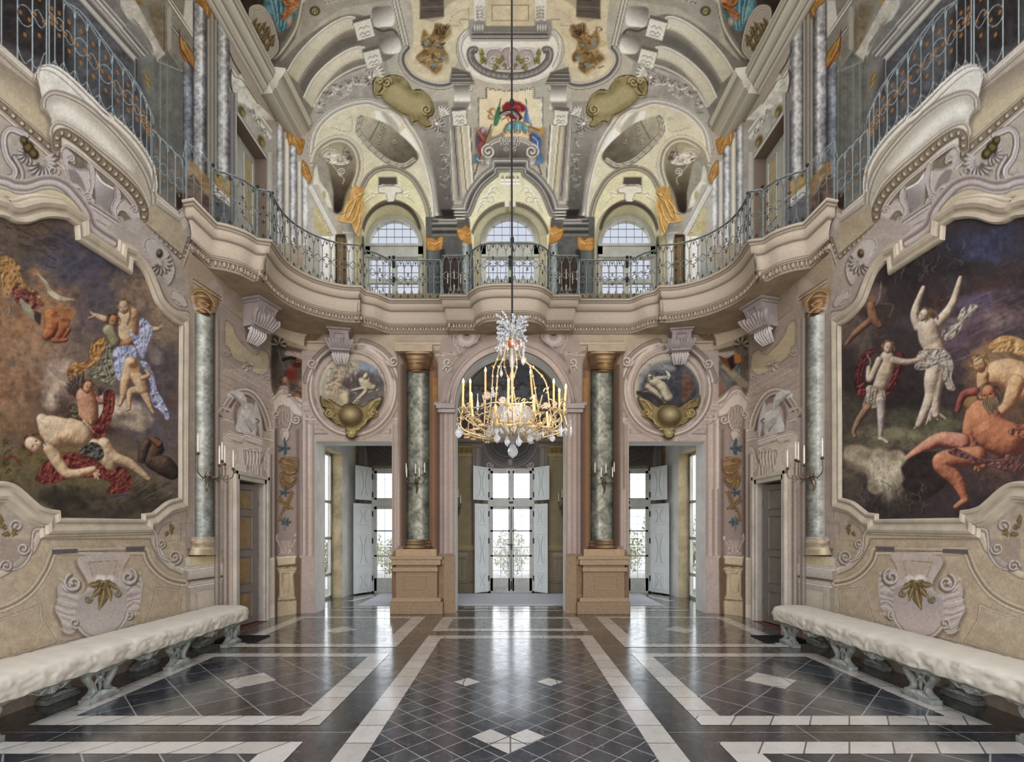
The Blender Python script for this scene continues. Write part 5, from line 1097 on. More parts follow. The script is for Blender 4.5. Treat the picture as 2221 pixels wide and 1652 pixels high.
# corner pier, door and pilaster seen behind the railing
H.sym=True
H.fill([(668,400),(690,400),(740,520),(790,520),(790,640),(668,640)],(176,172,160),1,mottle=14)
H.fill([(682,448),(700,450),(728,512),(700,512),(682,500)],(190,178,130),1,mottle=24)
for k in range(4):H.scroll(694+k*6,466+k*11,5,1.2,90*k,1,1.6,(120,108,74),(206,192,150),(232,222,190))
H.mould([(672,404),(734,522)],[(-6,(120,118,112)),(-4,(222,220,210)),(0,(196,194,186)),(4,(212,210,200)),(6,(110,106,98))])
vbands(H,512,640,[(690,(150,148,140)),(699,(232,230,224)),(712,(240,238,230)),(716,(206,172,130)),(718,(236,232,222)),(726,(214,216,210)),(728,(52,44,34)),(733,(120,94,58)),(742,(138,110,68)),(749,(104,80,50)),(752,(130,126,118)),(754,(222,220,212)),(764,(206,206,200)),(768,(140,140,136)),(771,(196,184,140)),(782,(182,168,120)),(786,(96,88,76)),(790,(120,112,98))])  # near-white strip beside the door: window light put into the wall colour
H.fill([(728,508),(752,508),(752,516),(728,514)],(70,58,44),1)
H.fill([(741,470),(766,478),(768,520),(752,520)],(190,192,188),1,mottle=12);H.line([(744,503),(766,506)],2.4,(236,234,228))
H.sym=False
# ============ the two mythological murals (loosely painted) ============
H.sym=False
def M3(*p):return cr(0,450,3.004,p)
def M4(*p):return cr(0,850,2.754,p)
MUR=spline(M3((-420,70),(-200,40),(0,50),(80,88),(160,92),(250,64),(330,56),(420,68)),3)+M3((490,112),(497,206),(838,425),(845,340))+spline(M3((870,350),(930,420),(970,510),(1010,610),(1060,680),(1120,735),(1170,765)),4)+M4((1068,200),(1068,638))+spline(M4((1040,645),(990,662),(940,700),(905,728)),4)+M4((848,735),(848,768),(337,762),(333,715))+spline(M4((290,710),(230,690),(180,650),(100,580),(40,550),(-30,545),(-120,560),(-300,640)),4)+M4((-500,660))
H.fill(MUR,(112,96,84),1)
NZ=fbm(H.h,H.w,(48,22,10,5),123);NR=1-np.abs(fbm(H.h,H.w,(20,10,5),321))*2.2
def soft(cx,cy,rx,ry,c,a=.9,rot=0):
    H.flush();R_=max(rx,ry)*1.3;w_=H._win(cx-R_,cy-R_,cx+R_,cy+R_)
    if w_[2]<=w_[0]or w_[3]<=w_[1]:return
    X=(np.arange(w_[0],w_[2])+H.x0-cx)[None,:];Y=(np.arange(w_[1],w_[3])+H.y0-cy)[:,None];c0,s0=math.cos(math.radians(rot)),math.sin(math.radians(rot))
    r=np.sqrt(((X*c0+Y*s0)/rx)**2+((-X*s0+Y*c0)/ry)**2);n=NZ[w_[1]:w_[3],w_[0]:w_[2]]
    cv=np.clip((1.05-r)*1.5+n*1.3,0,1)*np.clip((1.3-r)*3,0,1);cc=C3(c)*(1+NR[w_[1]:w_[3],w_[0]:w_[2]]*.18-.06)[...,None]
    H._blend(w_,(cv*a).astype(np.float32),cc.astype(np.float32))
rs=np.random.RandomState(11)
win,CV=H.cov(MUR,1)
PRE=H.a.copy()
# --- left: sky, clouds, ground
for x,y,rx,ry,c,r in[(60,540,160,90,(88,74,58),0),(170,600,150,90,(72,72,88),20),(250,560,120,80,(66,64,84),30),(150,690,150,60,(96,84,84),0),(260,650,120,60,(84,76,80),20),
(320,640,90,60,(150,124,92),40),(360,720,70,120,(140,122,92),0),(30,700,120,100,(168,122,74),0),(20,860,120,120,(150,110,72),0),(110,780,130,60,(150,124,96),0),(150,850,120,60,(122,98,80),10),
(180,900,120,40,(66,50,38),20),(60,940,100,60,(110,84,58),0),(320,760,60,60,(128,112,100),0),(355,800,50,60,(84,76,78),0),(340,870,70,60,(84,74,78),0),(350,960,70,80,(96,88,94),0),
(130,1000,160,60,(122,106,56),0),(60,1010,90,50,(112,100,48),0),(200,1070,190,60,(96,86,54),0),(330,1100,100,40,(66,58,44),0),(200,1115,160,30,(62,54,40),0),(140,1080,60,22,(48,42,32),0),(-60,800,120,200,(150,110,70),0),(-80,1020,140,120,(100,88,50),0)]:
    soft(x,y,rx*1.25,ry*1.25,c,.85,r)
for k in range(160):
    x=rs.rand()*390;y=520+rs.rand()*600
    c=[(60,52,46),(150,130,104),(110,92,70),(96,92,60)][k%4]
    H.line(spline([(x,y),(x+rs.randn()*12,y+rs.randn()*5),(x+rs.randn()*20,y+rs.randn()*10)]),2+rs.rand()*3,c,a=.22,soft=2)
for k in range(70):  # foliage top left
    x=rs.rand()*160-20;y=480+rs.rand()*100
    H.line(spline([(x,y),(x+8,y+3+rs.randn()*2),(x+16+rs.rand()*8,y+8+rs.randn()*4)]),2.4,[(58,48,34),(112,92,60),(80,66,46)][k%3],a=.7,soft=1)
SK,SH_,SDk=(206,172,122),(236,214,166),(122,82,54)
OR,ORH,ORD=(186,122,66),(226,170,104),(104,56,34)
def drape(pts,col,hi,lo,folds,soft_=1.0):
    P=spline(pts,5,True);H.flush();w_,cv=H.cov(P,soft_)
    if w_ is None:return
    n_=cv.shape;hh=NR[w_[1]:w_[3],w_[0]:w_[2]]*5+fbm(n_[0],n_[1],(9,5),7)*2;gy,gx=np.gradient(hh);t_=np.clip(.5+(gx*.5+gy*.5)*.9,0,1)[...,None]
    cc=np.where(t_<.5,C3(lo)+(C3(col)-C3(lo))*t_*2,C3(col)+(C3(hi)-C3(col))*(t_*2-1));H._blend(w_,cv,cc.astype(np.float32))
    H.line(P,1.3,lo,a=.5,closed=True)
    for f in folds:
        q=spline(f,5);H.line([(p[0]+2,p[1]+2)for p in q],3.2,lo,a=.6,soft=1.5);H.line(q,2.4,hi,a=.7,soft=1.2)
# bright cloud under the group
for x,y,rx,ry,c in[(125,835,36,44,(190,168,140)),(150,800,50,26,(176,156,134)),(200,880,70,30,(214,196,172)),(260,890,50,26,(206,188,160)),(290,910,40,24,(168,152,124)),(110,870,24,30,(196,178,150))]:soft(x,y,rx,ry,c)
# chariot and putti at the left
drape(M3((0,340),(60,320),(130,380),(150,480),(250,560),(280,640),(200,640),(80,560),(20,560)),(168,124,58),(206,164,90),(96,64,34),[M3((10,360),(60,380),(130,470)),M3((30,600),(60,640),(60,690))])
drape(M3((80,520),(160,530),(250,590),(280,640),(190,660),(110,620)),(128,62,48),(176,104,80),(70,34,28),[M3((100,550),(180,590),(260,630))])
H.fill(M3((130,590),(200,640),(230,740),(190,710),(140,650)),(150,150,120),1.5);H.fill(M3((225,670),(270,690),(260,770),(225,730)),(66,50,50),1.5)
for c,r in[((50,530),11),((40,560),10),((90,410),13)]:H.blob(*M3(c)[0],r,r*1.2,(190,142,84),soft=.5);H.blob(M3(c)[0][0]+2,M3(c)[0][1]+2,r*.4,r*.3,(110,70,44),soft=.8)
for pts,rr in[([(330,700),(340,780),(310,830)],[15,17,12]),([(420,740),(400,790),(380,830)],[12,13,10]),([(310,800),(350,860),(430,860)],[8,7,5]),([(440,800),(400,850),(360,860)],[8,6,5])]:H.limb(M3(*pts),rr,(176,96,48),(88,38,26),(216,140,78))
for c in[(360,720),(420,750),(440,690)]:H.blob(*M3(c)[0],12,13,(190,110,58),soft=.35);H.blob(M3(c)[0][0],M3(c)[0][1]-6,12,6,(140,84,44),soft=.5)
for k in range(6):H.line(spline(M3((300+k*14,690-k*8),(350+k*14,670-k*2),(400+k*16,690))),3,(176,106,50),a=.6)
# dove
H.fill(spline(M3((235,420),(300,480),(340,540),(400,575),(490,600),(440,605),(370,600),(310,555),(300,520)),4,True),(196,186,150),.8,mottle=20)
for k in range(5):H.line(M3((250+k*16,440+k*18),(310+k*10,540)),1.2,(120,108,78),a=.7)
# standing group on the cloud
drape(M3((580,930),(620,860),(680,850),(700,930),(660,1000),(600,1030),(540,1080),(500,1130),(445,1130),(440,1060),(480,1010),(580,1000)),(178,124,54),(222,174,96),(104,66,34),[M3((600,880),(590,960),(640,1000)),M3((480,1020),(560,1040),(610,1010)),M3((450,1080),(520,1100))])
drape(M3((690,790),(740,850),(740,960),(760,1120),(720,1160),(640,1120),(570,1090),(640,1020),(670,940),(700,870)),(122,120,92),(180,180,146),(66,62,48),[M3((700,900),(690,1000),(720,1100)),M3((660,1000),(650,1060),(600,1080)),M3((720,960),(740,1060)),M3((680,1040),(700,1110))])
H.limb(M3((810,640),(820,720)),[15,12],SK,SDk,SH_);H.limb(M3((840,720),(840,790),(830,860)),[26,24,20],SK,SDk,SH_)
H.limb(M3((790,740),(700,730),(620,700)),[10,8,5],SK,SDk,SH_);H.limb(M3((620,705),(590,680)),[4,2],SK,SDk,SH_);H.limb(M3((610,710),(575,720)),[3,1.6],SK,SDk,SH_)
H.limb(M3((900,740),(950,790),(1030,790)),[10,8,5],SK,SDk,SH_);
for b in[(1065,755),(1070,775),(1060,795)]:H.limb(M3((1035,785),b),[3,1.4],SK,SDk,SH_)
H.head(*M3((808,650))[0],15,-8,((212,178,136),(128,88,60),(244,218,180)),(124,96,56),-1)
H.line(spline(M3((840,640),(850,700),(830,760))),5,(140,108,66),soft=1.4)
H.head(*M3((738,742))[0],14,10,(OR,ORD,ORH),(96,56,34),1)
H.limb(M3((730,850),(800,890),(880,850)),[11,9,6],OR,ORD,ORH);H.limb(M3((710,800),(750,870)),[14,12],(150,140,100),(84,74,54),(196,186,146))
BLU,BLH,BLD=(168,182,214),(216,224,240),(92,104,146)
drape(M3((910,720),(960,740),(995,800),(960,900),(930,985),(890,920),(860,860),(840,810),(900,830)),BLU,BLH,BLD,[M3((930,740),(940,830),(930,940)),M3((970,770),(950,870)),M3((850,800),(890,860),(910,930))])
drape(M3((740,930),(800,900),(870,900),(890,960),(850,1010),(820,1060),(780,1130),(745,1060)),BLU,BLH,BLD,[M3((760,930),(770,1000),(780,1090)),M3((800,910),(810,980),(800,1040)),M3((840,910),(850,960))])
H.limb(M3((850,1010),(820,1120),(800,1230)),[14,12,7],SK,SDk,SH_);H.limb(M3((800,1235),(780,1280)),[6,5],SK,SDk,SH_)
drape(M3((910,1000),(960,1010),(1000,1080),(1020,1180),(1060,1250),(1100,1340),(1090,1390),(1040,1320),(970,1270),(980,1160),(940,1060)),BLU,BLH,BLD,[M3((930,1010),(990,1100),(1000,1200)),M3((1000,1200),(1050,1290),(1080,1360)),M3((970,1060),(985,1140))])
H.limb(M3((880,1090),(910,1130),(930,1180)),[12,15,13],SK,SDk,SH_);H.limb(M3((930,1190),(960,1250),(990,1320)),[10,8,4],SK,SDk,SH_);H.limb(M3((920,1190),(850,1200),(840,1300)),[10,8,4],SK,SDk,SH_)
H.blob(*M3((880,1050))[0],12,12,(200,150,96),soft=.35);H.blob(*M3((870,1030))[0],13,8,(140,92,50),soft=.5);H.limb(M3((930,1110),(970,1090),(950,1060)),[6,5,3],SK,SDk,SH_);H.limb(M3((840,1310),(825,1320)),[4,3],SK,SDk,SH_);H.limb(M3((990,1320),(1000,1335)),[4,3],SK,SDk,SH_)
soft(345,780,26,34,(90,78,78));soft(340,770,16,20,(140,128,120),.7);soft(280,915,42,22,(176,160,130));soft(270,905,30,12,(110,96,82),.6)
for k in range(5):H.line(spline(M3((1080+k*8,1260),(1100+k*10,1240+k*10),(1130,1270+k*8))),2,[(140,60,50),(66,70,40)][k%2],a=.8)
# winged boy
for k in range(6):H.leaf(*M3((520,1220))[0],38+k*3,200+k*14,(70,56,50),(128,108,92),(36,28,26),w=.18)
for k in range(4):H.leaf(*M3((640,1220))[0],22,300-k*16,(82,66,58),(140,120,100),(40,30,28),w=.2)
H.limb(M3((560,1230),(580,1290),(590,1370)),[22,20,17],(200,142,98),(112,62,44),(230,180,134));H.limb(M3((610,1220),(640,1260),(690,1260)),[9,7,5],(200,142,98),(112,62,44),(230,180,134));H.limb(M3((530,1250),(530,1340),(580,1390)),[9,8,5],(200,142,98),(112,62,44),(230,180,134))
for b in[(600,1420),(615,1440),(630,1460),(585,1420)]:H.limb(M3((590,1390),b),[3.4,1.6],SK,SDk,SH_)
H.head(*M3((572,1172))[0],14,12,((200,142,98),(112,62,44),(230,180,134)),(92,60,38),1)
RD,RH,RL=(122,42,34),(176,86,66),(62,20,18)
drape(M3((680,1200),(740,1200),(745,1290),(710,1420),(680,1500),(620,1540),(560,1500),(540,1430),(620,1400),(670,1320)),RD,RH,RL,[M3((710,1210),(700,1320),(650,1420)),M3((735,1230),(730,1330)),M3((600,1440),(640,1490))])
drape(M3((455,1290),(500,1280),(510,1350),(480,1370),(450,1330)),(92,84,54),(140,130,92),(50,44,30),[])
# fallen youth
drape(M4((255,430),(330,380),(420,360),(560,380),(680,430),(760,470),(795,550),(740,600),(640,600),(660,540),(560,510),(400,520),(300,548),(215,530),(230,470)),RD,RH,RL,[M4((250,440),(240,500),(300,530)),M4((400,380),(520,420),(640,520)),M4((560,400),(660,460),(760,540)),M4((660,560),(700,580),(760,560))])
YG,YGD,YGH=(214,184,134),(126,92,62),(244,226,184)
H.limb(M4((620,320),(680,390),(780,430),(890,520)),[18,14,11,5],YG,YGD,YGH)
H.limb(M4((560,330),(640,400),(660,440)),[19,17,12],YG,YGD,YGH)
H.limb(M4((480,260),(400,240),(300,210)),[26,30,26],YG,YGD,YGH);H.limb(M4((250,160),(300,230),(330,260)),[12,24,28],YG,YGD,YGH)
H.limb(M4((420,170),(480,200)),[6,10],YG,YGD,YGH)
H.limb(M4((300,330),(360,440),(420,490),(560,460)),[17,13,11,7],YG,YGD,YGH)
for b in[(590,470),(595,495),(588,520),(570,515)]:H.limb(M4((560,465),b),[3.6,2],YG,YGD,YGH)
for b in[(520,200),(545,215),(560,240)]:H.limb(M4((500,170),b),[3,1.6],YG,YGD,YGH)
H.head(*M4((205,318))[0],22,-55,((214,184,138),(126,92,62),(244,226,188)),(104,66,40),1);H.blob(*M4((360,290))[0],2,2,(150,96,70),soft=.5)
drape(M4((480,350),(540,300),(600,320),(620,380),(580,410),(520,380),(470,370)),(66,66,58),(124,124,110),(34,34,30),[M4((500,340),(550,350),(600,390)),M4((540,320),(590,360))])
# hound
DG,DGD,DGH=(70,54,42),(34,26,22),(128,100,74)
H.limb(M4((940,340),(900,400),(980,440),(1030,480)),[15,16,22,16],DG,DGD,DGH);H.limb(M4((850,320),(840,400)),[9,6],DG,DGD,DGH);H.limb(M4((930,300),(920,380),(920,450)),[11,9,5],DG,DGD,DGH)
H.limb(M4((950,310),(900,275)),[9,4],(130,74,46),DGD,(170,110,72));H.limb(M4((880,300),(860,350),(850,410)),[9,10,6],DG,DGD,DGH)
for k in range(26):x,y=M4((700+rs.rand()*330,540+rs.rand()*120))[0];H.line(spline([(x,y),(x+10,y-5),(x+22,y-14+rs.randn()*4)]),1.6,[(140,134,100),(40,34,26)][k%2],a=.6)
for k in range(20):x,y=M4((rs.rand()*60,300+rs.rand()*200))[0];H.line(spline([(x,y),(x+5,y-8),(x+9,y-8)]),2,(40,34,22),a=.6)
H.line(spline(M4((30,400),(80,385),(110,420),(130,440))),4,(124,44,36));H.line(M4((655,630),(760,610)),3,(64,60,92))
# --- right mural
MR=H._m(MUR)
winr,CVr=H.cov(MR,1)
H.fill(MR,(66,56,54),1)
for x,y,rx,ry,c,r in[(2060,560,180,70,(44,40,44),20),(2150,520,90,60,(56,62,92),0),(1980,600,120,70,(48,42,42),0),(1880,680,70,60,(70,58,52),0),(2160,640,120,60,(80,50,44),0),(2150,720,120,60,(96,76,84),-25),(2080,780,90,60,(84,66,74),-25),
(1870,720,50,30,(110,92,80),0),(1900,860,80,90,(52,44,40),0),(1860,920,40,70,(88,82,62),0),(1990,860,70,80,(48,40,38),0),(2060,850,60,70,(66,52,54),0),(1960,950,110,30,(110,104,76),0),(2010,910,90,24,(84,84,58),0),
(1900,1010,90,30,(176,164,122),0),(1930,1040,60,50,(196,184,146),0),(1860,1060,40,50,(90,82,66),0),(1900,1110,90,26,(56,52,44),0),(2010,1060,60,60,(58,48,44),0),(2100,1100,90,40,(66,50,50),0),(2180,1000,90,90,(84,60,52),0),(2180,800,70,60,(190,140,78),0),(2300,900,160,200,(110,84,62),0),(2300,600,120,120,(60,50,54),0)]:
    soft(x,y,rx*1.25,ry*1.25,c,.85,r)
for x,y,rx,ry,c,r in[(1890,640,46,26,(112,96,88),0),(1990,700,60,24,(84,74,84),-20),(2120,650,80,24,(92,84,110),-20),(2080,700,70,20,(124,104,112),-24),(2180,690,50,24,(140,120,112),-20),(2060,745,60,18,(104,84,96),-20),(1880,760,30,40,(96,84,74),0),(1930,940,90,16,(134,128,92),5),(2040,925,60,14,(112,112,76),-8),(1850,985,30,20,(150,142,100),0),(2130,560,40,24,(64,70,104),0),(2080,620,60,30,(60,54,62),0)]:soft(x,y,rx,ry,c,.8,r)
for k in range(60):
    x=2040+rs.rand()*170;y=640+rs.rand()*170
    H.line([(x,y),(x+34,y-15)],2.4,[(130,112,124),(66,52,62),(150,130,130)][k%3],a=.35,soft=1.5)
for k in range(150):
    x=1830+rs.rand()*385;y=500+rs.rand()*620
    H.line(spline([(x,y),(x+rs.randn()*9,y+rs.randn()*5),(x+rs.randn()*14,y+rs.randn()*9)]),2+rs.rand()*2,[(36,32,30),(110,98,84),(84,70,60)][k%3],a=.3,soft=1.6)
for k in range(90):  # laurel crown of leaves
    x=2000+rs.randn()*46;y=560+rs.randn()*26+abs(x-2000)*.2
    H.line(spline([(x,y),(x+rs.randn()*4,y-6),(x+rs.randn()*8,y-14)]),1.8,[(112,124,120),(38,42,36),(70,84,70)][k%3],a=.6)
PW,PWD,PWH=(206,188,154),(110,88,72),(238,228,200)
# changing nymph
H.limb(R7((500,610),(480,540),(525,410)),[11,9,5],PW,PWD,PWH);H.limb(R7((600,590),(670,500),(715,360)),[12,9,5],PW,PWD,PWH)
H.limb(R7((550,618),(560,670),(590,730)),[24,25,22],PW,PWD,PWH);H.limb(R7((532,570),(545,600)),[8,10],PW,PWD,PWH)
H.head(*R7((526,552))[0],14,24,(PW,PWD,PWH),(124,92,54),-1);H.line(spline(R7((560,520),(590,540),(600,570))),5,(124,92,54))
H.limb(R7((600,760),(570,880),(560,970),(500,1110)),[20,18,13,7],PW,PWD,PWH);H.limb(R7((620,800),(590,950),(590,1060)),[15,12,8],PW,PWD,PWH)
for b in[(640,1080),(600,1085),(560,1090),(540,1110),(480,1130)]:H.limb(R7((570,1030),b),[5,1.8],PW,PWD,PWH)
WH,WHH,WHL=(176,168,148),(222,216,196),(92,82,70)
drape(R7((500,740),(560,725),(640,730),(680,800),(670,870),(690,930),(650,930),(620,860),(610,800),(530,830),(480,820)),WH,WHH,WHL,[R7((510,760),(580,770),(650,750)),R7((500,790),(560,800),(620,780)),R7((640,800),(650,870),(670,910)),R7((520,740),(560,760),(640,810))])
drape(R7((620,640),(690,580),(720,520),(770,495),(805,510),(740,580),(700,650),(640,680)),WH,WHH,WHL,[R7((640,660),(700,600),(740,530)),R7((690,620),(740,560),(790,510))])
# pursuing youth
drape(R7((290,730),(240,730),(190,790),(170,900),(210,980),(230,930),(210,840),(250,770)),(98,34,34),(150,76,70),(48,16,18),[R7((260,740),(200,810),(190,900)),R7((230,770),(205,860))])
drape(R7((390,740),(430,760),(410,850),(370,930),(330,960),(330,900),(370,820)),(98,34,34),(150,76,70),(48,16,18),[R7((410,760),(390,850),(350,920))])
H.limb(R7((340,770),(330,840),(300,920)),[16,17,15],(206,182,138),PWD,PWH);H.limb(R7((370,780),(440,790),(510,775)),[9,7,4],PW,PWD,PWH);H.limb(R7((300,780),(250,880),(245,820)),[8,7,5],PW,PWD,PWH)
H.head(*R7((345,718))[0],13,5,((214,182,138),PWD,PWH),(140,100,58),1)
for b in[(525,765),(530,780),(520,790)]:H.limb(R7((510,775),b),[2.4,1.2],PW,PWD,PWH)
drape(R7((240,910),(320,930),(330,990),(290,1020),(215,1030),(230,960)),(176,160,128),(216,204,176),(96,84,66),[R7((250,930),(240,1010)),R7((280,930),(270,1010)),R7((310,940),(310,990))])
H.limb(R7((305,990),(310,1060),(305,1170)),[11,9,5],(180,168,160),PWD,PWH);H.limb(R7((240,1020),(200,1080),(170,1140),(175,1170)),[9,8,5,4],(160,120,88),(80,52,40),(200,160,120));H.limb(R7((305,1180),(340,1200)),[5,4],PW,PWD,PWH)
H.line(spline(R7((235,750),(255,790),(240,830))),1.6,(206,190,150))
# flying figure
H.limb(R7((260,500),(270,560),(300,600)),[10,12,9],(140,96,66),(70,44,34),(184,140,98));H.limb(R7((250,580),(180,640),(130,700)),[8,7,4],(140,96,66),(70,44,34),(184,140,98));H.blob(*R7((262,465))[0],8,10,(150,104,70),soft=.4);H.line(spline(R7((310,380),(300,460),(280,500))),2,(170,160,140),a=.7);H.line(spline(R7((310,490),(370,500),(350,560))),2,(140,130,110),a=.6)
# river god and attendants
drape(R7((860,700),(940,655),(1041,680),(1120,760),(1041,760),(960,740),(880,740)),(206,158,84),(238,200,130),(130,90,48),[R7((900,690),(980,670),(1040,700))])
H.limb(R7((870,860),(960,850),(1060,900)),[26,34,40],(212,166,104),(130,84,52),(240,206,150));H.limb(R7((830,860),(830,950),(860,1000)),[14,12,10],(206,158,100),(120,76,46),(236,196,140));H.limb(R7((1000,900),(960,1010),(900,1050)),[20,15,8],(206,158,100),(120,76,46),(236,196,140))
H.head(*R7((815,806))[0],18,-20,((212,166,112),(120,76,46),(240,206,150)),(158,116,58),-1);H.line(spline(R7((790,790),(830,765),(890,770))),3,(112,120,70))
H.blob(*R7((760,980))[0],22,24,(160,126,72),soft=.4);H.limb(R7((790,940),(730,960),(700,1040)),[10,9,6],(150,70,60),(84,34,32),(190,110,90))
RG,RGD,RGH=(190,112,70),(98,48,34),(226,156,104)
H.limb(R7((830,1060),(880,1150),(960,1190)),[34,40,40],RG,RGD,RGH);H.limb(R7((780,1060),(760,1160),(800,1290)),[18,15,9],RG,RGD,RGH);H.limb(R7((795,1300),(830,1320)),[9,8],RG,RGD,RGH)
for b in[(790,1340),(810,1345),(830,1335)]:H.limb(R7((805,1300),b),[5,3.4],RG,RGD,RGH)
H.head(*R7((862,960))[0],22,-12,(RG,RGD,RGH),(92,72,54),-1,beard=(120,104,76))
H.limb(R7((720,1200),(600,1190),(450,1280)),[20,16,8],(206,128,96),RGD,(232,174,136));H.limb(R7((440,1285),(390,1270)),[6,4],(206,128,96),RGD,(232,174,136));
H.fill(spline(R7((420,1310),(520,1250),(640,1260),(700,1300),(640,1420),(520,1500),(440,1460),(410,1380)),4,True),(52,42,38),2,mottle=20)
H.limb(R7((800,1270),(620,1300),(700,1400),(740,1490)),[22,21,15,8],RG,RGD,RGH);H.limb(R7((740,1495),(690,1530)),[8,5],RG,RGD,RGH)
drape(R7((680,1230),(740,1250),(860,1300),(960,1260),(1060,1330),(960,1350),(800,1300),(660,1260)),(104,62,58),(160,110,96),(60,34,34),[R7((720,1250),(840,1290),(960,1290))])
drape(R7((1020,1100),(960,1150),(1041,1180),(1140,1180),(1140,1080)),(150,84,56),(196,130,86),(90,46,34),[R7((1000,1130),(1100,1120))])
H.fill(spline(R7((130,1230),(200,1215),(290,1250),(400,1240),(440,1290),(410,1330),(420,1400),(340,1430),(300,1470),(240,1440),(250,1350),(180,1310),(120,1280)),4,True),(170,160,124),3,mottle=50);H.fill(spline(R7((250,1290),(330,1270),(390,1310),(400,1390),(340,1420),(280,1410),(262,1350)),4,True),(206,196,160),4,mottle=50,a=.8)
for k in range(34):
    x,y=R7((240+rs.rand()*180,1280+rs.rand()*130))[0];H.line([(x,y),(x+rs.randn()*4,y+14)],2,[(130,118,90),(230,222,196)][k%2],a=.5)
for k in range(46):
    x,y=R7((120+rs.rand()*430,1440+rs.rand()*140))[0];H.line(spline([(x,y),(x+rs.randn()*3,y-12),(x+rs.randn()*10,y-20)]),1.6,[(120,116,92),(30,28,24)][k%2],a=.6)
# keep paint inside the two panels
MK=np.zeros(H.a.shape[:2],np.float32)
for w_,c_ in((win,CV),(winr,CVr)):MK[w_[1]:w_[3],w_[0]:w_[2]]=np.maximum(MK[w_[1]:w_[3],w_[0]:w_[2]],c_)
nzm=fbm(H.h,H.w,(16,7,3),55)[...,None]*.16+fbm(H.h,H.w,(3,2),66)[...,None]*.07
H.a=PRE*(1-MK[...,None])+(H.a*(1+nzm)*np.array([.9,.86,.86],np.float32)+H.a.mean(-1,keepdims=True)*.1)*MK[...,None]
del nzm
del PRE
_v=np.clip((600-(np.arange(H.h)+H.y0))/60,0,1).astype(np.float32)[:,None,None];_x=np.arange(H.w)+H.x0
_u=(np.clip((_x-470)/40,0,1)*np.clip((1743-_x)/40,0,1)).astype(np.float32)[None,:,None]
H.a=(H.a-160)*(1+.16*(1-MK[...,None]))+160+(H.a*.09)*_v*_u
for xa in(484,1617):
    _w=H._win(xa,800,xa+112,1400);H.a[_w[1]:_w[3],_w[0]:_w[2]]=H.a[_w[1]:_w[3],_w[0]:_w[2]]*np.array([1.07,1.08,1.1],np.float32)+3
_l=H.a.mean(-1,keepdims=True);H.a=_l+(H.a-_l)*(.76+.1*MK[...,None]);del _l
H.texture(.05,(60,24,9),77,sat=.02)
H.texture(.035,(4,2),99)
# ============ vestibule behind the arcade ============
VSH=Sheet(640,700,1573,1330,(150,136,112))
VSH.sym=True
VL,VM,VS,VD=(178,164,132),(148,134,104),(112,98,74),(64,54,42)
VSH.fill([(640,700),(1106.5,700),(1106.5,1330),(640,1330)],(138,124,98),.5,mottle=12)
# lunette landscape seen above the cornice
VSH.fill([(960,700),(1106.5,700),(1106.5,945),(960,945)],(84,74,66),1,mottle=22)
VSH.fill(ell(1106.5,900,120,140,180,270,20)+[(1106.5,900)],(122,116,102),4,mottle=16)
VSH.fill(ell(1106.5,900,98,112,180,270,20)+[(1106.5,900)],(84,88,96),6,mottle=24)
VSH.mould(ell(1106.5,900,108,122,180,270,20),[(-6,(96,86,76)),(-3,(142,136,114)),(2,(84,76,64)),(5,(134,128,108))])
_r=np.random.RandomState(5)
for k in range(150):
    x=1000+_r.rand()*106;y=810+_r.rand()*90+abs(x-1106)*.3
    VSH.line(spline([(x,y),(x+_r.randn()*6,y+_r.randn()*4),(x+_r.randn()*9,y+_r.randn()*6)]),3,[(46,42,40),(104,98,86),(66,60,56)][k%3],a=.6,soft=1.5)
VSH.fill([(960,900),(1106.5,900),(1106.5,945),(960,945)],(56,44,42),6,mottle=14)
VSH.fill([(1084,762),(1106.5,762),(1106.5,790),(1084,790)],(136,134,124),1)
for y in range(764,790,5):VSH.line([(1084,y),(1106,y)],2,(92,92,88))
# cornice
for ya,yb,ca,cb in[(940,944,(176,164,142),(120,106,88)),(944,952,(96,82,68),(126,112,94)),(952,958,(150,136,114),(120,106,88)),(958,964,(84,72,60),(132,118,98)),(964,972,(148,134,114),(118,104,88))]:
    VSH.fill([(640,ya),(1106.5,ya),(1106.5,yb),(640,yb)],None,.5,g=(700,ya,ca,700,yb,cb))
_w=VSH._win(640,700,1573,941);VSH.a[_w[1]:_w[3],_w[0]:_w[2]]=VSH.a[_w[1]:_w[3],_w[0]:_w[2]]*1.5+20  # lunette area lifted in colour to make up for the dim light there
# pilasters with gilded heads
def pil(xa,xb):
    VSH.fill([(xa,972),(xb,972),(xb,1196),(xa,1196)],(152,134,94),.6,mottle=10)
    VSH.fill([(xa,970),(xb,970),(xb,984),(xa,984)],(146,118,56),.6,mottle=16)
    for x in np.arange(xa+2,xb,4):VSH.line([(x,972),(x,983)],1.2,(84,66,32))
    VSH.mould([(xa,986),(xb,986)],MP(2.4,VD,VM,(206,184,124),VS));VSH.mould([(xa,967),(xb,967)],MP(2,VD,VM,(196,172,110),VS))
    VSH.line([(xa,990),(xa,1196)],2,(196,180,136));VSH.line([(xb,990),(xb,1196)],2,(88,74,50))
pil(986,1024)
VSH.mould([(992,1172),(992,1000),(1000,998),(1000,992),(1012,992)],MP(1.6,VD,VM,VL,VS));VSH.fill([(984,1005),(991,1005),(991,1160),(984,1160)],(70,76,62),1.2,mottle=16)
vb=lambda ya,yb,segs:[VSH.fill([(xa,ya),(xb,ya),(xb,yb),(xa,yb)],None,.5,g=(xa,ya,ca,xb,ya,cb))for(xa,ca),(xb,cb)in zip(segs[:-1],segs[1:])]
vb(972,1196,[(1024,(84,74,66)),(1027,(150,138,124)),(1031,(120,108,96)),(1036,(156,144,130)),(1041,(128,118,106)),(1046,(96,88,80))])
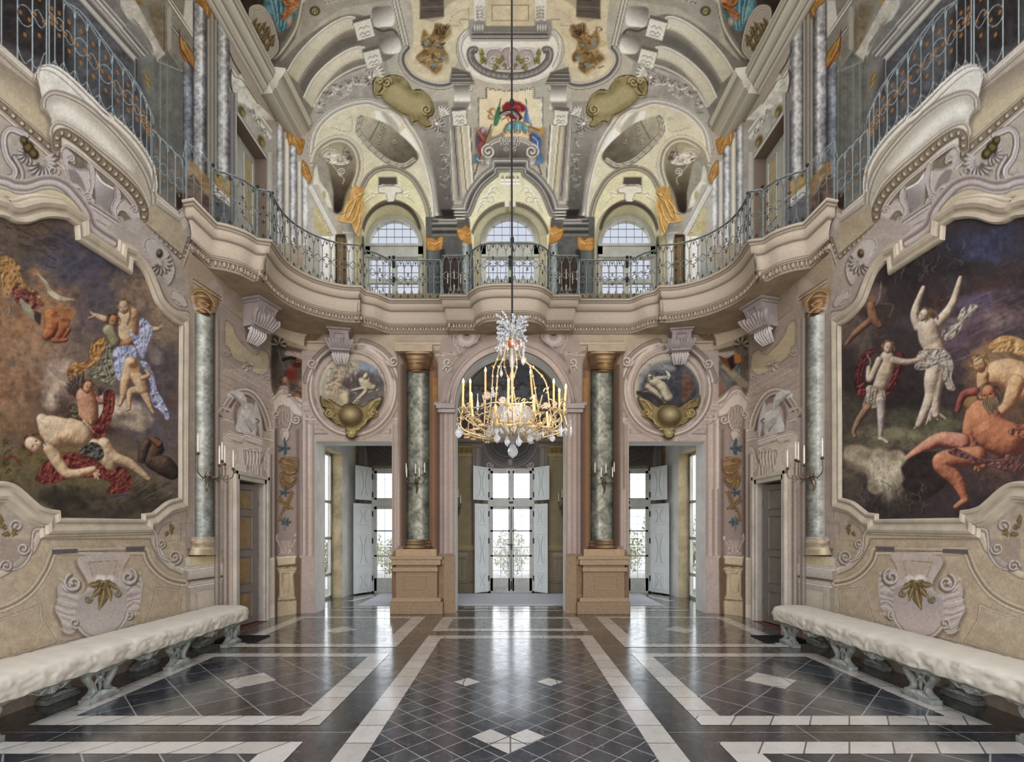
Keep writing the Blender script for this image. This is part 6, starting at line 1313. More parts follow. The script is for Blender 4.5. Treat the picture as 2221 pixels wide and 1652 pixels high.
VSH.fill([(1046,940),(1106.5,940),(1106.5,1016),(1046,1016)],(104,96,92),1,mottle=8)
VSH.fill(ell(1106.5,955,52,48,90,180,14)+[(1106.5,955)],(72,66,66),3)
for r in(46,40,33):VSH.mould(ell(1106.5,958,r+8,r,90,180,14),[(-1.5,(52,48,48)),(0,(124,116,110)),(1.5,(80,74,72))])
VSH.mould(ell(1106.5,958,58,56,90,180,14),[(-2,(60,54,52)),(0,(150,142,132)),(2,(90,84,80))])
VSH.scroll(1062,1008,7,1.3,0,1,2);VSH.blob(1106.5,1002,6,8,(150,136,120),soft=.5);VSH.line([(1046,1017),(1106,1017)],2,(190,180,160))
# dado
VSH.fill([(984,1182),(1048,1182),(1048,1192),(984,1192)],(168,148,92),.6);VSH.fill([(984,1192),(1048,1192),(1048,1290),(984,1290)],(140,122,94),.6,mottle=10)
VSH.mould([(984,1194),(1048,1194)],MP(2,VD,VM,VL,VS));VSH.fill([(986,1198),(1014,1198),(1014,1206),(986,1206)],(164,148,118),.6);VSH.mould([(986,1210),(1013,1210)],MP(2.4,VD,VM,VL,VS))
VSH.fill([(988,1214),(1012,1214),(1010,1258),(990,1258)],(152,136,106),.6);VSH.mould([(993,1220),(1003,1220),(1003,1250),(993,1250)],[(-1,VD),(0,VL),(1,VS)],closed=True)
VSH.mould([(985,1262),(1016,1262)],MP(2,VD,VM,VL,VS));VSH.line([(1016,1262),(1048,1262)],1,VD)
# bays beside the outer windows
VSH.fill([(735,940),(810,940),(810,1300),(735,1300)],(128,108,80),.6,mottle=10)
vb(960,1180,[(743,(200,188,160)),(746,(150,132,100)),(754,(66,70,62)),(757,(58,62,56)),(759,(120,98,66)),(766,(138,112,76)),(773,(128,104,72)),(776,(70,60,52))])
VSH.fill([(749,960),(775,968),(775,980),(749,974)],(156,126,60),.8,mottle=16);VSH.mould([(748,978),(775,982)],MP(1.6,VD,VM,(200,180,120),VS))
VSH.fill([(745,1030),(754,1030),(754,1050),(745,1050)],(120,124,120),.8)
vb(965,1090,[(776,(84,76,74)),(780,(130,120,114)),(788,(110,102,98)),(793,(142,134,126)),(800,(92,84,82)),(806,(80,74,74))])
VSH.fill([(792,958),(860,958),(860,1010),(800,1010)],(92,84,80),1,mottle=8)
for r in(66,56,46,36):VSH.mould(ell(858,935,r,r,90,165,14),[(-2,(52,46,44)),(0,(128,118,108)),(2,(74,68,64))])
VSH.fill([(748,1180),(776,1182),(776,1192),(748,1192)],(164,136,84),.6);VSH.mould([(748,1197),(776,1197)],MP(2,VD,VM,VL,VS));VSH.mould([(748,1210),(776,1210)],MP(2.4,VD,VM,VL,VS))
VSH.fill([(748,1214),(776,1214),(776,1290),(748,1290)],(132,112,82),.6,mottle=10);VSH.mould([(753,1220),(768,1220),(768,1255),(753,1255)],[(-1,VD),(0,VL),(1,VS)],closed=True);VSH.line([(748,1263),(776,1266)],1.4,VD)
_l=VSH.a.mean(-1,keepdims=True);VSH.a=_l+(VSH.a-_l)*.8
VSH.texture(.06,(40,12,4),31)
# ---------------------------------------------------------------- mesh helpers
def s2l(c):
    c=np.asarray(c,np.float64)/255.0
    return np.where(c<=.04045,c/12.92,((np.maximum(c,0)+.055)/1.055)**2.4)
def L4c(c,k=1.0):r=s2l(c)*k;return(float(r[0]),float(r[1]),float(r[2]),1.0)
def wpt(px,py,Y):return Vector(((px-PX)*Y/F,Y,EYE+(PY-py)*Y/F))
def at_z(px,py,z):Y=F*(z-EYE)/(PY-py);return((px-PX)*Y/F,Y)
def sheet_xy(v):
    v=np.asarray(v);Y=np.maximum(v[:,1],.6)
    return PX+F*v[:,0]/Y,PY-F*(v[:,2]-EYE)/Y

def tag(o,label=None,cat=None,group=None,kind=None):
    if label:o['label']=label
    if cat:o['category']=cat
    if group:o['group']=group
    if kind:o['kind']=kind
    return o
def empty(name,loc,label,cat,group=None):
    o=bpy.data.objects.new(name,None);COL.objects.link(o);o.location=loc;o.empty_display_size=.1
    return tag(o,label,cat,group)
def link_mesh(name,me,mat,parent=None,smooth=False):
    o=bpy.data.objects.new(name,me);COL.objects.link(o)
    if mat:me.materials.append(mat)
    if smooth:me.polygons.foreach_set('use_smooth',[True]*len(me.polygons))
    if parent is not None:
        o.parent=parent
        if parent.type=='EMPTY' or True:
            m=Matrix.Identity(4);q=parent
            while q is not None:m=Matrix.LocRotScale(q.location,q.rotation_euler,q.scale)@m;q=q.parent
            me.transform(m.inverted())
    me.update()
    return o
def mesh_np(name,V,Fq,mat,cols=None,parent=None,smooth=False):
    """V (n,3), Fq (m,4) index array, cols (n,3) 0..255 display"""
    me=bpy.data.meshes.new(name)
    me.vertices.add(len(V));me.vertices.foreach_set('co',np.asarray(V,np.float32).ravel())
    m=len(Fq);me.loops.add(m*4);me.polygons.add(m)
    me.loops.foreach_set('vertex_index',np.asarray(Fq,np.int32).ravel())
    me.polygons.foreach_set('loop_start',np.arange(0,m*4,4,dtype=np.int32))
    try:me.polygons.foreach_set('loop_total',np.full(m,4,np.int32))
    except Exception:pass
    me.update(calc_edges=True)
    if cols is not None:paint(me,cols)
    return link_mesh(name,me,mat,parent,smooth)
def paint(me,cols):
    at=me.color_attributes.new('paint','FLOAT_COLOR','POINT')
    c=np.ones((len(me.vertices),4),np.float32);c[:,:3]=s2l(np.clip(cols,0,255))
    at.data.foreach_set('color',c.ravel())
def compact(V,Fq):
    used=np.unique(Fq);mp=np.full(len(V),-1);mp[used]=np.arange(len(used))
    return V[used],mp[Fq],used

class MB:
    """collects verts and faces for ONE mesh"""
    def __init__(s):s.v=[];s.f=[]
    def add(s,V,Fs):
        o=len(s.v);s.v+=[tuple(p)for p in V];s.f+=[tuple(i+o for i in f)for f in Fs];return s
    def box(s,c,d,rz=0,M=None):
        x,y,z=d[0]/2,d[1]/2,d[2]/2
        V=[Vector((a*x,b*y,e*z))for a in(-1,1)for b in(-1,1)for e in(-1,1)]
        R=Matrix.Rotation(rz,3,'Z')
        V=[(R@p if M is None else M@p)+Vector(c)for p in V]
        return s.add(V,[(0,1,3,2),(4,6,7,5),(0,4,5,1),(2,3,7,6),(0,2,6,4),(1,5,7,3)])
    def boxb(s,a,b):return s.box([(a[i]+b[i])/2 for i in range(3)],[abs(b[i]-a[i])for i in range(3)])
    def bevbox(s,a,b,r=.01):
        bm=bmesh.new();bmesh.ops.create_cube(bm,size=1)
        for v in bm.verts:
            v.co=Vector([(a[i]+b[i])/2+v.co[i]*abs(b[i]-a[i])for i in range(3)])
        bmesh.ops.bevel(bm,geom=bm.edges[:],offset=r,segments=2,affect='EDGES',profile=.5)
        return s.bm(bm)
    def bm(s,bm):
        bm.verts.index_update();V=[v.co.copy()for v in bm.verts];Fs=[[v.index for v in f.verts]for f in bm.faces];bm.free();return s.add(V,Fs)
    def lathe(s,prof,c=(0,0,0),n=16,M=None,a0=0,a1=360):
        V=[];Fs=[];full=abs(a1-a0)>=360;k=n if full else n+1
        for r,z in prof:
            for i in range(k):
                t=math.radians(a0+(a1-a0)*i/n);p=Vector((r*math.cos(t),r*math.sin(t),z))
                if M is not None:p=M@p
                V.append(p+Vector(c))
        for j in range(len(prof)-1):
            for i in range(n):
                i2=(i+1)%k
                Fs.append((j*k+i,j*k+i2,(j+1)*k+i2,(j+1)*k+i))
        if full:
            Fs.append(tuple(range(k))[::-1]);Fs.append(tuple((len(prof)-1)*k+i for i in range(k)))
        return s.add(V,Fs)
    def ball(s,c,r,n=8,m=6,sc=(1,1,1)):
        prof=[(max(r*math.sin(math.pi*j/m),1e-4),-r*math.cos(math.pi*j/m))for j in range(m+1)]
        M=Matrix.Diagonal(Vector(sc)).to_3x3()
        return s.lathe(prof,c,n,M)
    def tube(s,P,R,n=8,closed=False,caps=True,flat=1.0):
        P=[Vector(p)for p in P];m=len(P)
        if m<2:return s
        if not hasattr(R,'__len__'):R=[R]*m
        elif len(R)!=m:R=list(np.interp(np.linspace(0,1,m),np.linspace(0,1,len(R)),R))
        up=None;V=[]
        for i in range(m):
            t=(P[(i+1)%m]-P[i-1])if closed else(P[min(i+1,m-1)]-P[max(i-1,0)])
            if t.length<1e-9:t=Vector((0,0,1))
            t.normalize()
            if up is None:up=Vector((0,0,1))if abs(t.z)<.9 else Vector((0,1,0))
            a=(up-t*up.dot(t))
            if a.length<1e-6:a=t.orthogonal()
            a.normalize();b=t.cross(a);up=a
            for k in range(n):
                an=2*math.pi*k/n;V.append(P[i]+a*(R[i]*math.cos(an))+b*(R[i]*flat*math.sin(an)))
        Fs=[]
        for i in range(m if closed else m-1):
            j=(i+1)%m
            for k in range(n):
                k2=(k+1)%n;Fs.append((i*n+k,i*n+k2,j*n+k2,j*n+k))
        if caps and not closed:Fs.append(tuple(range(n))[::-1]);Fs.append(tuple((m-1)*n+k for k in range(n)))
        return s.add(V,Fs)
    def prism(s,P,h,M=None,o=(0,0,0)):
        """polygon P (x,y) extruded along z by h, then M and offset"""
        n=len(P);V=[Vector((p[0],p[1],z))for z in(0,h)for p in P]
        V=[((M@p)if M is not None else p)+Vector(o)for p in V]
        return s.add(V,[tuple(range(n))[::-1],tuple(range(n,2*n))]+[(i,(i+1)%n,n+(i+1)%n,n+i)for i in range(n)])
    def build(s,name,mat,parent=None,smooth=False,cols=None):
        me=bpy.data.meshes.new(name);me.from_pydata([tuple(p)for p in s.v],[],s.f)
        bm=bmesh.new();bm.from_mesh(me);bmesh.ops.recalc_face_normals(bm,faces=bm.faces);bm.to_mesh(me);bm.free()
        if cols is not None:
            if callable(cols):cols=cols(np.array([tuple(p)for p in s.v]))
            paint(me,cols)
        o=link_mesh(name,me,mat,parent,smooth)
        if smooth:
            try:me.set_sharp_from_angle(angle=math.radians(40))
            except Exception:pass
        return o
def vsp(P,n=6,closed=False):
    P=[Vector(p)for p in P];m=len(P);out_=[]
    if m<3:return P
    for i in range(m if closed else m-1):
        a,b,c,d=(P[(i-1)%m],P[i],P[(i+1)%m],P[(i+2)%m])if closed else(P[max(i-1,0)],P[i],P[i+1],P[min(i+2,m-1)])
        for k in range(n):
            t=k/n;out_.append(.5*((2*b)+(c-a)*t+(2*a-5*b+4*c-d)*t*t+(3*b-a-3*c+d)*t**3))
    if not closed:out_.append(P[-1])
    return out_
def copy_tree(o,parent=None):
    c=o.copy();COL.objects.link(c);c.parent=parent
    for ch in list(o.children):copy_tree(ch,c)
    return c

# ---------------------------------------------------------------- materials
MATS={}
def mat(name,col,rough=.6,metal=0,spec=.5,bump=0,bscale=40,var=0,vscale=8,col2=None,emis=None,estr=0,coat=0,trans=0,ior=1.45):
    if name in MATS:return MATS[name]
    m=bpy.data.materials.new(name);m.use_nodes=True;n=m.node_tree;b=n.nodes['Principled BSDF']
    b.inputs['Base Color'].default_value=L4c(col);b.inputs['Roughness'].default_value=rough;b.inputs['Metallic'].default_value=metal
    b.inputs['Specular IOR Level'].default_value=spec;b.inputs['Coat Weight'].default_value=coat;b.inputs['IOR'].default_value=ior;b.inputs['Transmission Weight'].default_value=trans
    tcn=n.nodes.new('ShaderNodeTexCoord')
    if var or col2:
        nz=n.nodes.new('ShaderNodeTexNoise');nz.inputs['Scale'].default_value=vscale;nz.inputs['Detail'].default_value=8;nz.inputs['Roughness'].default_value=.65
        rp=n.nodes.new('ShaderNodeValToRGB');rp.color_ramp.elements[0].position=.35;rp.color_ramp.elements[1].position=.68
        c2=col2 or tuple(v*(1-var)for v in col)
        rp.color_ramp.elements[0].color=L4c(c2);rp.color_ramp.elements[1].color=L4c(col)
        n.links.new(tcn.outputs['Object'],nz.inputs['Vector']);n.links.new(nz.outputs['Fac'],rp.inputs[0]);n.links.new(rp.outputs[0],b.inputs['Base Color'])
    if bump:
        nb=n.nodes.new('ShaderNodeTexNoise');nb.inputs['Scale'].default_value=bscale;nb.inputs['Detail'].default_value=6
        bp=n.nodes.new('ShaderNodeBump');bp.inputs['Strength'].default_value=bump;bp.inputs['Distance'].default_value=.01
        n.links.new(tcn.outputs['Object'],nb.inputs['Vector']);n.links.new(nb.outputs['Fac'],bp.inputs['Height']);n.links.new(bp.outputs[0],b.inputs['Normal'])
    if emis:b.inputs['Emission Color'].default_value=L4c(emis);b.inputs['Emission Strength'].default_value=estr
    MATS[name]=m;return m
def fresco_mat(name='fresco',gain=1.0,rough=.82):
    m=bpy.data.materials.new(name);m.use_nodes=True;n=m.node_tree;b=n.nodes['Principled BSDF']
    at=n.nodes.new('ShaderNodeAttribute');at.attribute_name='paint'
    tcn=n.nodes.new('ShaderNodeTexCoord');nz=n.nodes.new('ShaderNodeTexNoise');nz.inputs['Scale'].default_value=55;nz.inputs['Detail'].default_value=5;nz.inputs['Roughness'].default_value=.7
    mrn=n.nodes.new('ShaderNodeMapRange');mrn.inputs['From Min'].default_value=.3;mrn.inputs['From Max'].default_value=.7;mrn.inputs['To Min'].default_value=.82*gain;mrn.inputs['To Max'].default_value=1.14*gain
    mx=n.nodes.new('ShaderNodeVectorMath');mx.operation='SCALE'
    n.links.new(tcn.outputs['Object'],nz.inputs['Vector']);n.links.new(nz.outputs['Fac'],mrn.inputs['Value'])
    n.links.new(at.outputs['Color'],mx.inputs[0]);n.links.new(mrn.outputs[0],mx.inputs['Scale']);n.links.new(mx.outputs[0],b.inputs['Base Color'])
    nb=n.nodes.new('ShaderNodeTexNoise');nb.inputs['Scale'].default_value=18;nb.inputs['Detail'].default_value=8
    bp=n.nodes.new('ShaderNodeBump');bp.inputs['Strength'].default_value=.08;bp.inputs['Distance'].default_value=.01
    n.links.new(tcn.outputs['Object'],nb.inputs['Vector']);n.links.new(nb.outputs['Fac'],bp.inputs['Height']);n.links.new(bp.outputs[0],b.inputs['Normal'])
    b.inputs['Roughness'].default_value=rough;b.inputs['Specular IOR Level'].default_value=.25
    return m
FR=fresco_mat('fresco',.88)
def scol(V):x,y=sheet_xy(V);return H.sample(x,y)
# ---------------------------------------------------------------- the room shell
XW,YF,YT,YB=4.1,8.8,8.2,11.7  # side walls, arcade wall, start of the curved corner, garden wall of the vestibule
ZG=5.61  # gallery floor
YU=9.3  # upper far wall
def merge_lines(a,extra):
    a=np.array(sorted(set(list(np.round(a,5))+[round(e,5)for e in extra])))
    keep_=[0]
    for i in range(1,len(a)):
        if a[i]-a[keep_[-1]]<.004:
            if any(abs(a[i]-e)<1e-4 for e in extra):keep_[-1]=i
            continue
        keep_.append(i)
    return a[keep_]
def quads(nu,nv):
    i=np.arange(nu-1)[None,:];j=np.arange(nv-1)[:,None]
    a=j*nu+i
    return np.stack([a,a+1,a+nu+1,a+nu],-1).reshape(-1,4)

DOOR=(7.28,8.03,0.0,2.27);UDOOR=(7.26,8.14,ZG,7.74)
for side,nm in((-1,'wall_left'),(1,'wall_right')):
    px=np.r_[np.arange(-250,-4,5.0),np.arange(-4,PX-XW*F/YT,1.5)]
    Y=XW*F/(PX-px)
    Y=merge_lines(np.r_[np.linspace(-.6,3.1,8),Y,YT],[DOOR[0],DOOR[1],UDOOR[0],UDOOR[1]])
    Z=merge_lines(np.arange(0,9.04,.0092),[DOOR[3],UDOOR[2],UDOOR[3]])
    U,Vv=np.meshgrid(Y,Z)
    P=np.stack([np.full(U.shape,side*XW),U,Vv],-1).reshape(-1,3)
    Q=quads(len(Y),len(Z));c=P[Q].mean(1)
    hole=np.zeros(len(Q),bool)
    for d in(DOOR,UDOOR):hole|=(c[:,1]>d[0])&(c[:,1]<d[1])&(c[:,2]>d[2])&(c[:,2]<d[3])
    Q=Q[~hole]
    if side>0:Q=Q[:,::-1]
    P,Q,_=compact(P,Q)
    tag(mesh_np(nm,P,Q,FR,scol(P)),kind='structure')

# arcade wall with its rounded corners
fp=[(-XW,YT)]
for k in range(1,25):
    a=math.pi-math.pi/2*k/24;fp.append((-3.55+.55*math.cos(a),YT+.6*math.sin(a)))
xs_=merge_lines(np.arange(-3.545,3.5451,.0172),[-3.545,-2.154,-1.005,1.005,2.154,3.545])
fp=np.array(fp[:-1]+[(x,YF)for x in xs_]+[(-a,b)for a,b in fp[:-1][::-1]])
den=[]
for a,b in zip(fp[:-1],fp[1:]):
    n_=max(1,int(np.hypot(*(b-a))/.018));den+=[a+(b-a)*t/n_ for t in range(n_)]
fp=np.array(den+[fp[-1]])
AZ,AR=3.763,1.005
Z=merge_lines(np.arange(0,5.66,.0165),[3.117,AZ])
I,Zz=np.meshgrid(np.arange(len(fp)),Z)
P=np.stack([fp[I][...,0],fp[I][...,1],Zz],-1).reshape(-1,3)
Q=quads(len(fp),len(Z));c=P[Q].mean(1)
flat=c[:,1]>YF-.004
hole=flat&(np.abs(c[:,0])>2.154)&(np.abs(c[:,0])<3.545)&(c[:,2]<3.117)
hole|=(np.abs(c[:,0])<AR)&(c[:,2]<AZ)
rr=np.hypot(P[:,0],P[:,2]-AZ);ins=(rr<AR)&(P[:,2]>AZ-1e-6)
hole|=ins[Q].all(1)&flat
Q=Q[~hole]
k=ins&(rr>.3);P[k,0]=P[k,0]/rr[k]*AR;P[k,2]=AZ+(P[k,2]-AZ)/rr[k]*AR
P,Q,_=compact(P,Q)
wall_far=tag(mesh_np('wall_far',P,Q,FR,scol(P)),kind='structure')
M_jamb=mat('limewashed_jamb',(240,238,230),.8,var=.1,vscale=3,bump=.2,bscale=12)
M_plas=mat('vestibule_plaster',(186,176,156),.85,var=.12,vscale=2)
YJ=9.25
m=MB()
for x in(-3.545,-2.154,-1.005,1.005,2.154,3.545):
    zt=3.117 if abs(x)>1.1 else AZ
    m.add([(x,YF,0),(x,YJ,0),(x,YJ,zt),(x,YF,zt)],[(0,1,2,3)])
for s_ in(-1,1):m.add([(s_*3.545,YF,3.117),(s_*3.545,YJ,3.117),(s_*2.154,YJ,3.117),(s_*2.154,YF,3.117)],[(0,1,2,3)])
for k in range(32):
    a,b=math.pi*k/32,math.pi*(k+1)/32
    m.add([(AR*math.cos(a),YF,AZ+AR*math.sin(a)),(AR*math.cos(a),YJ,AZ+AR*math.sin(a)),(AR*math.cos(b),YJ,AZ+AR*math.sin(b)),(AR*math.cos(b),YF,AZ+AR*math.sin(b))],[(0,1,2,3)])
m.build('jamb',M_jamb,wall_far)
m=MB()  # the vestibule face of the same wall
for xa,xb,za,zb in((-3.9,-3.545,0,5.75),(-2.154,-1.005,0,5.75),(1.005,2.154,0,5.75),(3.545,3.9,0,5.75),(-3.545,-2.154,3.117,5.75),(2.154,3.545,3.117,5.75)):
    m.add([(xa,YJ,za),(xb,YJ,za),(xb,YJ,zb),(xa,YJ,zb)],[(0,1,2,3)])
for k in range(32):
    a,b=math.pi*k/32,math.pi*(k+1)/32
    pa,pb=(AR*math.cos(a),AZ+AR*math.sin(a)),(AR*math.cos(b),AZ+AR*math.sin(b))
    m.add([(pa[0],YJ,pa[1]),(pb[0],YJ,pb[1]),(pb[0],YJ,5.75),(pa[0],YJ,5.75)],[(0,1,2,3)])
m.build('wall_back_face',M_plas,wall_far)

# upper far wall and vault: spring line at 9.0 m, cove 2.6 m deep rising 2.4 m, corners of 1 m radius
ZS,CD_,CH,RC=9.0,2.6,2.4,1.0
def wall_dist(X,Y):
    qx=np.abs(X)-(XW-RC);qy=Y-(YU-RC)
    return RC-np.hypot(np.maximum(qx,0),np.maximum(qy,0))-np.minimum(np.maximum(qx,qy),0)
def ceil_z(d):t=np.clip(d/CD_,0,1);return ZS+CH*np.sqrt(np.maximum(1-(1-t)**2,0))
gx=np.r_[np.arange(-250,-2,8.0),np.arange(-2,2226,2.2),np.arange(2228,2470,8.0)]
gy=np.r_[np.arange(-400,-4,8.0),np.arange(-4,722,2.2)]
GX,GY=np.meshgrid(gx,gy)
dx,dz=(GX-PX)/F,(PY-GY)/F
t=np.full(GX.shape,2.0);hit=np.zeros(GX.shape,bool);step=.05
for it in range(190):
    tn=t+step;X_,Z_=dx*tn,EYE+dz*tn;d=wall_dist(X_,tn)
    out_=(d<0)|(Z_>ceil_z(d));new=out_&~hit;hit|=new
    t=np.where(hit,t,tn)
lo,hi=t.copy(),t+step
for it in range(14):
    mid=(lo+hi)/2;d=wall_dist(dx*mid,mid);o_=(d<0)|(EYE+dz*mid>ceil_z(d))
    hi=np.where(o_,mid,hi);lo=np.where(o_,lo,mid)
t=hi
P=np.stack([dx*t,t,EYE+dz*t],-1).reshape(-1,3)
Q=quads(len(gx),len(gy))[:,::-1];c=P[Q].mean(1)
up=c[:,2]>ZS
UW=[(-2.254,.624,7.19),(0.0,.709,7.01),(2.254,.624,7.19)]  # window openings: centre, radius, springing height
WF=[(-2.335,.576,7.247),(-.01,.585,7.285),(2.335,.576,7.247)];YWF=9.75
flat=(c[:,1]>YU-.02)&~up
hole=np.zeros(len(Q),bool)
for xc,R_,zs in UW:
    ins=(np.abs(P[:,0]-xc)<R_)&(P[:,2]<zs)|(np.hypot(P[:,0]-xc,P[:,2]-zs)<R_)
    ins&=P[:,1]>YU-.03
    hole|=ins[Q].all(1)
    part=ins&(P[:,2]>=zs);r_=np.hypot(P[:,0]-xc,P[:,2]-zs);k=part&(r_>.2)
    P[k,0]=xc+(P[k,0]-xc)/r_[k]*R_;P[k,2]=zs+(P[k,2]-zs)/r_[k]*R_
    k=ins&(P[:,2]<zs);P[k,0]=np.where(P[k,0]>xc,xc+R_,xc-R_)
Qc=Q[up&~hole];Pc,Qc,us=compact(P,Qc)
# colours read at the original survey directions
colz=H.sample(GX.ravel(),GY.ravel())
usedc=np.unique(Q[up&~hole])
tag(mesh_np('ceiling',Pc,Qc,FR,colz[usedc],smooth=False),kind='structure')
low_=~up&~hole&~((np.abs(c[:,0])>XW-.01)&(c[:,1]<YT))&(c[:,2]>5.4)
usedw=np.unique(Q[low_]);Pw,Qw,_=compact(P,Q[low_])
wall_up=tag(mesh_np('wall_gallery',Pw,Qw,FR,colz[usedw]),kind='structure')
# the part of the vault that lies overhead, outside the picture
m=MB();xs2=np.linspace(-XW,XW,40);ys2=[-.6,1.5,3.5,5.0,6.4,7.2]
zz=ceil_z(XW-np.abs(xs2))+.04
for j in range(len(ys2)-1):
    for i in range(39):
        m.add([(xs2[i],ys2[j],zz[i]),(xs2[i+1],ys2[j],zz[i+1]),(xs2[i+1],ys2[j+1],zz[i+1]),(xs2[i],ys2[j+1],zz[i])],[(0,1,2,3)])
tag(m.build('ceiling',mat('vault_plaster',(186,178,158),.85,var=.1,vscale=1.5)),kind='structure')

# ---------------------------------------------------------------- splayed reveals of the upper windows
for(xc,R_,zs),(xf,rf,zf)in zip(UW,WF):
    A=[(xc-R_,ZG)]+[(xc-R_*math.cos(math.pi*k/36),zs+R_*math.sin(math.pi*k/36))for k in range(37)]+[(xc+R_,ZG)]
    B=[(xf-rf,ZG)]+[(xf-rf*math.cos(math.pi*k/36),zf+rf*math.sin(math.pi*k/36))for k in range(37)]+[(xf+rf,ZG)]
    V=[];NS=26
    for j in range(NS+1):
        t_=j/NS
        for a,b in zip(A,B):V.append((a[0]+(b[0]-a[0])*t_,YU+(YWF-YU)*t_,a[1]+(b[1]-a[1])*t_))
    nn=len(A);V=np.array(V);Qr=quads(nn,NS+1)
    mesh_np('window_reveal',V,Qr,FR,np.clip(scol(V)*1.02+8,0,255),parent=wall_up)
# ---------------------------------------------------------------- floor
def slate(name,brick,rot=45,c1=(56,58,63),c2=(40,41,45),mortar=(150,148,142),msz=.0042,rough=(.16,.34),off=(0,0),w=None,h=None,stagger=0,vein=(150,150,152),var=(.72,1.35)):
    m=bpy.data.materials.new(name);m.use_nodes=True;n=m.node_tree;b=n.nodes['Principled BSDF'];L=n.links.new
    tcn,mp=n.nodes.new('ShaderNodeTexCoord'),n.nodes.new('ShaderNodeMapping')
    mp.vector_type='POINT';mp.inputs['Rotation'].default_value=(0,0,math.radians(rot));mp.inputs['Location'].default_value=(off[0],off[1],0)
    br=n.nodes.new('ShaderNodeTexBrick');br.inputs['Scale'].default_value=1.0;br.inputs['Brick Width'].default_value=w or brick;br.inputs['Row Height'].default_value=h or brick
    br.offset=stagger;br.squash=1;br.inputs['Mortar Size'].default_value=msz;br.inputs['Mortar Smooth'].default_value=.2;br.inputs['Bias'].default_value=0
    br.inputs['Color1'].default_value=L4c(c1);br.inputs['Color2'].default_value=L4c(c2);br.inputs['Mortar'].default_value=L4c(mortar)
    L(tcn.outputs['Object'],mp.inputs[0]);L(mp.outputs[0],br.inputs['Vector'])
    nz=n.nodes.new('ShaderNodeTexNoise');nz.inputs['Scale'].default_value=5;nz.inputs['Detail'].default_value=10;nz.inputs['Roughness'].default_value=.75;nz.inputs['Distortion'].default_value=1.2
    L(tcn.outputs['Object'],nz.inputs['Vector'])
    rp=n.nodes.new('ShaderNodeMapRange');rp.inputs['From Min'].default_value=.3;rp.inputs['From Max'].default_value=.7;rp.inputs['To Min'].default_value=var[0];rp.inputs['To Max'].default_value=var[1];L(nz.outputs['Fac'],rp.inputs['Value'])
    mx=n.nodes.new('ShaderNodeVectorMath');mx.operation='SCALE';L(br.outputs['Color'],mx.inputs[0]);L(rp.outputs[0],mx.inputs['Scale'])
    # fine light veins
    n3=n.nodes.new('ShaderNodeTexNoise');n3.inputs['Scale'].default_value=2.2;n3.inputs['Detail'].default_value=6;n3.inputs['Distortion'].default_value=2.2;L(tcn.outputs['Object'],n3.inputs['Vector'])
    ab=n.nodes.new('ShaderNodeMath');ab.operation='SUBTRACT';ab.inputs[1].default_value=.5;L(n3.outputs['Fac'],ab.inputs[0])
    a2=n.nodes.new('ShaderNodeMath');a2.operation='ABSOLUTE';L(ab.outputs[0],a2.inputs[0])
    vr=n.nodes.new('ShaderNodeMapRange');vr.inputs['From Min'].default_value=0;vr.inputs['From Max'].default_value=.006;vr.inputs['To Min'].default_value=.35;vr.inputs['To Max'].default_value=0;L(a2.outputs[0],vr.inputs['Value'])
    mm=n.nodes.new('ShaderNodeMixRGB');mm.inputs[2].default_value=L4c(vein);L(vr.outputs[0],mm.inputs[0]);L(mx.outputs[0],mm.inputs[1]);L(mm.outputs[0],b.inputs['Base Color'])
    n2=n.nodes.new('ShaderNodeTexNoise');n2.inputs['Scale'].default_value=9;n2.inputs['Detail'].default_value=8;L(tcn.outputs['Object'],n2.inputs['Vector'])
    r2=n.nodes.new('ShaderNodeMapRange');r2.inputs['From Min'].default_value=.35;r2.inputs['From Max'].default_value=.65;r2.inputs['To Min'].default_value=rough[0];r2.inputs['To Max'].default_value=rough[1];L(n2.outputs['Fac'],r2.inputs['Value']);L(r2.outputs[0],b.inputs['Roughness'])
    bp=n.nodes.new('ShaderNodeBump');bp.inputs['Strength'].default_value=.35;bp.inputs['Distance'].default_value=.003
    inv=n.nodes.new('ShaderNodeMath');inv.operation='SUBTRACT';inv.inputs[0].default_value=1;L(br.outputs['Fac'],inv.inputs[1])
    ad=n.nodes.new('ShaderNodeMath');ad.operation='MULTIPLY_ADD';ad.inputs[1].default_value=.6;L(nz.outputs['Fac'],ad.inputs[0]);L(inv.outputs[0],ad.inputs[2]);L(ad.outputs[0],bp.inputs['Height']);L(bp.outputs[0],b.inputs['Normal'])
    b.inputs['Specular IOR Level'].default_value=.6;b.inputs['IOR'].default_value=1.55;b.inputs['Coat Weight'].default_value=.8;b.inputs['Coat Roughness'].default_value=.07;b.inputs['Coat IOR'].default_value=1.75;L(bp.outputs[0],b.inputs['Coat Normal'])
    return m
M_sl=slate('slate_slabs',.37,off=(.02,.11),c1=(64,66,71),c2=(35,36,40),msz=.006)
M_slc=slate('slate_lozenges',.1846,off=(.13*.7071,.0),c1=(62,64,69),c2=(38,40,44))
M_slb=slate('slate_borders',.6,rot=0,w=1.1,h=.9,c1=(50,49,50),c2=(40,40,42))
M_wm=slate('white_marble',.3,rot=0,c1=(206,200,188),c2=(186,178,166),mortar=(96,92,86),rough=(.2,.4),vein=(170,162,150),w=.46,h=.31,msz=.006,var=(.88,1.06))
M_wd=slate('white_marble_oblique',.3,rot=-55,c1=(208,202,190),c2=(188,180,168),mortar=(96,92,86),rough=(.22,.42),vein=(170,162,150),w=5,h=.25,msz=.006,var=(.88,1.06))
def flat(name,polys,z,m,parent=None):
    b=MB()
    for P in polys:b.add([(x,y,z)for x,y in P],[tuple(range(len(P)))])
    return b.build(name,m,parent)
rect=lambda xa,ya,xb,yb:[(xa,ya),(xb,ya),(xb,yb),(xa,yb)]
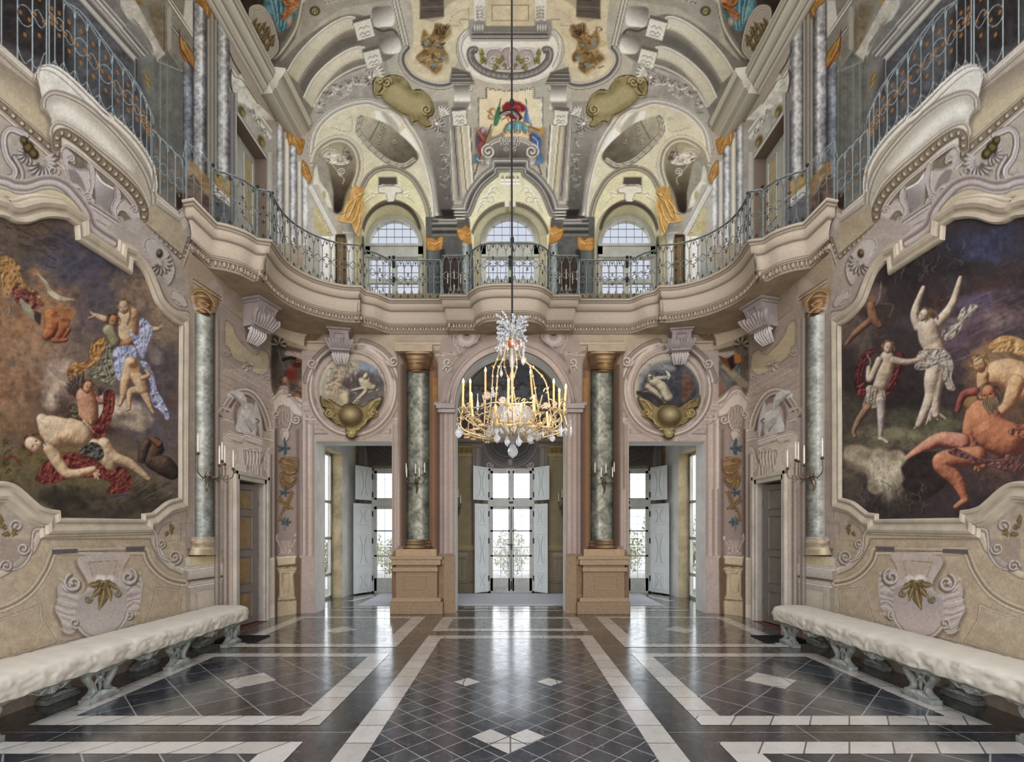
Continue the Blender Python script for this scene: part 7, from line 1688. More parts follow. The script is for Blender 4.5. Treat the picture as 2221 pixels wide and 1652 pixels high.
def both(Ps):return Ps+[[(-x,y)for x,y in P][::-1]for P in Ps]
fl=MB();fl.add([(-5,-.6,0),(5,-.6,0),(5,12.4,0),(-5,12.4,0),(-5,-.6,-.25),(5,-.6,-.25),(5,12.4,-.25),(-5,12.4,-.25)],[(0,1,2,3),(7,6,5,4),(0,4,5,1),(1,5,6,2),(2,6,7,3),(3,7,4,0)])
floor=tag(fl.build('floor',M_slb),kind='structure')
flat('slate_field',both([rect(-3.51,3.91,-1.69,5.74),rect(-3.51,6.385,-1.69,8.25),rect(-3.51,-.5,-1.69,3.247)]),.0015,M_sl,floor)
flat('lozenge_field',[rect(-.965,-.5,.965,6.70),rect(-.965,7.39,.965,8.2)],.0015,M_slc,floor)
flat('white_band_long',both([rect(-1.165,-.5,-.965,6.9),rect(-1.165,7.19,-.965,8.39),rect(-1.69,3.91,-1.47,5.905),rect(-1.69,6.218,-1.47,8.42),rect(-1.69,-.5,-1.47,3.43),rect(-3.715,3.91,-3.51,5.905),rect(-3.715,6.218,-3.51,8.42),rect(-3.715,-.5,-3.51,3.43)]),.003,M_wm,floor)
flat('white_band_cross',both([rect(-3.715,3.726,-1.47,3.91),rect(-3.715,3.247,-1.47,3.43)]),.0035,M_wd,floor)
flat('white_band_short',both([rect(-3.715,5.74,-1.47,5.905),rect(-3.715,6.218,-1.47,6.385),rect(-3.51,8.25,-1.47,8.42)])+[rect(-1.165,6.70,1.165,6.90),rect(-1.165,7.19,1.165,7.39),rect(-1.165,8.2,1.165,8.39)],.0035,M_wm,floor)
dia=lambda x,y,r:[(x-r,y),(x,y-r),(x+r,y),(x,y+r)]
flat('white_lozenge',both([dia(-2.6,4.84,.262),dia(-2.57,7.3,.262),dia(-2.6,2.4,.262)]),.003,M_wm,floor)
flat('white_lozenge',[dia(-.43,4.79,.131),(dia(.39,4.79,.131)),dia(-.15,3.52,.131),dia(.12,3.52,.131),dia(-.015,3.38,.131)],.003,M_wm,floor)
flat('threshold',both([rect(-4.5,7.3,-4.02,8.03)]),.002,mat('terracotta',(120,74,52),.6,var=.3,vscale=14),floor)
flat('white_band_vestibule',both([rect(-3.35,9.0,-2.2,9.12),rect(-3.3,9.36,-2.1,9.5)])+[rect(-1.0,8.98,1.0,9.1),rect(-.9,9.3,.9,9.42),[(-3.5,10.2),(-3.3,10.2),(-2.9,11.6),(-3.1,11.6)],[(3.5,10.2),(3.3,10.2),(2.9,11.6),(3.1,11.6)]],.003,M_wm,floor)
run=MB();run.bevbox((-3.05,9.68,.001),(3.05,11.42,.016),.004)
runner=tag(run.build('floor_runner',mat('pale_felt',(204,205,206),.9,var=.06,vscale=30,bump=.3,bscale=200)),'wide pale grey runner mat across the vestibule in front of the garden windows','rug')

# ---------------------------------------------------------------- vestibule walls and ceiling
def vgrid(name,o,u,v,nu,nv,holes=(),sheet=True,lines_u=(),lines_v=(),m=None,tint=1.0):
    """rectangle o + a*u + b*v ; holes in (a,b)"""
    u,v,o=Vector(u),Vector(v),Vector(o)
    A=merge_lines(np.linspace(0,u.length,nu),[h[0]for h in holes]+[h[1]for h in holes]);B=merge_lines(np.linspace(0,v.length,nv),[h[2]for h in holes]+[h[3]for h in holes])
    AA,BB=np.meshgrid(A,B);un,vn=np.array(u.normalized()),np.array(v.normalized())
    P=np.array(o)[None,:]+AA.reshape(-1,1)*un+BB.reshape(-1,1)*vn
    Q=quads(len(A),len(B));ca,cb=AA.ravel()[Q].mean(1),BB.ravel()[Q].mean(1);hl=np.zeros(len(Q),bool)
    for h in holes:hl|=(ca>h[0])&(ca<h[1])&(cb>h[2])&(cb<h[3])
    P,Q,_=compact(P,Q[~hl]);x,y=sheet_xy(P)
    return tag(mesh_np(name,P,Q,m or FR,VSH.sample(x,y)*tint if sheet else None),kind='structure')
SB=F/YB
GW=[(-2.786,.557),(0.02,.557),(2.826,.557)]  # garden windows: centre, half width
WTOP=EYE+(PY-1016)/SB
vgrid('wall_back',(-4.3,YB,0),(8.6,0,0),(0,0,5.8),460,330,[(4.3+c_-h_,4.3+c_+h_,0,WTOP)for c_,h_ in GW])
M_vest=mat('ochre_plaster',(170,150,112),.85,var=.28,vscale=2.5,bump=.2,bscale=8)
for s_ in(-1,1):
    vgrid('wall_vestibule',(s_*3.75,YJ,0),(0,YB-YJ,0),(0,0,5.8),8,8,[(.55,1.55,0,3.2)],sheet=False,m=M_jamb)
vc=MB();vc.boxb((-4.6,8.85,5.45+.3),(4.6,YB+.1,5.83));tag(vc.build('ceiling',M_vest),kind='structure')

# ---------------------------------------------------------------- windows
M_wf=mat('grey_white_window_paint',(186,186,176),.5,var=.12,vscale=6)
M_sh=mat('pale_shutter_paint',(222,226,222),.5,var=.05,vscale=6)
M_line=mat('shutter_lining',(110,116,116),.6)
M_iron=mat('dark_hinge_iron',(40,40,42),.5,metal=.6)
M_lead=mat('glazing_bars',(110,112,116),.5,metal=.3)
def glass_mat():
    m=bpy.data.materials.new('window_glass');m.use_nodes=True;n=m.node_tree;n.nodes.clear()
    o,mx,tr,gl=n.nodes.new('ShaderNodeOutputMaterial'),n.nodes.new('ShaderNodeMixShader'),n.nodes.new('ShaderNodeBsdfTransparent'),n.nodes.new('ShaderNodeBsdfGlossy')
    tr.inputs[0].default_value=(.96,.98,.98,1);gl.inputs['Roughness'].default_value=.02;mx.inputs[0].default_value=.05
    n.links.new(tr.outputs[0],mx.inputs[1]);n.links.new(gl.outputs[0],mx.inputs[2]);n.links.new(mx.outputs[0],o.inputs[0]);return m
M_gl=glass_mat()
def garden_window(i,xc,hw):
    r=MB();y0,y1=YB-.02,YB+.08
    zt,zm1,zm0,zb=WTOP,EYE+(PY-1083.5)/SB,EYE+(PY-1098.5)/SB,0.0
    fw=.055
    r.boxb((xc-hw,y0,0),(xc-hw+fw,y1,zt));r.boxb((xc+hw-fw,y0,0),(xc+hw,y1,zt));r.boxb((xc-hw,y0,zt-.055),(xc+hw,y1,zt));r.boxb((xc-hw,y0-.02,zm0),(xc+hw,y1,zm1));r.boxb((xc-hw,y0,0),(xc+hw,y1,.04))
    w=r.build('window_%d'%i,M_wf);tag(w,kind='structure')
    for s_ in(-1,1):
        xa,xb=(xc-hw+fw,xc-.008)if s_<0 else(xc+.008,xc+hw-fw)
        for nm,za,zc,rails in(('upper_sash',zm1,zt-.055,[]),('window_leaf',.04,zm0,[EYE+(PY-1205)/SB,EYE+(PY-1151)/SB])):
            f=MB();sw=.06
            bot=za+(.31 if nm=='window_leaf' else.045)
            f.boxb((xa,y0+.01,za),(xa+sw,y1-.03,zc));f.boxb((xb-sw,y0+.01,za),(xb,y1-.03,zc));f.boxb((xa,y0+.01,zc-sw),(xb,y1-.03,zc));f.boxb((xa,y0+.01,za),(xb,y1-.03,bot))
            for z_ in rails:f.boxb((xa,y0+.01,z_-.02),(xb,y1-.03,z_+.02))
            if nm=='window_leaf':f.boxb((xa+.07,y0-.005,za+.07),(xb-.07,y0+.012,bot-.06))
            lf=f.build(nm,M_wf,w)
            g=MB();g.boxb((xa+sw,YB+.025,bot),(xb-sw,YB+.03,zc-sw));g.build('pane',M_gl,lf)
            bars=MB();xm=(xa+xb)/2;bars.boxb((xm-.004,YB+.012,bot),(xm+.004,YB+.024,zc-sw))
            secs=[bot]+rails+[zc-sw]
            for a_,b_ in zip(secs[:-1],secs[1:]):
                nn=4 if nm=='upper_sash' else 3
                for k in range(1,nn):bars.boxb((xa+sw,YB+.012,a_+(b_-a_)*k/nn-.004),(xb-sw,YB+.024,a_+(b_-a_)*k/nn+.004))
            bars.build('glazing_bars',M_lead,lf)
    h=MB();h.boxb((xc-.03,y0-.02,.04),(xc+.03,y0+.01,zm0));h.boxb((xc-.035,y0-.02,zm1),(xc+.035,y0+.01,zt-.05));h.build('astragal',M_wf,w)
    k=MB();k.tube([(xc,y0-.04,.1),(xc,y0-.04,zm0)],.007);k.box((xc-.03,y0-.05,1.16),(.14,.02,.02));k.box((xc,y0-.04,1.1),(.035,.02,.12));k.box((xc,y0-.03,zm0+.1),(.1,.02,.05));k.box((xc,y0-.03,.18),(.04,.02,.2));k.build('bolt',M_iron,w)
    hg=MB()
    for s_ in(-1,1):
        for z_ in(.35,1.25,1.9,zm1+.12,zt-.2):hg.box((xc+s_*(hw-.01),y0-.01,z_),(.05,.02,.13))
    hg.build('hinge',M_iron,w)
    return w,zm1,zm0,zt
def shutter(parent,hx,hy,w,ang,za,zb,n):
    """panelled leaf hinged at (hx,hy), turned by ang from +x"""
    d=Vector((math.cos(ang),math.sin(ang),0));nrm=Vector((-d.y,d.x,0));o=Vector((hx,hy,0));M=Matrix((d,nrm,Vector((0,0,1)))).transposed()
    m=MB();m.add([M@Vector((a*w,b*.03-.015,za+(zb-za)*c))+o for a in(0,1)for b in(0,1)for c in(0,1)],[(0,1,3,2),(4,6,7,5),(0,4,5,1),(2,3,7,6),(0,2,6,4),(1,5,7,3)])
    s=m.build('shutter',M_sh,parent)
    fr=MB();ln=MB();segs=[(0,1)]if n==1 else[(0,.24),(.26,.68),(.72,.98)]
    for a,b in segs:
        z0,z1=za+(zb-za)*(a+.03)+.03,za+(zb-za)*b-.05
        for side in(-1,1):
            q=lambda u,v:M@Vector((u*w,side*.018,v))+o
            P=[q(.2,z0),q(.8,z0),q(.8,z1),q(.2,z1)]
            fr.tube(P,.011,4,closed=True)
            zm=(z0+z1)/2;hh=(z1-z0)/2-.05
            for sg in(-1,1):ln.tube([q(.5+sg*(.06+.13*(1-(k/6-1)**2 if False else(k/6-1)**2)),zm+hh*(k/6-1))for k in range(13)],.004,4)
    fr.build('panel_moulding',M_line if False else M_sh,s);ln.build('painted_line',M_line,s)
    return s
for i,(c_,h_)in enumerate(GW):
    w,zm1,zm0,zt=garden_window(i+1,c_,h_)
    for s_ in(-1,1):
        hx=c_+s_*h_
        a1=math.radians(-90+s_*(18 if i==1 else(12 if s_*(i-1)>0 else 8)))
        a2=math.radians(-90+s_*(52 if(i==1 and s_>0)or i!=1 else 62))
        if i==1:
            shutter(w,hx,YB-.02,.5,math.radians(-90+s_*40),zm1-.02,zt+.02,1)
            shutter(w,hx,YB-.02,.42,math.radians(-90+s_*44),.03,zm0+.06,3)
        else:
            shutter(w,hx,YB-.02,.52,math.radians(-90+s_*28),zm1-.02,zt+.02,1)
            shutter(w,hx,YB-.02,.56,math.radians(-90+s_*30),.03,zm0+.06,3)
# deep openings in the end walls of the vestibule
for s_ in(-1,1):
    ya,yb,zt_=YJ+.55,YJ+1.55,3.2
    m=MB();x0,x1=s_*3.75,s_*4.08
    m.add([(x0,yb,0),(x1,yb,0),(x1,yb,zt_),(x0,yb,zt_)],[(0,1,2,3)]);m.add([(x0,ya,0),(x1,ya,0),(x1,ya,zt_),(x0,ya,zt_)],[(0,1,2,3)]);m.add([(x0,ya,zt_),(x0,yb,zt_),(x1,yb,zt_),(x1,ya,zt_)],[(0,1,2,3)])
    rv=tag(m.build('window_reveal',mat('ochre_plaster_worn',(176,158,122),.85,var=.3,vscale=3)),kind='structure')
    f=MB();xw_=s_*4.02
    for a,b in((ya,ya+.05),(yb-.05,yb),((ya+yb)/2-.03,(ya+yb)/2+.03)):f.boxb((xw_-.03,a,0),(xw_+.03,b,zt_))
    for z_ in(0,.5,1.3,2.1,zt_-.06):f.boxb((xw_-.03,ya,z_),(xw_+.03,yb,z_+.06))
    w=tag(f.build('window_%d'%(4 if s_<0 else 5),M_wf),kind='structure')
    g=MB();g.boxb((xw_-.004,ya,0),(xw_+.004,yb,zt_));g.build('pane',M_gl,w)
# arched gallery windows
for i,(xc,R_,zs)in enumerate(WF):
    y0,y1=YWF-.03,YWF+.08;sc=F/YWF;gr=52/sc
    arc_=lambda r,n=32:[(xc-r*math.cos(math.pi*k/n),zs+r*math.sin(math.pi*k/n))for k in range(n+1)]
    f=MB();A,B=arc_(R_),arc_(gr)
    for k in range(32):
        P=[A[k],A[k+1],B[k+1],B[k]]
        f.add([(p[0],y,p[1])for y in(y0,y1)for p in P],[(0,1,2,3),(7,6,5,4),(0,4,5,1),(3,2,6,7)])
    mid_=MB();C_=arc_((R_+gr)/2);mid_.tube([(p[0],y0-.006,p[1])for p in C_],.014,6)
    zt0,zt1=zs,EYE+(PY-560)/sc
    for s_ in(-1,1):f.boxb((xc+s_*R_,y0,ZG),(xc+s_*gr,y1,zs))
    f.boxb((xc-R_,y0-.03,zt0-.05),(xc+R_,y1,zt0));f.boxb((xc-R_,y0,zt1+.04),(xc+R_,y1,zt0-.05));f.boxb((xc-R_,y0-.03,zt1),(xc+R_,y1,zt1+.05))
    w=tag(f.build('window_%d'%(6+i),M_wf),kind='structure');mid_.build('frame_moulding',M_wf,w)
    cs=MB();cs.boxb((xc-.045,y0+.0,ZG),(xc+.045,y1-.02,zt1));zr=EYE+(PY-610)/sc
    cs.boxb((xc-gr,y0+.01,zr-.045),(xc+gr,y1-.03,zr+.045));cs.boxb((xc-gr,y0+.01,ZG),(xc+gr,y1-.03,ZG+.12));cs.build('casement',M_wf,w)
    g=MB();g.add([(p[0],YWF+.03,p[1])for p in B],[tuple(range(33))]);g.add([(xc-gr,YWF+.03,ZG),(xc+gr,YWF+.03,ZG),(xc+gr,YWF+.03,zt1),(xc-gr,YWF+.03,zt1)],[(0,1,2,3)]);g.build('pane',M_gl,w)
    b=MB();st=17.3/sc
    for k in range(-2,3):
        h_=math.sqrt(max(gr*gr-(k*st)**2,0));b.boxb((xc+k*st-.004,YWF,zs),(xc+k*st+.004,YWF+.012,zs+h_))
    for k in(1,2):h_=math.sqrt(gr*gr-(k*st)**2);b.boxb((xc-h_,YWF,zs+k*st-.004),(xc+h_,YWF+.012,zs+k*st+.004))
    for s_ in(-1,1):
        for k in(1,2):x_=xc+s_*(.045+(gr-.045)*k/3);b.boxb((x_-.004,YWF,ZG),(x_+.004,YWF+.012,zt1))
    z_=zt1
    while z_>ZG+.2:z_-=15.6/sc;b.boxb((xc-gr,YWF,z_-.004),(xc+gr,YWF+.012,z_+.004))
    b.build('glazing_bars',M_lead,w)
    k_=MB();k_.box((xc,y0-.03,zt1-.1),(.05,.04,.22));k_.box((xc,y0-.03,zr),(.05,.04,.1));k_.build('bolt',M_iron,w)
# ---------------------------------------------------------------- side doors
M_dr=mat('grey_brown_door_paint',(122,110,98),.5,var=.1,vscale=4);M_dp=mat('ochre_door_panel',(150,122,82),.55,var=.25,vscale=6)
M_dg=mat('warm_grey_door_paint',(112,104,94),.5,var=.1,vscale=4)
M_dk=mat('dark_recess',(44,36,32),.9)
M_cs=mat('cream_marble_surround',(200,189,172),.55,var=.14,vscale=4,bump=.1,bscale=20)
for s_ in(-1,1):
    ya,yb,_z,zt_=DOOR;xo=s_*XW;xi=s_*(XW+.5)
    m=MB()
    for a in(ya,yb):m.add([(xo,a,0),(xi,a,0),(xi,a,zt_),(xo,a,zt_)],[(0,1,2,3)])
    m.add([(xo,ya,zt_),(xo,yb,zt_),(xi,yb,zt_),(xi,ya,zt_)],[(0,1,2,3)]);m.add([(xi,ya-.02,0),(xi,yb+.02,0),(xi,yb+.02,zt_),(xi,ya-.02,zt_)],[(0,1,2,3)])
    j=tag(m.build('door_%d'%(1 if s_<0 else 2),M_cs if False else mat('door_jamb',(168,156,144),.7,var=.1)),kind='structure')
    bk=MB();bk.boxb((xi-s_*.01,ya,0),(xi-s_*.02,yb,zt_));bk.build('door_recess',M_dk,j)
    lw=.62;hx,hy=xo+s_*.06,yb-.09;ang=math.radians(-100 if s_<0 else-80)
    d=Vector((math.cos(ang),math.sin(ang),0));nn=Vector((-d.y,d.x,0));Mx=Matrix((d,nn,Vector((0,0,1)))).transposed();o=Vector((hx,hy,0))
    lf=MB();lf.add([Mx@Vector((a*lw,b*.04-.02,.02+(zt_-.06)*c))+o for a in(0,1)for b in(0,1)for c in(0,1)],[(0,1,3,2),(4,6,7,5),(0,4,5,1),(2,3,7,6),(0,2,6,4),(1,5,7,3)])
    leaf=lf.build('door_leaf',M_dr if s_<0 else M_dg,j)
    pn=MB();fr=MB();side=1 if s_<0 else-1
    sd=side if(nn.x*-s_)*side>0 else-side
    for z0,z1 in((.12,.52),(.66,1.08),(1.2,1.72),(1.84,2.14)):
        q=lambda u,v,e=.024:Mx@Vector((u*lw,sd*e,v))+o
        fr.tube([q(.24,z0),q(.76,z0),q(.76,z1),q(.24,z1)],.012,4,closed=True);pn.add([q(.3,z0+.03,.023),q(.7,z0+.03,.023),q(.7,z1-.03,.023),q(.3,z1-.03,.023)],[(0,1,2,3)])
    fr.build('panel_moulding',M_dr if s_<0 else M_dg,leaf);pn.build('door_panel',M_dp if s_<0 else M_dg,leaf)
    kb=MB();kb.ball(Mx@Vector((.93*lw,sd*.05,1.14))+o,.022);kb.build('door_handle',M_iron,leaf)
    hg=MB()
    for z_ in(.35,1.1,1.95):hg.box((hx,hy,z_),(.03,.03,.1))
    hg.build('hinge',M_iron,leaf)
    # moulded marble surround in relief
    for k,(off,wd,dp)in enumerate(((0,.07,.03),(.07,.05,.05))):
        r=MB();a,b,t_=ya-off,yb+off,zt_+off
        r.boxb((xo,a-wd,0),(xo-s_*dp,a,t_+wd));r.boxb((xo,b,0),(xo-s_*dp,b+min(wd,.05),t_+wd));r.boxb((xo,a-wd,t_),(xo-s_*dp,b+min(wd,.05),t_+wd))
        r.build('door_surround',M_cs,j)
    # gallery door
    ya,yb,z0_,zt_=UDOOR;xi=s_*(XW+.2)
    m=MB()
    for a in(ya,yb):m.add([(xo,a,z0_),(xi,a,z0_),(xi,a,zt_),(xo,a,zt_)],[(0,1,2,3)])
    m.add([(xo,ya,zt_),(xo,yb,zt_),(xi,yb,zt_),(xi,ya,zt_)],[(0,1,2,3)])
    u=tag(m.build('door_%d'%(3 if s_<0 else 4),mat('brown_jamb',(112,98,84),.8)),kind='structure')
    for a,b in((ya,(ya+yb)/2-.01),((ya+yb)/2+.01,yb)):
        q=MB();q.boxb((xi,a,z0_),(xi+s_*.04,b,zt_));lf=q.build('door_leaf',mat('white_grey_door_paint',(196,196,190),.5,var=.08),u)
        p2=MB();p3=MB()
        for z0,z1 in((z0_+.15,z0_+.8),(z0_+.95,zt_-.15)):
            p2.boxb((xi-s_*.004,a+.1,z0),(xi,b-.1,z1));p3.tube([(xi-s_*.008,a+.09,z0),(xi-s_*.008,b-.09,z0),(xi-s_*.008,b-.09,z1),(xi-s_*.008,a+.09,z1)],.012,4,closed=True)
        p2.build('door_panel',mat('straw_door_panel',(200,184,140),.55,var=.15,vscale=5),lf);p3.build('panel_moulding',mat('white_grey_door_paint',(196,196,190)),lf)
# wall thickness outside the openings keeps daylight out of the joints
cap=MB()
for s_ in(-1,1):cap.boxb((s_*(XW+.56),-.6,0),(s_*(XW+.6),9.2,9.0))
tag(cap.build('wall_outer',M_plas),kind='structure')
# ---------------------------------------------------------------- gallery ledge (real, serpentine plan)
edge_px=[(419.5,430),(470.8,482.6),(497,488.6),(533,501.7),(559,517),(590,521),(599.7,535),(616,559),(640,580.5),(676,599.6),(712,611.5),(747.7,618.7),(783.4,620),(794,630.6),(819,636.6),(843,647),(848.8,648.5),(952.6,648.5),(954.7,640),(1013,640),(1015,635.6),(1034.7,622.6),(1060.6,617),(1084,616),(1106.5,616)]
half=[at_z(x,y,ZG)for x,y in edge_px]
half=[(x-.0,y)for x,y in half]
e=half
seg=[e[0],e[1]]+[tuple(p)[:2]for p in vsp([(a,b,0)for a,b in e[1:5]],5)][1:]+[e[5]]+[tuple(p)[:2]for p in vsp([(a,b,0)for a,b in e[5:13]],5)][1:]+[tuple(p)[:2]for p in vsp([(a,b,0)for a,b in e[13:16]],5)]+[e[16],e[17],e[18],e[19]]+[tuple(p)[:2]for p in vsp([(a,b,0)for a,b in e[20:]],5)]
seg=[(-XW+.002,seg[0][1]+.04)]+seg
cx0=(1106.5-PX)/F*8.1
full=seg+[(2*cx0-x,y)for x,y in seg[:-1][::-1]]
fl_=[full[0]]
for p in full[1:]:
    if math.hypot(p[0]-fl_[-1][0],p[1]-fl_[-1][1])>.012:fl_.append(p)
full=np.array(fl_)
def offset(P,d):
    """inward (towards the wall) offset of the open plan line, travel left to right: wall lies on the left"""
    T=np.zeros_like(P);S=P[1:]-P[:-1];S/=np.linalg.norm(S,axis=1)[:,None]
    N=np.stack([-S[:,1],S[:,0]],1);out_=[]
    for i in range(len(P)):
        a=N[max(i-1,0)];b=N[min(i,len(N)-1)];m=a+b;l=m.dot(m)
        k=2/max(l,.9);out_.append(P[i]+m*k*d*(1 if l>1e-6 else 0))
    return np.array(out_)
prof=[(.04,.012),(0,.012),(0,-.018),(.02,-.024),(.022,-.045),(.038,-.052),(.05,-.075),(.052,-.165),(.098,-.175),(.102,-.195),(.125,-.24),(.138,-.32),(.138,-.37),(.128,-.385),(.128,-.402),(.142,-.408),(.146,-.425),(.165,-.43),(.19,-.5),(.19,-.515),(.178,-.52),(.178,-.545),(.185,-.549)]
V_=[];rings=[offset(full,d)for d,z in prof];n=len(full)
for(d,z),R in zip(prof,rings):V_+=[(x,y,ZG+z)for x,y in R]
wallr=np.array([(-XW-.15,.5)]+[(-XW-.02,y)for y in(3,5,6,7,8)]+[tuple(p)for p in fp[::3]]+[(XW+.02,y)for y in(8,7,6,5,3)]+[(XW+.15,.5)])
def to_wall(P,Yk,ext=0):
    """point of the wall on the line of plan from (0,5) through P"""
    c0=np.array([0,5.0]);aw=np.unwrap(np.arctan2(Yk[:,1]-c0[1],Yk[:,0]-c0[0]));o_=np.argsort(aw)
    ap_=np.arctan2(P[:,1]-c0[1],P[:,0]-c0[0])
    return np.stack([np.interp(ap_,aw[o_],Yk[o_,0]),np.interp(ap_,aw[o_],Yk[o_,1])],1)
wr_=wallr[wallr[:,1]>5.01]
V_=np.array(V_);Qg=quads(n,len(prof))
M_st=mat('warm_gallery_stone',(186,168,146),.8,var=.12,vscale=5,bump=.25,bscale=60)
M_std=mat('shaded_gallery_stone',(172,152,124),.8,var=.16,vscale=5,bump=.25,bscale=60)
gal=empty('gallery_ledge',(0,8.0,ZG),'serpentine stone gallery ledge running round the hall under the iron railing','balcony')
PCF=[1,1.04,.98,.62,1.02,.72,1.04,1.0,.7,1.02,1.04,.98,.95,.6,1.02,.66,1.0,.62,.86,.6,.95,.6,.8]  # darker steps put the shade under lips and grooves into the stone colour
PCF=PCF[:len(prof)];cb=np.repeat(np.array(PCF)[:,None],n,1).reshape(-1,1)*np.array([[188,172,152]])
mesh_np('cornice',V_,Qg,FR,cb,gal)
# soffit laid out radially from the middle of the hall
an=np.linspace(math.radians(8),math.radians(172),500);c0_=np.array([0,5.0])
def rad(Pl):
    v=Pl-c0_;a=np.arctan2(v[:,1],v[:,0]);r=np.hypot(v[:,0],v[:,1]);out_=np.full(len(an),99.)
    for i in range(len(a)-1):
        lo_a,hi_a=min(a[i],a[i+1]),max(a[i],a[i+1])
        if hi_a-lo_a>2:continue
        k_=(an>=lo_a)&(an<=hi_a)
        if k_.any():t_=(an[k_]-a[i])/(a[i+1]-a[i]+1e-12);out_[k_]=np.minimum(out_[k_],r[i]+(r[i+1]-r[i])*t_)
    return out_
ri=rad(rings[17])+.01;ro=rad(wr_[::-1])+.12;ok_=(ri<50)&(ro<50);a_ok=an[ok_];ri,ro=ri[ok_],np.maximum(ro[ok_],ri[ok_])
mesh_np('soffit',np.array([(c0_[0]+r*math.cos(a),c0_[1]+r*math.sin(a),ZG-.548)for R__ in(ri,ro)for a,r in zip(a_ok,R__)]),quads(len(a_ok),2),M_std,None,gal)
# egg-and-dart strip
m=MB();R=offset(full,.17);cum=np.r_[0,np.cumsum(np.hypot(*np.diff(R,axis=0).T))]
k=.06
while k<cum[-1]-.05:
    x,y=np.interp(k,cum,R[:,0]),np.interp(k,cum,R[:,1]);x2,y2=np.interp(k+.01,cum,R[:,0]),np.interp(k+.01,cum,R[:,1]);a=math.atan2(y2-y,x2-x)
    Mz=Matrix.Rotation(a,3,'Z')
    prof_e=[(max(.026*math.sin(math.pi*j/4),1e-4),-.038*math.cos(math.pi*j/4))for j in range(5)]
    m.lathe(prof_e,(x,y,ZG-.467),6,Mz)
    m.box((x+math.cos(a)*.052,y+math.sin(a)*.052,ZG-.467),(.014,.03,.066),a)
    k+=.104
m.build('egg_and_dart',mat('tan_egg_moulding',(166,146,122),.8),gal)
wallp=[tuple(p)for p in fp[::1]]
wl=[(-XW,6.0)]+wallp[::8]+[(XW,6.0)]
up_line=np.array([(-XW-.01,5.02),(-XW-.01,8.4),(-3.7,9.2),(-3.1,9.3),(-2.9,9.95),(2.9,9.95),(3.1,9.3),(3.7,9.2),(XW+.01,8.4),(XW+.01,5.02)])
U_=to_wall(rings[0],up_line);Vf=np.array([(x,y,ZG+.012)for x,y in rings[0]]+[(x,y,ZG+.012)for x,y in U_]);mesh_np('gallery_floor',Vf,quads(n,2),M_std,None,gal)

# ---------------------------------------------------------------- iron railing, section by section
M_ri=mat('verdigris_grey_iron',(138,144,140),.5,metal=.3,var=.3,vscale=30);M_rf=mat('dark_iron_fleurons',(44,42,42),.55,metal=.4)
RH=.72
rail=offset(full,.05)
rcum=np.r_[0,np.cumsum(np.hypot(*np.diff(rail,axis=0).T))]
def rp(s):return np.array([np.interp(s,rcum,rail[:,0]),np.interp(s,rcum,rail[:,1])])
def s_at(px,lo=0):
    """distance along the rail where it is seen at picture column px"""
    sx=np.linspace(0,rcum[-1],6000);P=np.stack([np.interp(sx,rcum,rail[:,0]),np.interp(sx,rcum,rail[:,1])],1)
    q=PX+F*P[:,0]/P[:,1];return float(sx[np.argmin(np.abs(q-px))])
cuts=[462,559,591,786,845,957,1013]
cs_=[s_at(c)for c in cuts];cs_=cs_+[rcum[-1]-s for s in cs_[::-1]]
names=['bowed section at the left end by the upper door','short straight section beside the left upper door','long sweeping section over the left corner','small rounded section in front of the left arched window','straight section between left window and centre','short boxed section left of the centre bow',
'bowed middle section in front of the centre window','short boxed section right of the centre bow','straight section between centre and right window','small rounded section in front of the right arched window','long sweeping section over the right corner','short straight section beside the right upper door','bowed section at the right end by the upper door']
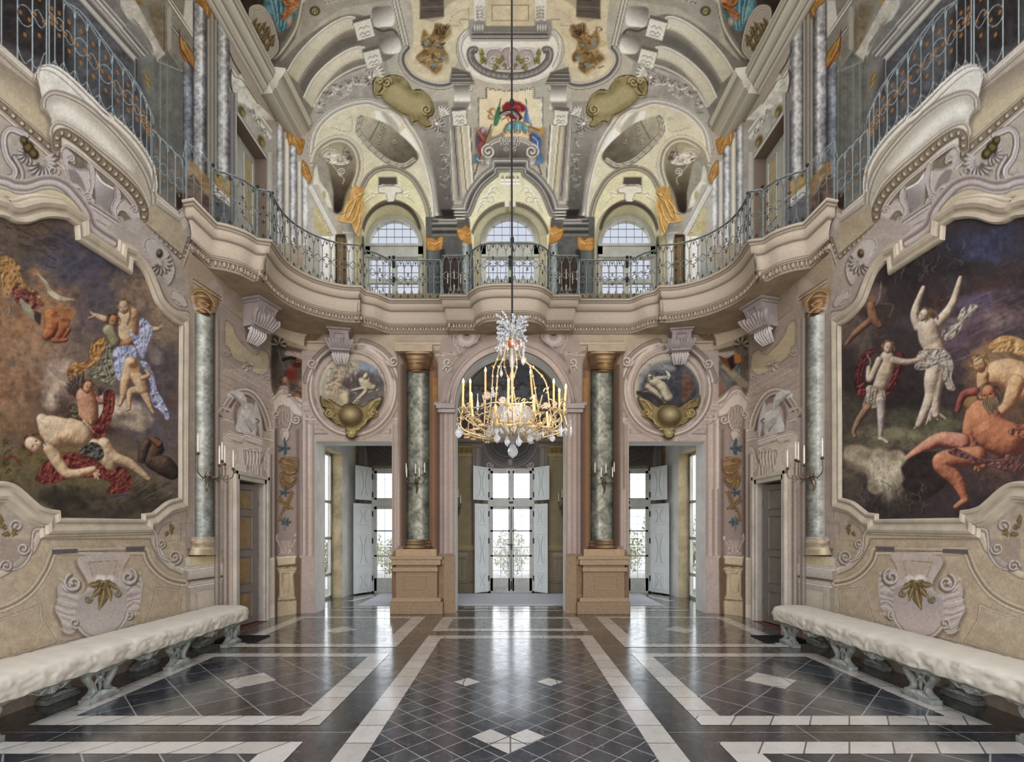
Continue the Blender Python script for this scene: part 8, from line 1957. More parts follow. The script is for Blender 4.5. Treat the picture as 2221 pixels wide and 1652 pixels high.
for i,(a,b)in enumerate(zip(cs_[:-1],cs_[1:])):
    o=rp((a+b)/2);g=empty('gallery_railing',(o[0],o[1],ZG),'wrought iron gallery railing, '+names[i],'railing')
    nb=max(2,round((b-a)/.142));ss=np.linspace(a,b,nb+1)
    P3=lambda s,z:(float(rp(s)[0]),float(rp(s)[1]),ZG+z)
    hr=MB();hr.tube([P3(s,RH)for s in np.linspace(a,b,nb*2+1)],.013,6,flat=1.4);hr.build('handrail',M_ri,g,True)
    br=MB();br.tube([P3(s,.03)for s in np.linspace(a,b,nb*2+1)],.009,5);br.build('bottom_rail',M_ri,g)
    for s in(a,b)if i%2==0 else():
        pm=MB();x,y,z=P3(s,0);pm.box((x,y,ZG+.36),(.026,.026,.72));po=pm.build('post',M_ri,g)
        kn=MB();kn.ball((x,y,ZG+RH+.045),.022);kn.box((x,y,ZG+RH+.02),(.012,.012,.04));kn.build('finial',M_rf,po)
    for s in ss[1:-1]:
        bb=MB();bb.tube([P3(s,.1),P3(s,RH-.1)],.0075,5,caps=False);bb.build('baluster',M_ri,g)
    for k in range(nb):
        sw=MB();fl2=MB()
        s0,s1=ss[k],ss[k+1];d=s1-s0;sm=(s0+s1)/2
        sw.tube([P3(s0+d*t_,z_)for t_,z_ in((0,RH-.1),(.04,RH-.1),(.09,RH-.13),(.14,RH-.1),(.16,RH-.06),(.3,RH-.02),(.5,RH-.005),(.7,RH-.02),(.84,RH-.06),(.86,RH-.1),(.91,RH-.13),(1,RH-.1))],.0062,4)
        sw.tube([P3(s0+d*t_,z_)for t_,z_ in((0,.16),(.1,.16),(.14,.1),(.22,.05),(.35,.03),(.5,.025),(.65,.03),(.78,.05),(.86,.1),(.9,.16),(1,.16))],.0062,4)
        zc=.375;r_=d*.43
        if k%2==0:sw.tube([P3(sm+r_*math.cos(t_),zc+r_*math.sin(t_))for t_ in np.linspace(0,2*math.pi,15)[:-1]],.0062,4,closed=True)
        else:
            for sg in(-1,1):sw.tube([P3(s0+d*t_,zc+sg*z_)for t_,z_ in((0,.006),(.14,.012),(.24,.03),(.34,.05),(.5,.062),(.66,.05),(.76,.03),(.86,.012),(1,.006))],.0062,4)
        cs4=[(RH-.055,1),(.075,-1)]+([(zc+r_+.035,1),(zc-r_-.035,-1)]if k%2==0 else[])
        for z_,up_ in cs4:
            fl2.tube([P3(sm,z_-.03),P3(sm,z_+.03)],.006,4);fl2.tube([P3(sm-.022,z_+.012*up_),P3(sm-.01,z_-.006*up_),P3(sm+.01,z_-.006*up_),P3(sm+.022,z_+.012*up_)],.005,4)
        if k%2==0:
            for sg in(-1,1):fl2.tube([P3(sm+sg*r_*.95,zc),P3(sm+sg*r_*.45,zc)],.005,4);fl2.tube([P3(sm+sg*r_*.62,zc-.014),P3(sm+sg*r_*.62,zc+.014)],.005,4)
        fl2.build('fleurons',M_rf,sw.build('scroll_panel',M_ri,g))

# ---------------------------------------------------------------- corbels under the gallery
M_cb=mat('lilac_grey_stone',(160,146,142),.75,var=.12,vscale=6,bump=.2,bscale=40);M_cl=mat('pale_carved_stone',(202,192,186),.75,var=.1,vscale=8)
def corbel(X,Y,yaw,sc_,label):
    sz=sc_*.76;o=Vector((X,Y,ZG-.552-.36*sz));g=empty('scroll_corbel',o,label,'corbel','carved corbels under the gallery')
    Mz=Matrix.Rotation(yaw,3,'Z');T=lambda x,y,z:o+Mz@Vector((x*sc_,y*sc_,z*sz))
    def br(name,fn,mt,smooth=False,parent=g):
        m=MB();fn(m);m.v=[tuple(T(*p))for p in m.v];return m.build(name,mt,parent,smooth)
    br('abacus',lambda m:(m.bevbox((-.26,-.42,.30),(.26,.06,.36),.01),m.bevbox((-.23,-.38,.25),(.23,.06,.30),.01)),M_cb)
    br('neck',lambda m:m.prism([(-.38,.25),(-.34,.16),(-.30,.05),(-.28,-.0),(.05,-.0),(.05,.25)],.40,Matrix(((0,0,1),(1,0,0),(0,1,0))),(-.20,0,0)),M_cb)
    br('neck_panel',lambda m:m.tube([(-.1,-.385,.2),(.1,-.385,.2),(.1,-.34,.06),(-.1,-.34,.06)],.012,4,closed=True),M_cb)
    def drape_(m):
        for k in range(9):
            u=-.24+.06*k;m.tube(vsp([(u*1.15,-.36-.05*math.cos(k*1.3),.05),(u*1.1,-.34,-.05),(u*.9,-.28,-.17),(u*.75,-.2,-.26)],4),[.034,.036,.03,.02],6)
        m.prism([(-.3,0),(-.28,-.24),(.04,-.27),(.04,0)],.42,Matrix(((0,0,1),(1,0,0),(0,1,0))),(-.21,0,0))
    br('draped_volute',drape_,M_cb,True)
    def acan(m):
        for k in range(7):
            u=-.15+.05*k;m.tube(vsp([(u,-.16,-.24),(u*1.05,-.15,-.36),(u*.9+.01*math.sin(k*2),-.08,-.48),(u*.7,-.02,-.56)],4),[.022,.028,.024,.012],6)
        for s_ in(-1,1):m.tube([(s_*(.15+.04*math.cos(t_)),-.14+.02*math.sin(t_*.5),-.34+.05*math.sin(t_))for t_ in np.linspace(0,5,12)],.02,6)
    br('acanthus_leaf',acan,M_cl,True)
    return g
corbel(-4.08,7.62,math.radians(74),.9,'carved stone corbel under the left end of the gallery, left of the door arch')
corbel(-3.06,8.78,math.radians(10),.8,'carved stone corbel above the left oval picture')
corbel(3.06,8.78,math.radians(-10),.8,'carved stone corbel above the right oval picture')
corbel(4.08,7.62,math.radians(-74),.9,'carved stone corbel under the right end of the gallery, right of the door arch')

# ---------------------------------------------------------------- upper side cornices (real projection)
M_uc=mat('pale_upper_cornice',(198,190,176),.8,var=.1,vscale=4,bump=.2,bscale=30)
cprof=[(0,8.64),(.03,8.66),(.035,8.69),(.05,8.70),(.055,8.74),(.10,8.76),(.105,8.79),(.12,8.80),(.13,8.86),(.19,8.93),(.21,8.94),(.21,8.99),(.24,9.01),(.24,9.07),(0,9.12)]
for s_ in(-1,1):
    m=MB()
    def run_(m,ya,yb,ex,z_=0):
        P=[(s_*(XW-d-(ex if d else 0)),z+z_)for d,z in cprof];nP=len(P)
        m.add([(p[0],y,p[1])for y in(ya,yb)for p in P],[tuple(range(nP)),tuple(range(2*nP-1,nP-1,-1))]+[(k,k+1,nP+k+1,nP+k)for k in range(nP-1)])
    run_(m,-.6,7.95,0);run_(m,7.96,9.0,.16,.03)
    zb_=[8.62,8.66,8.665,8.69,8.70,8.74,8.745,8.76,8.78,8.79,8.80,8.82,8.86,8.93,8.94,8.99,9.0,9.02,9.08,9.2];fb_=[.7,.95,.6,1.05,.62,1.0,.6,1.05,.7,1.08,.66,1.0,.92,1.08,.62,1.0,.6,1.1,1.08,.9]  # bands by height paint the mouldings' highlights and shade into the colour
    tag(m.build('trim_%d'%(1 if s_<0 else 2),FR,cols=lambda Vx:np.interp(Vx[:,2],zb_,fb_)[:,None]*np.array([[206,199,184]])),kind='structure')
# ---------------------------------------------------------------- murals, frames, columns in relief
M_fr1=mat('cream_frame_plaster',(188,174,152),.75,var=.12,vscale=6,bump=.2,bscale=40)
def side_pt(px,py,s_,off=0):
    Yd=XW*F/abs(px-PX);return Vector((s_*(XW-off),Yd,EYE+(PY-py)*Yd/F))
def sweep(P,prof,N,closed=True):
    """sweep (across, out) profile along the wall polyline P; N = wall normal into the room"""
    P=[Vector(p)for p in P];q=[P[0]]
    for p in P[1:]:
        if(p-q[-1]).length>.012:q.append(p)
    if closed and(q[0]-q[-1]).length<.012:q.pop()
    P=q;n=len(P);V_=[]
    for i in range(n):
        a=(P[i]-P[i-1])if(i or closed)else(P[1]-P[0]);b=(P[(i+1)%n]-P[i])if(i<n-1 or closed)else a
        a.normalize();b.normalize();sa,sb=N.cross(a),N.cross(b);mt=sa+sb;l=mt.length_squared
        mt=mt*(2/max(l,1.0))
        for d,h in prof:V_.append(P[i]+mt*d+N*h)
    m=MB();k=len(prof);m.v=[tuple(v)for v in V_]
    for i in range(n if closed else n-1):
        for j in range(k-1):m.f.append((i*k+j,i*k+j+1,((i+1)%n)*k+j+1,((i+1)%n)*k+j))
    return m
FP=[(-.02,.0),(-.015,.03),(.0,.045),(.02,.04),(.035,.02),(.05,.022),(.07,.04),(.10,.05),(.125,.04),(.135,.02),(.15,.02),(.165,.0)]
for s_,lab in((-1,'large framed mural of a fallen pale youth below cloud figures, on left wall'),(1,'large framed mural of a woman with raised arms and reclining man, right wall')):
    raw=[p for p in MUR if p[0]>-160]if s_<0 else[p for p in H._m(MUR)if p[0]<AX+160]
    P=[side_pt(p[0],p[1],s_)for p in raw]
    # close the panel beyond the picture edge at its vertical axis
    c_=sum(P,Vector())/len(P)
    g=empty('mural',(s_*XW,c_.y,c_.z),lab,'mural')
    N=Vector((-s_,0,0));sm=sweep(P,FP if s_<0 else[(-a,b)for a,b in FP],N,True)
    # orientation check: frame must lie outside the panel
    q=MB();q.v=sm.v;q.f=sm.f
    area=sum(P[i].y*P[(i+1)%len(P)].z-P[(i+1)%len(P)].y*P[i].z for i in range(len(P)))
    def outward(m_):
        k=len(FP);d0=sum((Vector(m_.v[i*k+k-1])-c_).length for i in range(len(m_.v)//k));d1=sum((Vector(m_.v[i*k])-c_).length for i in range(len(m_.v)//k));return d0>d1
    if not outward(q):q=sweep(P,[(-a,b)for a,b in(FP if s_<0 else[(-a,b)for a,b in FP])],N,True)
    q.build('frame',M_fr1,g)
    ys,zs_=[p.y for p in P],[p.z for p in P]
    pxg=np.arange(PX-XW*F/min(ys),PX-XW*F/max(ys),1.7);Yg=XW*F/(PX-pxg);Zg=np.arange(min(zs_),max(zs_),.009)
    UU,VV=np.meshgrid(Yg,Zg);ins=np.zeros(UU.shape,bool)
    for i in range(len(P)):
        a,b=P[i],P[(i+1)%len(P)]
        if abs(a.z-b.z)<1e-9:continue
        r=(VV>min(a.z,b.z))&(VV<=max(a.z,b.z));xs2_=a.y+(VV-a.z)*(b.y-a.y)/(b.z-a.z);ins^=r&(UU<xs2_)
    Pp=np.stack([np.full(UU.shape,s_*(XW-.006)),UU,VV],-1).reshape(-1,3);Qp=quads(len(Yg),len(Zg));Qp=Qp[ins.ravel()[Qp].any(1)]
    if s_>0:Qp=Qp[:,::-1]
    Pp,Qp,_=compact(Pp,Qp);mesh_np('painted_panel',Pp,Qp,FR,scol(Pp),g)

def relief_strip(name,Lf,Rt,bulge,parent,base,nx=22,mat_=None):
    """rows of points between a left and a right outline, swelling towards the room; coloured from the survey sheet"""
    V_=[]
    for a,b in zip(Lf,Rt):
        a,b=Vector(a),Vector(b);N=base
        for k in range(nx+1):
            t_=k/nx;V_.append(a.lerp(b,t_)+N*(bulge*math.sqrt(max(0,1-(2*t_-1)**2))+.001))
    V_=np.array([tuple(v)for v in V_]);return mesh_np(name,V_,quads(nx+1,len(Lf)),mat_ or FR,scol(V_),parent,True)
def rows(spec,fn,step=1.7):
    """spec [(y, xl, xr)...] surveyed outline; fn maps (px,py)->point"""
    L_,R_=[],[];ys=np.arange(spec[0][0],spec[-1][0]+.01,step)
    for y in ys:
        xl=np.interp(y,[q[0]for q in spec],[q[1]for q in spec]);xr=np.interp(y,[q[0]for q in spec],[q[2]for q in spec]);L_.append(fn(xl,y));R_.append(fn(xr,y))
    return L_,R_
for s_,where in((-1,'left'),(1,'right')):
    mx=(lambda x:x)if s_<0 else(lambda x:AX-x)
    # pier columns
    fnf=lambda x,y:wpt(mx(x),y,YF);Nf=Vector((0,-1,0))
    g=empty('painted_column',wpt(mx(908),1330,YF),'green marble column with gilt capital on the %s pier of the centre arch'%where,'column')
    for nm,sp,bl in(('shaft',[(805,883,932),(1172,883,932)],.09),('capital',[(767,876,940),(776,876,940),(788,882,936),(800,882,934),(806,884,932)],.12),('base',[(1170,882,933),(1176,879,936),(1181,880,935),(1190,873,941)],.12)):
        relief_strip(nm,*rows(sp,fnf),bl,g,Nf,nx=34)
    m=MB();a,b=wpt(mx(860),753,YF),wpt(mx(940),767,YF);m.boxb((a.x,YF,b.z),(b.x,YF-.13,a.z));m.build('abacus',mat('honey_stone',(176,156,128),.75,var=.12,vscale=8),g)
    m=MB();a,b=wpt(mx(862),1190,YF),wpt(mx(949),1206,YF);m.boxb((a.x,YF,b.z),(b.x,YF-.13,a.z));m.build('plinth',mat('orange_stone',(178,148,112),.75,var=.12,vscale=8),g)
    M_pd=mat('tan_pedestal_stone',(154,128,98),.85,var=.16,vscale=30,bump=.3,bscale=120);M_pd2=mat('light_tan_pedestal_stone',(168,143,112),.85,var=.14,vscale=30,bump=.3,bscale=120)
    p=empty('pedestal',wpt(mx(908),1330,YF),'tan stone pedestal under the %s green column by the centre arch'%where,'pedestal')
    def pb(name,ya,yb,xa,xb,dp,mt):
        m=MB();a,b=wpt(mx(xa),ya,YF),wpt(mx(xb),yb,YF);m.bevbox((min(a.x,b.x),YF-dp,max(b.z,0)),(max(a.x,b.x),YF+.01,a.z),.008);return m.build(name,mt,p)
    pb('cap_moulding',1205,1212,850,962,.17,M_pd2);pb('cap',1212,1224,853,958,.15,M_pd2);pb('neck',1229,1238,855,952,.14,M_pd2)
    d_=pb('die',1224,1298,861,950,.10,M_pd);pb('foot_moulding',1294,1303,853,958,.13,M_pd2);pb('foot',1303,1332,850,963,.15,M_pd)
    a,b=wpt(mx(878),1248,YF),wpt(mx(926),1276,YF);m=MB();m.tube([(a.x,YF-.10,a.z),(b.x,YF-.10,a.z),(b.x,YF-.10,b.z),(a.x,YF-.10,b.z)],.014,5,closed=True);m.build('panel_moulding',M_pd2,d_)
    # dado blocks of the arch jamb
    m=MB();a,b=wpt(mx(963),1206,YF),wpt(mx(988.0),1340,YF);m.boxb((a.x,YF,0),(-.0+s_*1.007,YF-.02,a.z));tag(m.build('trim_%d'%(3 if s_<0 else 4),M_pd),kind='structure')
    m=MB();a=wpt(mx(654),1206,YF);m.boxb((s_*3.545,YF+.0,0),(s_*3.72,YF-.02,a.z-.02))if False else None
    # side wall columns
    fns=lambda x,y:side_pt(mx(x),y,s_);Ns=Vector((-s_,0,0))
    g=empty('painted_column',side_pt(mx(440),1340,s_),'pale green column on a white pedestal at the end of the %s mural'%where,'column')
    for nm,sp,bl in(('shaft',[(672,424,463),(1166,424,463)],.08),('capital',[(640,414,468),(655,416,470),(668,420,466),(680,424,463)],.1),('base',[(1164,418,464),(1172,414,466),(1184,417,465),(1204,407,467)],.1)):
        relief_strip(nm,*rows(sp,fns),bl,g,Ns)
    relief_strip('pedestal',*rows([(1206,393,486),(1400,393,486)],fns,1.2),.012,g,Ns,nx=76)
    # oval picture with cartouche
    cx,cy=mx(765),845;c3=wpt(cx,cy,YF)
    g=empty('oval_picture',c3,'oval grey-blue painting in a round stone frame above the %s doorway'%where,'picture')
    k_=YF/F;ring=[Vector((c3.x+84*k_*math.cos(t_),YF,c3.z+89*k_*math.sin(t_)))for t_ in np.linspace(0,2*math.pi,73)[:-1]]
    fp2=[(-.1,.0),(-.095,.02),(-.07,.035),(-.05,.02),(-.02,.045),(.02,.05),(.05,.03),(.07,.045),(.09,.03),(.1,0)]
    sw2=sweep(ring,fp2,Vector((0,-1,0)),True);sw2.build('frame',FR,g,True,cols=scol)
    V_=[];nr=26
    for i in range(nr+1):
        for t_ in np.linspace(0,2*math.pi,97):V_.append((c3.x+76*k_*(i/nr)*math.cos(t_),YF-.006,c3.z+81*k_*(i/nr)*math.sin(t_)))
    V_=np.array(V_);mesh_np('painted_panel',V_,quads(97,nr+1),FR,scol(V_),g)
    gp=[(mx(x),y)for x,y in gold];c0=np.mean(np.array(gp),0);V_=[];nr=30;gp=gp+[gp[0]]
    for i in range(nr+1):
        t_=i/nr
        for x,y in gp:
            px_,py_=c0[0]+(x-c0[0])*t_,c0[1]+(y-c0[1])*t_;p_=wpt(px_,py_,YF);V_.append((p_.x,YF-.002-.09*math.sqrt(max(0,1-t_**2))-.03*(t_<1),p_.z))
    V_=np.array(V_);mesh_np('gilt_cartouche',V_,quads(len(gp),nr+1),FR,scol(V_),g,True)
    # keystone arch mouldings of the centre arch
M_ar=mat('lilac_arch_stone',(160,146,138),.75,var=.1,vscale=6,bump=.2,bscale=40)
arcp=[Vector((AR*1.0*math.cos(t_),YF,AZ+AR*math.sin(t_)))for t_ in np.linspace(0,math.pi,49)]
ap=[(0,.0),(0,.05),(.03,.055),(.04,.03),(.1,.03),(.11,.05),(.15,.055),(.16,.03),(.24,.04),(.27,.06),(.3,.05),(.3,0)]
q=sweep(arcp,ap,Vector((0,-1,0)),False)
if sum(v[2]for v in q.v[11::12])<sum(v[2]for v in q.v[0::12]):q=sweep(arcp,[(-a,b)for a,b in ap],Vector((0,-1,0)),False)
tag(q.build('trim_5',FR,cols=scol),kind='structure')
imp=MB()
for s_ in(-1,1):
    for z0,z1,dp,w_ in((3.70,3.79,.09,.34),(3.63,3.70,.06,.31)):
        imp.bevbox((s_*1.0 if s_>0 else-1.0-w_,YF-dp,z0),(1.0+w_ if s_>0 else-1.0,YF+.01,z1),.008)
tag(imp.build('trim_6',M_ar),kind='structure')
# door heads
for s_ in(-1,1):
    m=MB();m.bevbox((min(s_*2.02,s_*3.85),YF-.03,3.61),(max(s_*2.02,s_*3.85),YF-.0,3.64),.004)
# painted wooden cut-out trophies standing at the gallery corners
M_co=fresco_mat('gilt_paint',1.0,.5)
CUT=spline(cr(650,400,4.627,[(590,20),(640,30),(650,80),(630,110),(655,210),(630,300),(625,410),(605,440),(600,520),(570,500),(545,460),(520,390),(470,385),(380,360),(390,310),(420,300),(440,240),(470,170),(500,120),(505,60),(540,20),(560,0)]),4,True)
H.sym=True
H.fill(CUT,(190,150,88),1.5,mottle=40)
for a in[((440,330),(470,230),(520,160)),((480,350),(520,260),(560,160)),((520,380),(560,330),(600,200)),((560,480),(590,400),(610,300)),((540,60),(580,110),(620,90))]:H.line(spline(cr(650,400,4.627,a)),2,(240,206,132));H.line([(p[0]+2,p[1]+1.6)for p in spline(cr(650,400,4.627,a))],1.6,(124,78,38))
H.sym=False
for s_,where in((-1,'left'),(1,'right')):
    Yc=8.9;P=[wpt(p[0]if s_<0 else AX-p[0],p[1],Yc)for p in CUT];n=len(P)
    m=MB();nr=14;c_=sum(P,Vector())/n
    for i in range(nr+1):
        for p in P:q_=c_.lerp(p,i/nr);m.v.append((q_.x,Yc,q_.z))
    for i in range(nr):
        for k in range(n):m.f.append((i*n+k,i*n+(k+1)%n,(i+1)*n+(k+1)%n,(i+1)*n+k))
    b0=len(m.v)
    for p in P:m.v.append((p.x,Yc+.03,p.z))
    for k in range(n):m.f.append((nr*n+k,nr*n+(k+1)%n,b0+(k+1)%n,b0+k))
    m.f.append(tuple(b0+k for k in range(n)))
    o=m.build('painted_trophy',M_co,cols=scol);tag(o,'ochre painted flat trophy of flags at the %s gallery corner, beside the arched window'%where,'trophy')
# ---------------------------------------------------------------- the two long benches
M_cu=mat('ivory_bench_cloth',(212,203,184),.8,var=.06,vscale=6,bump=.25,bscale=14)
M_bl=mat('verdigris_painted_wood',(146,148,138),.6,var=.32,vscale=18,bump=.4,bscale=60)
M_bf=mat('worn_white_foot_top',(190,194,186),.7,var=.3,vscale=30)
def bench_leg(o,s_,parent):
    """one S-scroll trestle plate seen from the room; o = centre at floor"""
    T=lambda u,v,w=0:Vector((o[0]+s_*w,o[1]+u,v))
    m=MB();m.bevbox((o[0]-.05,o[1]-.165,0),(o[0]+.05,o[1]+.165,.05),.008)
    for g_ in(-1,1):
        pts=[T(g_*.14,.05),T(g_*.085,.08),T(g_*.072,.12),T(g_*.1,.17),T(g_*.135,.215),T(g_*.14,.25),T(g_*.115,.272),T(g_*.09,.262),T(g_*.088,.24),T(g_*.105,.235)]
        m.tube(vsp(pts,4),[.026,.024,.022,.024,.026,.024,.02,.016,.012],6,flat=1.6)
        m.ball(T(g_*.108,.25),.02,sc=(1.6,1,1))
    leg=m.build('leg',M_bl,parent,True)
    c=MB();c.tube(vsp([T(-.05,.27),T(-.02,.2),T(0,.16),T(.02,.2),T(.05,.27)],4),.014,6);c.tube([T(0,.17),T(.004,.12),T(0,.09)],[.018,.014,.008],6);c.ball(T(0,.2),.024);c.ball(T(-.03,.235),.018);c.ball(T(.03,.235),.018)
    for g_ in(-1,1):c.tube(vsp([T(g_*.02,.19),T(g_*.05,.15),T(g_*.045,.11)],4),[.014,.01,.006],5)
    c.build('carved_leaf',M_bl,leg,True)
    w=MB();w.prism([(-.13,.05),(-.1,.062),(-.06,.075),(0,.085),(.06,.075),(.1,.062),(.13,.05)],.07,Matrix(((0,0,1),(1,0,0),(0,1,0))),(o[0]-.035,o[1],0));w.build('foot_block',M_bf,leg)
def bench(s_,lab):
    xf,xb=s_*3.64,s_*4.0;y0,y1=1.15,6.62
    g=empty('bench',(s_*3.82,(y0+y1)/2,0),lab,'bench',None)
    for k in range(6):
        yc=6.64-.33/2-1.01*k+(.0)
        yc=6.31-1.01*k
        bench_leg((xf,yc,0),-s_,g);bench_leg((xb,yc,0),-s_,g)
    # shaped apron rail
    m=MB();yy=np.arange(y0+.05,y1-.03,.025)
    for xx in(s_*3.6,s_*4.02):
        top,bot=[],[]
        for y in yy:
            ph=((6.31-y)/1.01)%1.0;d=abs(ph-.5)*2
            dz=.028+.012*(d>.55)+(.03 if abs(d-.0)<.12 else 0)+.012*math.cos(ph*12.56)
            top.append((xx,y,.295));bot.append((xx,y,.295-dz))
        n=len(yy);o=len(m.v);m.v+=top+bot+[(x+.018*s_*(1 if xx*s_<3.8 else-1),y,z)for x,y,z in top]+[(x+.018*s_*(1 if xx*s_<3.8 else-1),y,z)for x,y,z in bot]
        for k in range(n-1):
            for a,b in((0,1),(2,3)):m.f.append((o+a*n+k,o+a*n+k+1,o+b*n+k+1,o+b*n+k))
            m.f.append((o+n+k,o+n+k+1,o+3*n+k+1,o+3*n+k))
    m.boxb((s_*3.59,y0+.03,.285),(s_*4.04,y1-.03,.30))
    m.build('apron',M_bl,g)
    sh=MB()
    for k in range(5):
        y=6.31-1.01*(k+.5)
        for xx in(s_*3.595,):
            for a in range(7):t_=math.radians(-80+a*26.6);sh.tube([(xx,y,.275),(xx-s_*.006,y+.055*math.sin(t_),.275-.05*math.cos(t_))],[.006,.013],5)
            for g_ in(-1,1):sh.tube(vsp([(xx,y+g_*.05,.265),(xx,y+g_*.09,.245),(xx,y+g_*.14,.27),(xx,y+g_*.17,.275)],4),[.012,.01,.008,.005],5)
    sh.build('carved_shell',M_bl,g,True)
    # loose cloth cover with falling folds
    rs=np.random.RandomState(12 if s_<0 else 19)
    ny=420;ys=np.linspace(y0,y1,ny);wav=np.zeros(ny);wv2=np.zeros(ny)
    for k in range(60):
        f_,ph,am=rs.uniform(4,26),rs.uniform(0,6.3),rs.uniform(.2,1);wav+=am*np.sin(f_*ys+ph);wv2+=am*np.sin(f_*1.3*ys+ph*2)
    wav/=np.abs(wav).max();wv2/=np.abs(wv2).max()
    rdg=fbm(len(range(60)),ny,(10,6,3),5 if s_<0 else 8);rdg=1-np.abs(rdg)*2.2
    sec=[(4.055,.36,0),(4.06,.44,.1),(4.05,.468,.1),(4.0,.487,.15),(3.9,.494,.12),(3.78,.494,.12),(3.66,.488,.2),(3.60,.474,.35),(3.585,.465,.45),(3.572,.452,.6),(3.566,.44,.7),(3.562,.425,.8),(3.559,.41,.9),(3.558,.39,1),(3.56,.37,1.05),(3.562,.35,1.1),(3.566,.33,1.1),(3.57,.315,1.1),(3.575,.3,1),(3.58,.288,.9),(3.60,.284,.4)]
    V_=[]
    for i,y in enumerate(ys):
        ed=min(1.0,(y1-y)/.10,(y-y0)/.10);ed=math.sqrt(max(0,1-(1-ed)**2))
        for k,(x,z,w)in enumerate(sec):
            sh_=wav[i]*.009*w+.008*w*math.sin(ys[i]*31+z*60)*wv2[i]
            xc,zc=3.8,.36;x2=xc+(x-xc)*(.90+.10*ed)+sh_-.014*(rdg[(k*4+int(8*math.sin(ys[i]*2.1)+10))%60,i]-.5)*min(w,1)**1.5;z2=z if z<.37 else.36+(z-.36)*(.72+.28*ed)
            if z<.33:z2+=.012*wv2[i]
            V_.append((s_*x2,y+(.012*wv2[i]*w if 0<i<ny-1 else 0),z2+.0035*wav[(i*3+k*9)%ny]))
    V_=np.array(V_);Qb=quads(len(sec),ny);Qb=Qb if s_>0 else Qb[:,::-1]
    o=mesh_np('cloth_cover',V_,Qb,M_cu,None,g,True)
    cap_=MB();n=len(sec)
    for e_ in(0,ny-1):
        P=[tuple(V_[e_*n+k])for k in range(n)];cc=np.mean(V_[e_*n:(e_+1)*n],0);cap_.add(P+[tuple(cc)],[(k,(k+1)%n,n)for k in range(n)])
    cap_.build('cover_end',M_cu,o)
bench(-1,'long bench with ivory cloth seat and grey-green scroll legs along the left wall')
bench(1,'long bench with ivory cloth seat and grey-green scroll legs along the right wall')
# floor grilles
M_gr=mat('black_iron_grille',(34,34,40),.5,metal=.5)
for s_,w_ in((-1,'left'),(1,'right')):
    m=MB();x0,y0,x1,y1=3.42,6.46,4.0,6.88
    for k in range(13):y=y0+(y1-y0)*k/12;m.boxb((s_*x0,y-.007,.004),(s_*x1,y+.007,.012))
    for k in range(17):x=x0+(x1-x0)*k/16;m.boxb((s_*x-.007,y0,.004),(s_*x+.007,y1,.012))
    o=m.build('floor_grille',M_gr);tag(o,'black iron floor grille at the far end of the %s bench'%w_,'grille')
    b=MB();b.boxb((s_*x0,y0,.0015),(s_*x1,y1,.0036));b.build('shadow_sheet',mat('black_shade',(12,12,14),.8),o)  # black sheet stands in for the shade below the bars

# ---------------------------------------------------------------- candles and sconces
M_ca=mat('ivory_candle',(226,216,192),.5);M_cy=mat('warm_lit_candle',(236,196,128),.45);M_br=mat('tarnished_brass',(120,104,84),.4,metal=.6,var=.3,vscale=40);M_gd=mat('gilt_bronze',(230,202,154),.42,metal=.45,var=.2,vscale=60)
M_bulb0=mat('unlit_bulb',(214,206,190),.3)
def fake_candle(m_c,parent,x,y,z,h,r,mt,bulb,tilt=(0,0)):
    m=MB();m.tube([(x,y,z),(x+tilt[0]*h,y+tilt[1]*h,z+h)],r,8);c=m.build('candle',mt,parent,True)
    b=MB();bx,by=x+tilt[0]*h,y+tilt[1]*h;b.lathe([(r*.5,0),(r*.9,h*.05),(r*.8,h*.12),(r*.15,h*.2)],(bx,by,z+h),8);b.build('flame_bulb',bulb,c,True)
    return(bx,by,z+h+h*.1)
def sconce(px,py,Y,outv,up,lab,arms,ch=.15,sc_=1.0,onside=0):
    o=wpt(px,py,Y);side=Vector((-outv.y,outv.x,0));g=empty('wall_sconce',o,lab,'sconce')
    A=lambda a,d,z:o+side*a*sc_+outv*d*sc_+Vector((0,0,z*sc_))
    m=MB();m.tube(vsp([A(0,.02,-.2),A(.015,.03,-.12),A(-.012,.04,-.03),A(0,.05,.05)],4),[.008,.02,.026,.018],6);m.ball(A(0,.06,0),.03);m.ball(A(0,.03,-.2),.016)
    for k in range(5):t_=math.radians(200+k*35);m.tube([A(0,.05,-.02),A(.07*math.cos(t_),.06,-.02+.06*math.sin(t_))],[.012,.004],5)
    bp=m.build('back_plate',M_br,g,True)
    for a,d,z in arms:
        m=MB();m.tube(vsp([A(0,.05,0),A(a*.4,d*.6,-.05),A(a*.8,d*.95,-.03),A(a*1.02,d,.03),A(a,d,z-.03)],5),[.007,.007,.006,.006,.006],6)
        m.lathe([(.006,-.03),(.022,-.018),(.026,-.01),(.012,0),(.012,.012)],A(a,d,z),10);m.tube(vsp([A(a*.5,d*.7,-.05),A(a*.6,d*.8,-.09),A(a*.75,d*.8,-.08)],4),.004,5)
        arm=m.build('arm',M_br,g,True);p=A(a,d,z);fake_candle(None,arm,p.x,p.y,p.z+.01,ch,.0095,M_ca,M_bulb0)
    return g
Nf=Vector((0,-1,0))
arms6=[(-.16,.14,.14),(-.12,.2,.06),(0,.1,.13),(.1,.22,.06),(.2,.12,.15)]
sconce(904,1044,YF-.1,Nf,1,'tarnished five-candle sconce on the left centre green column',[(-.17,.1,.13),(-.14,.2,.05),(.0,.12,.12),(.08,.2,.05),(.16,.1,.14)])
sconce(AX-904,1044,YF-.1,Nf,1,'tarnished five-candle sconce on the right centre green column',[(-.17,.1,.14),(-.08,.2,.05),(.02,.12,.13),(.12,.2,.05),(.17,.1,.15)])
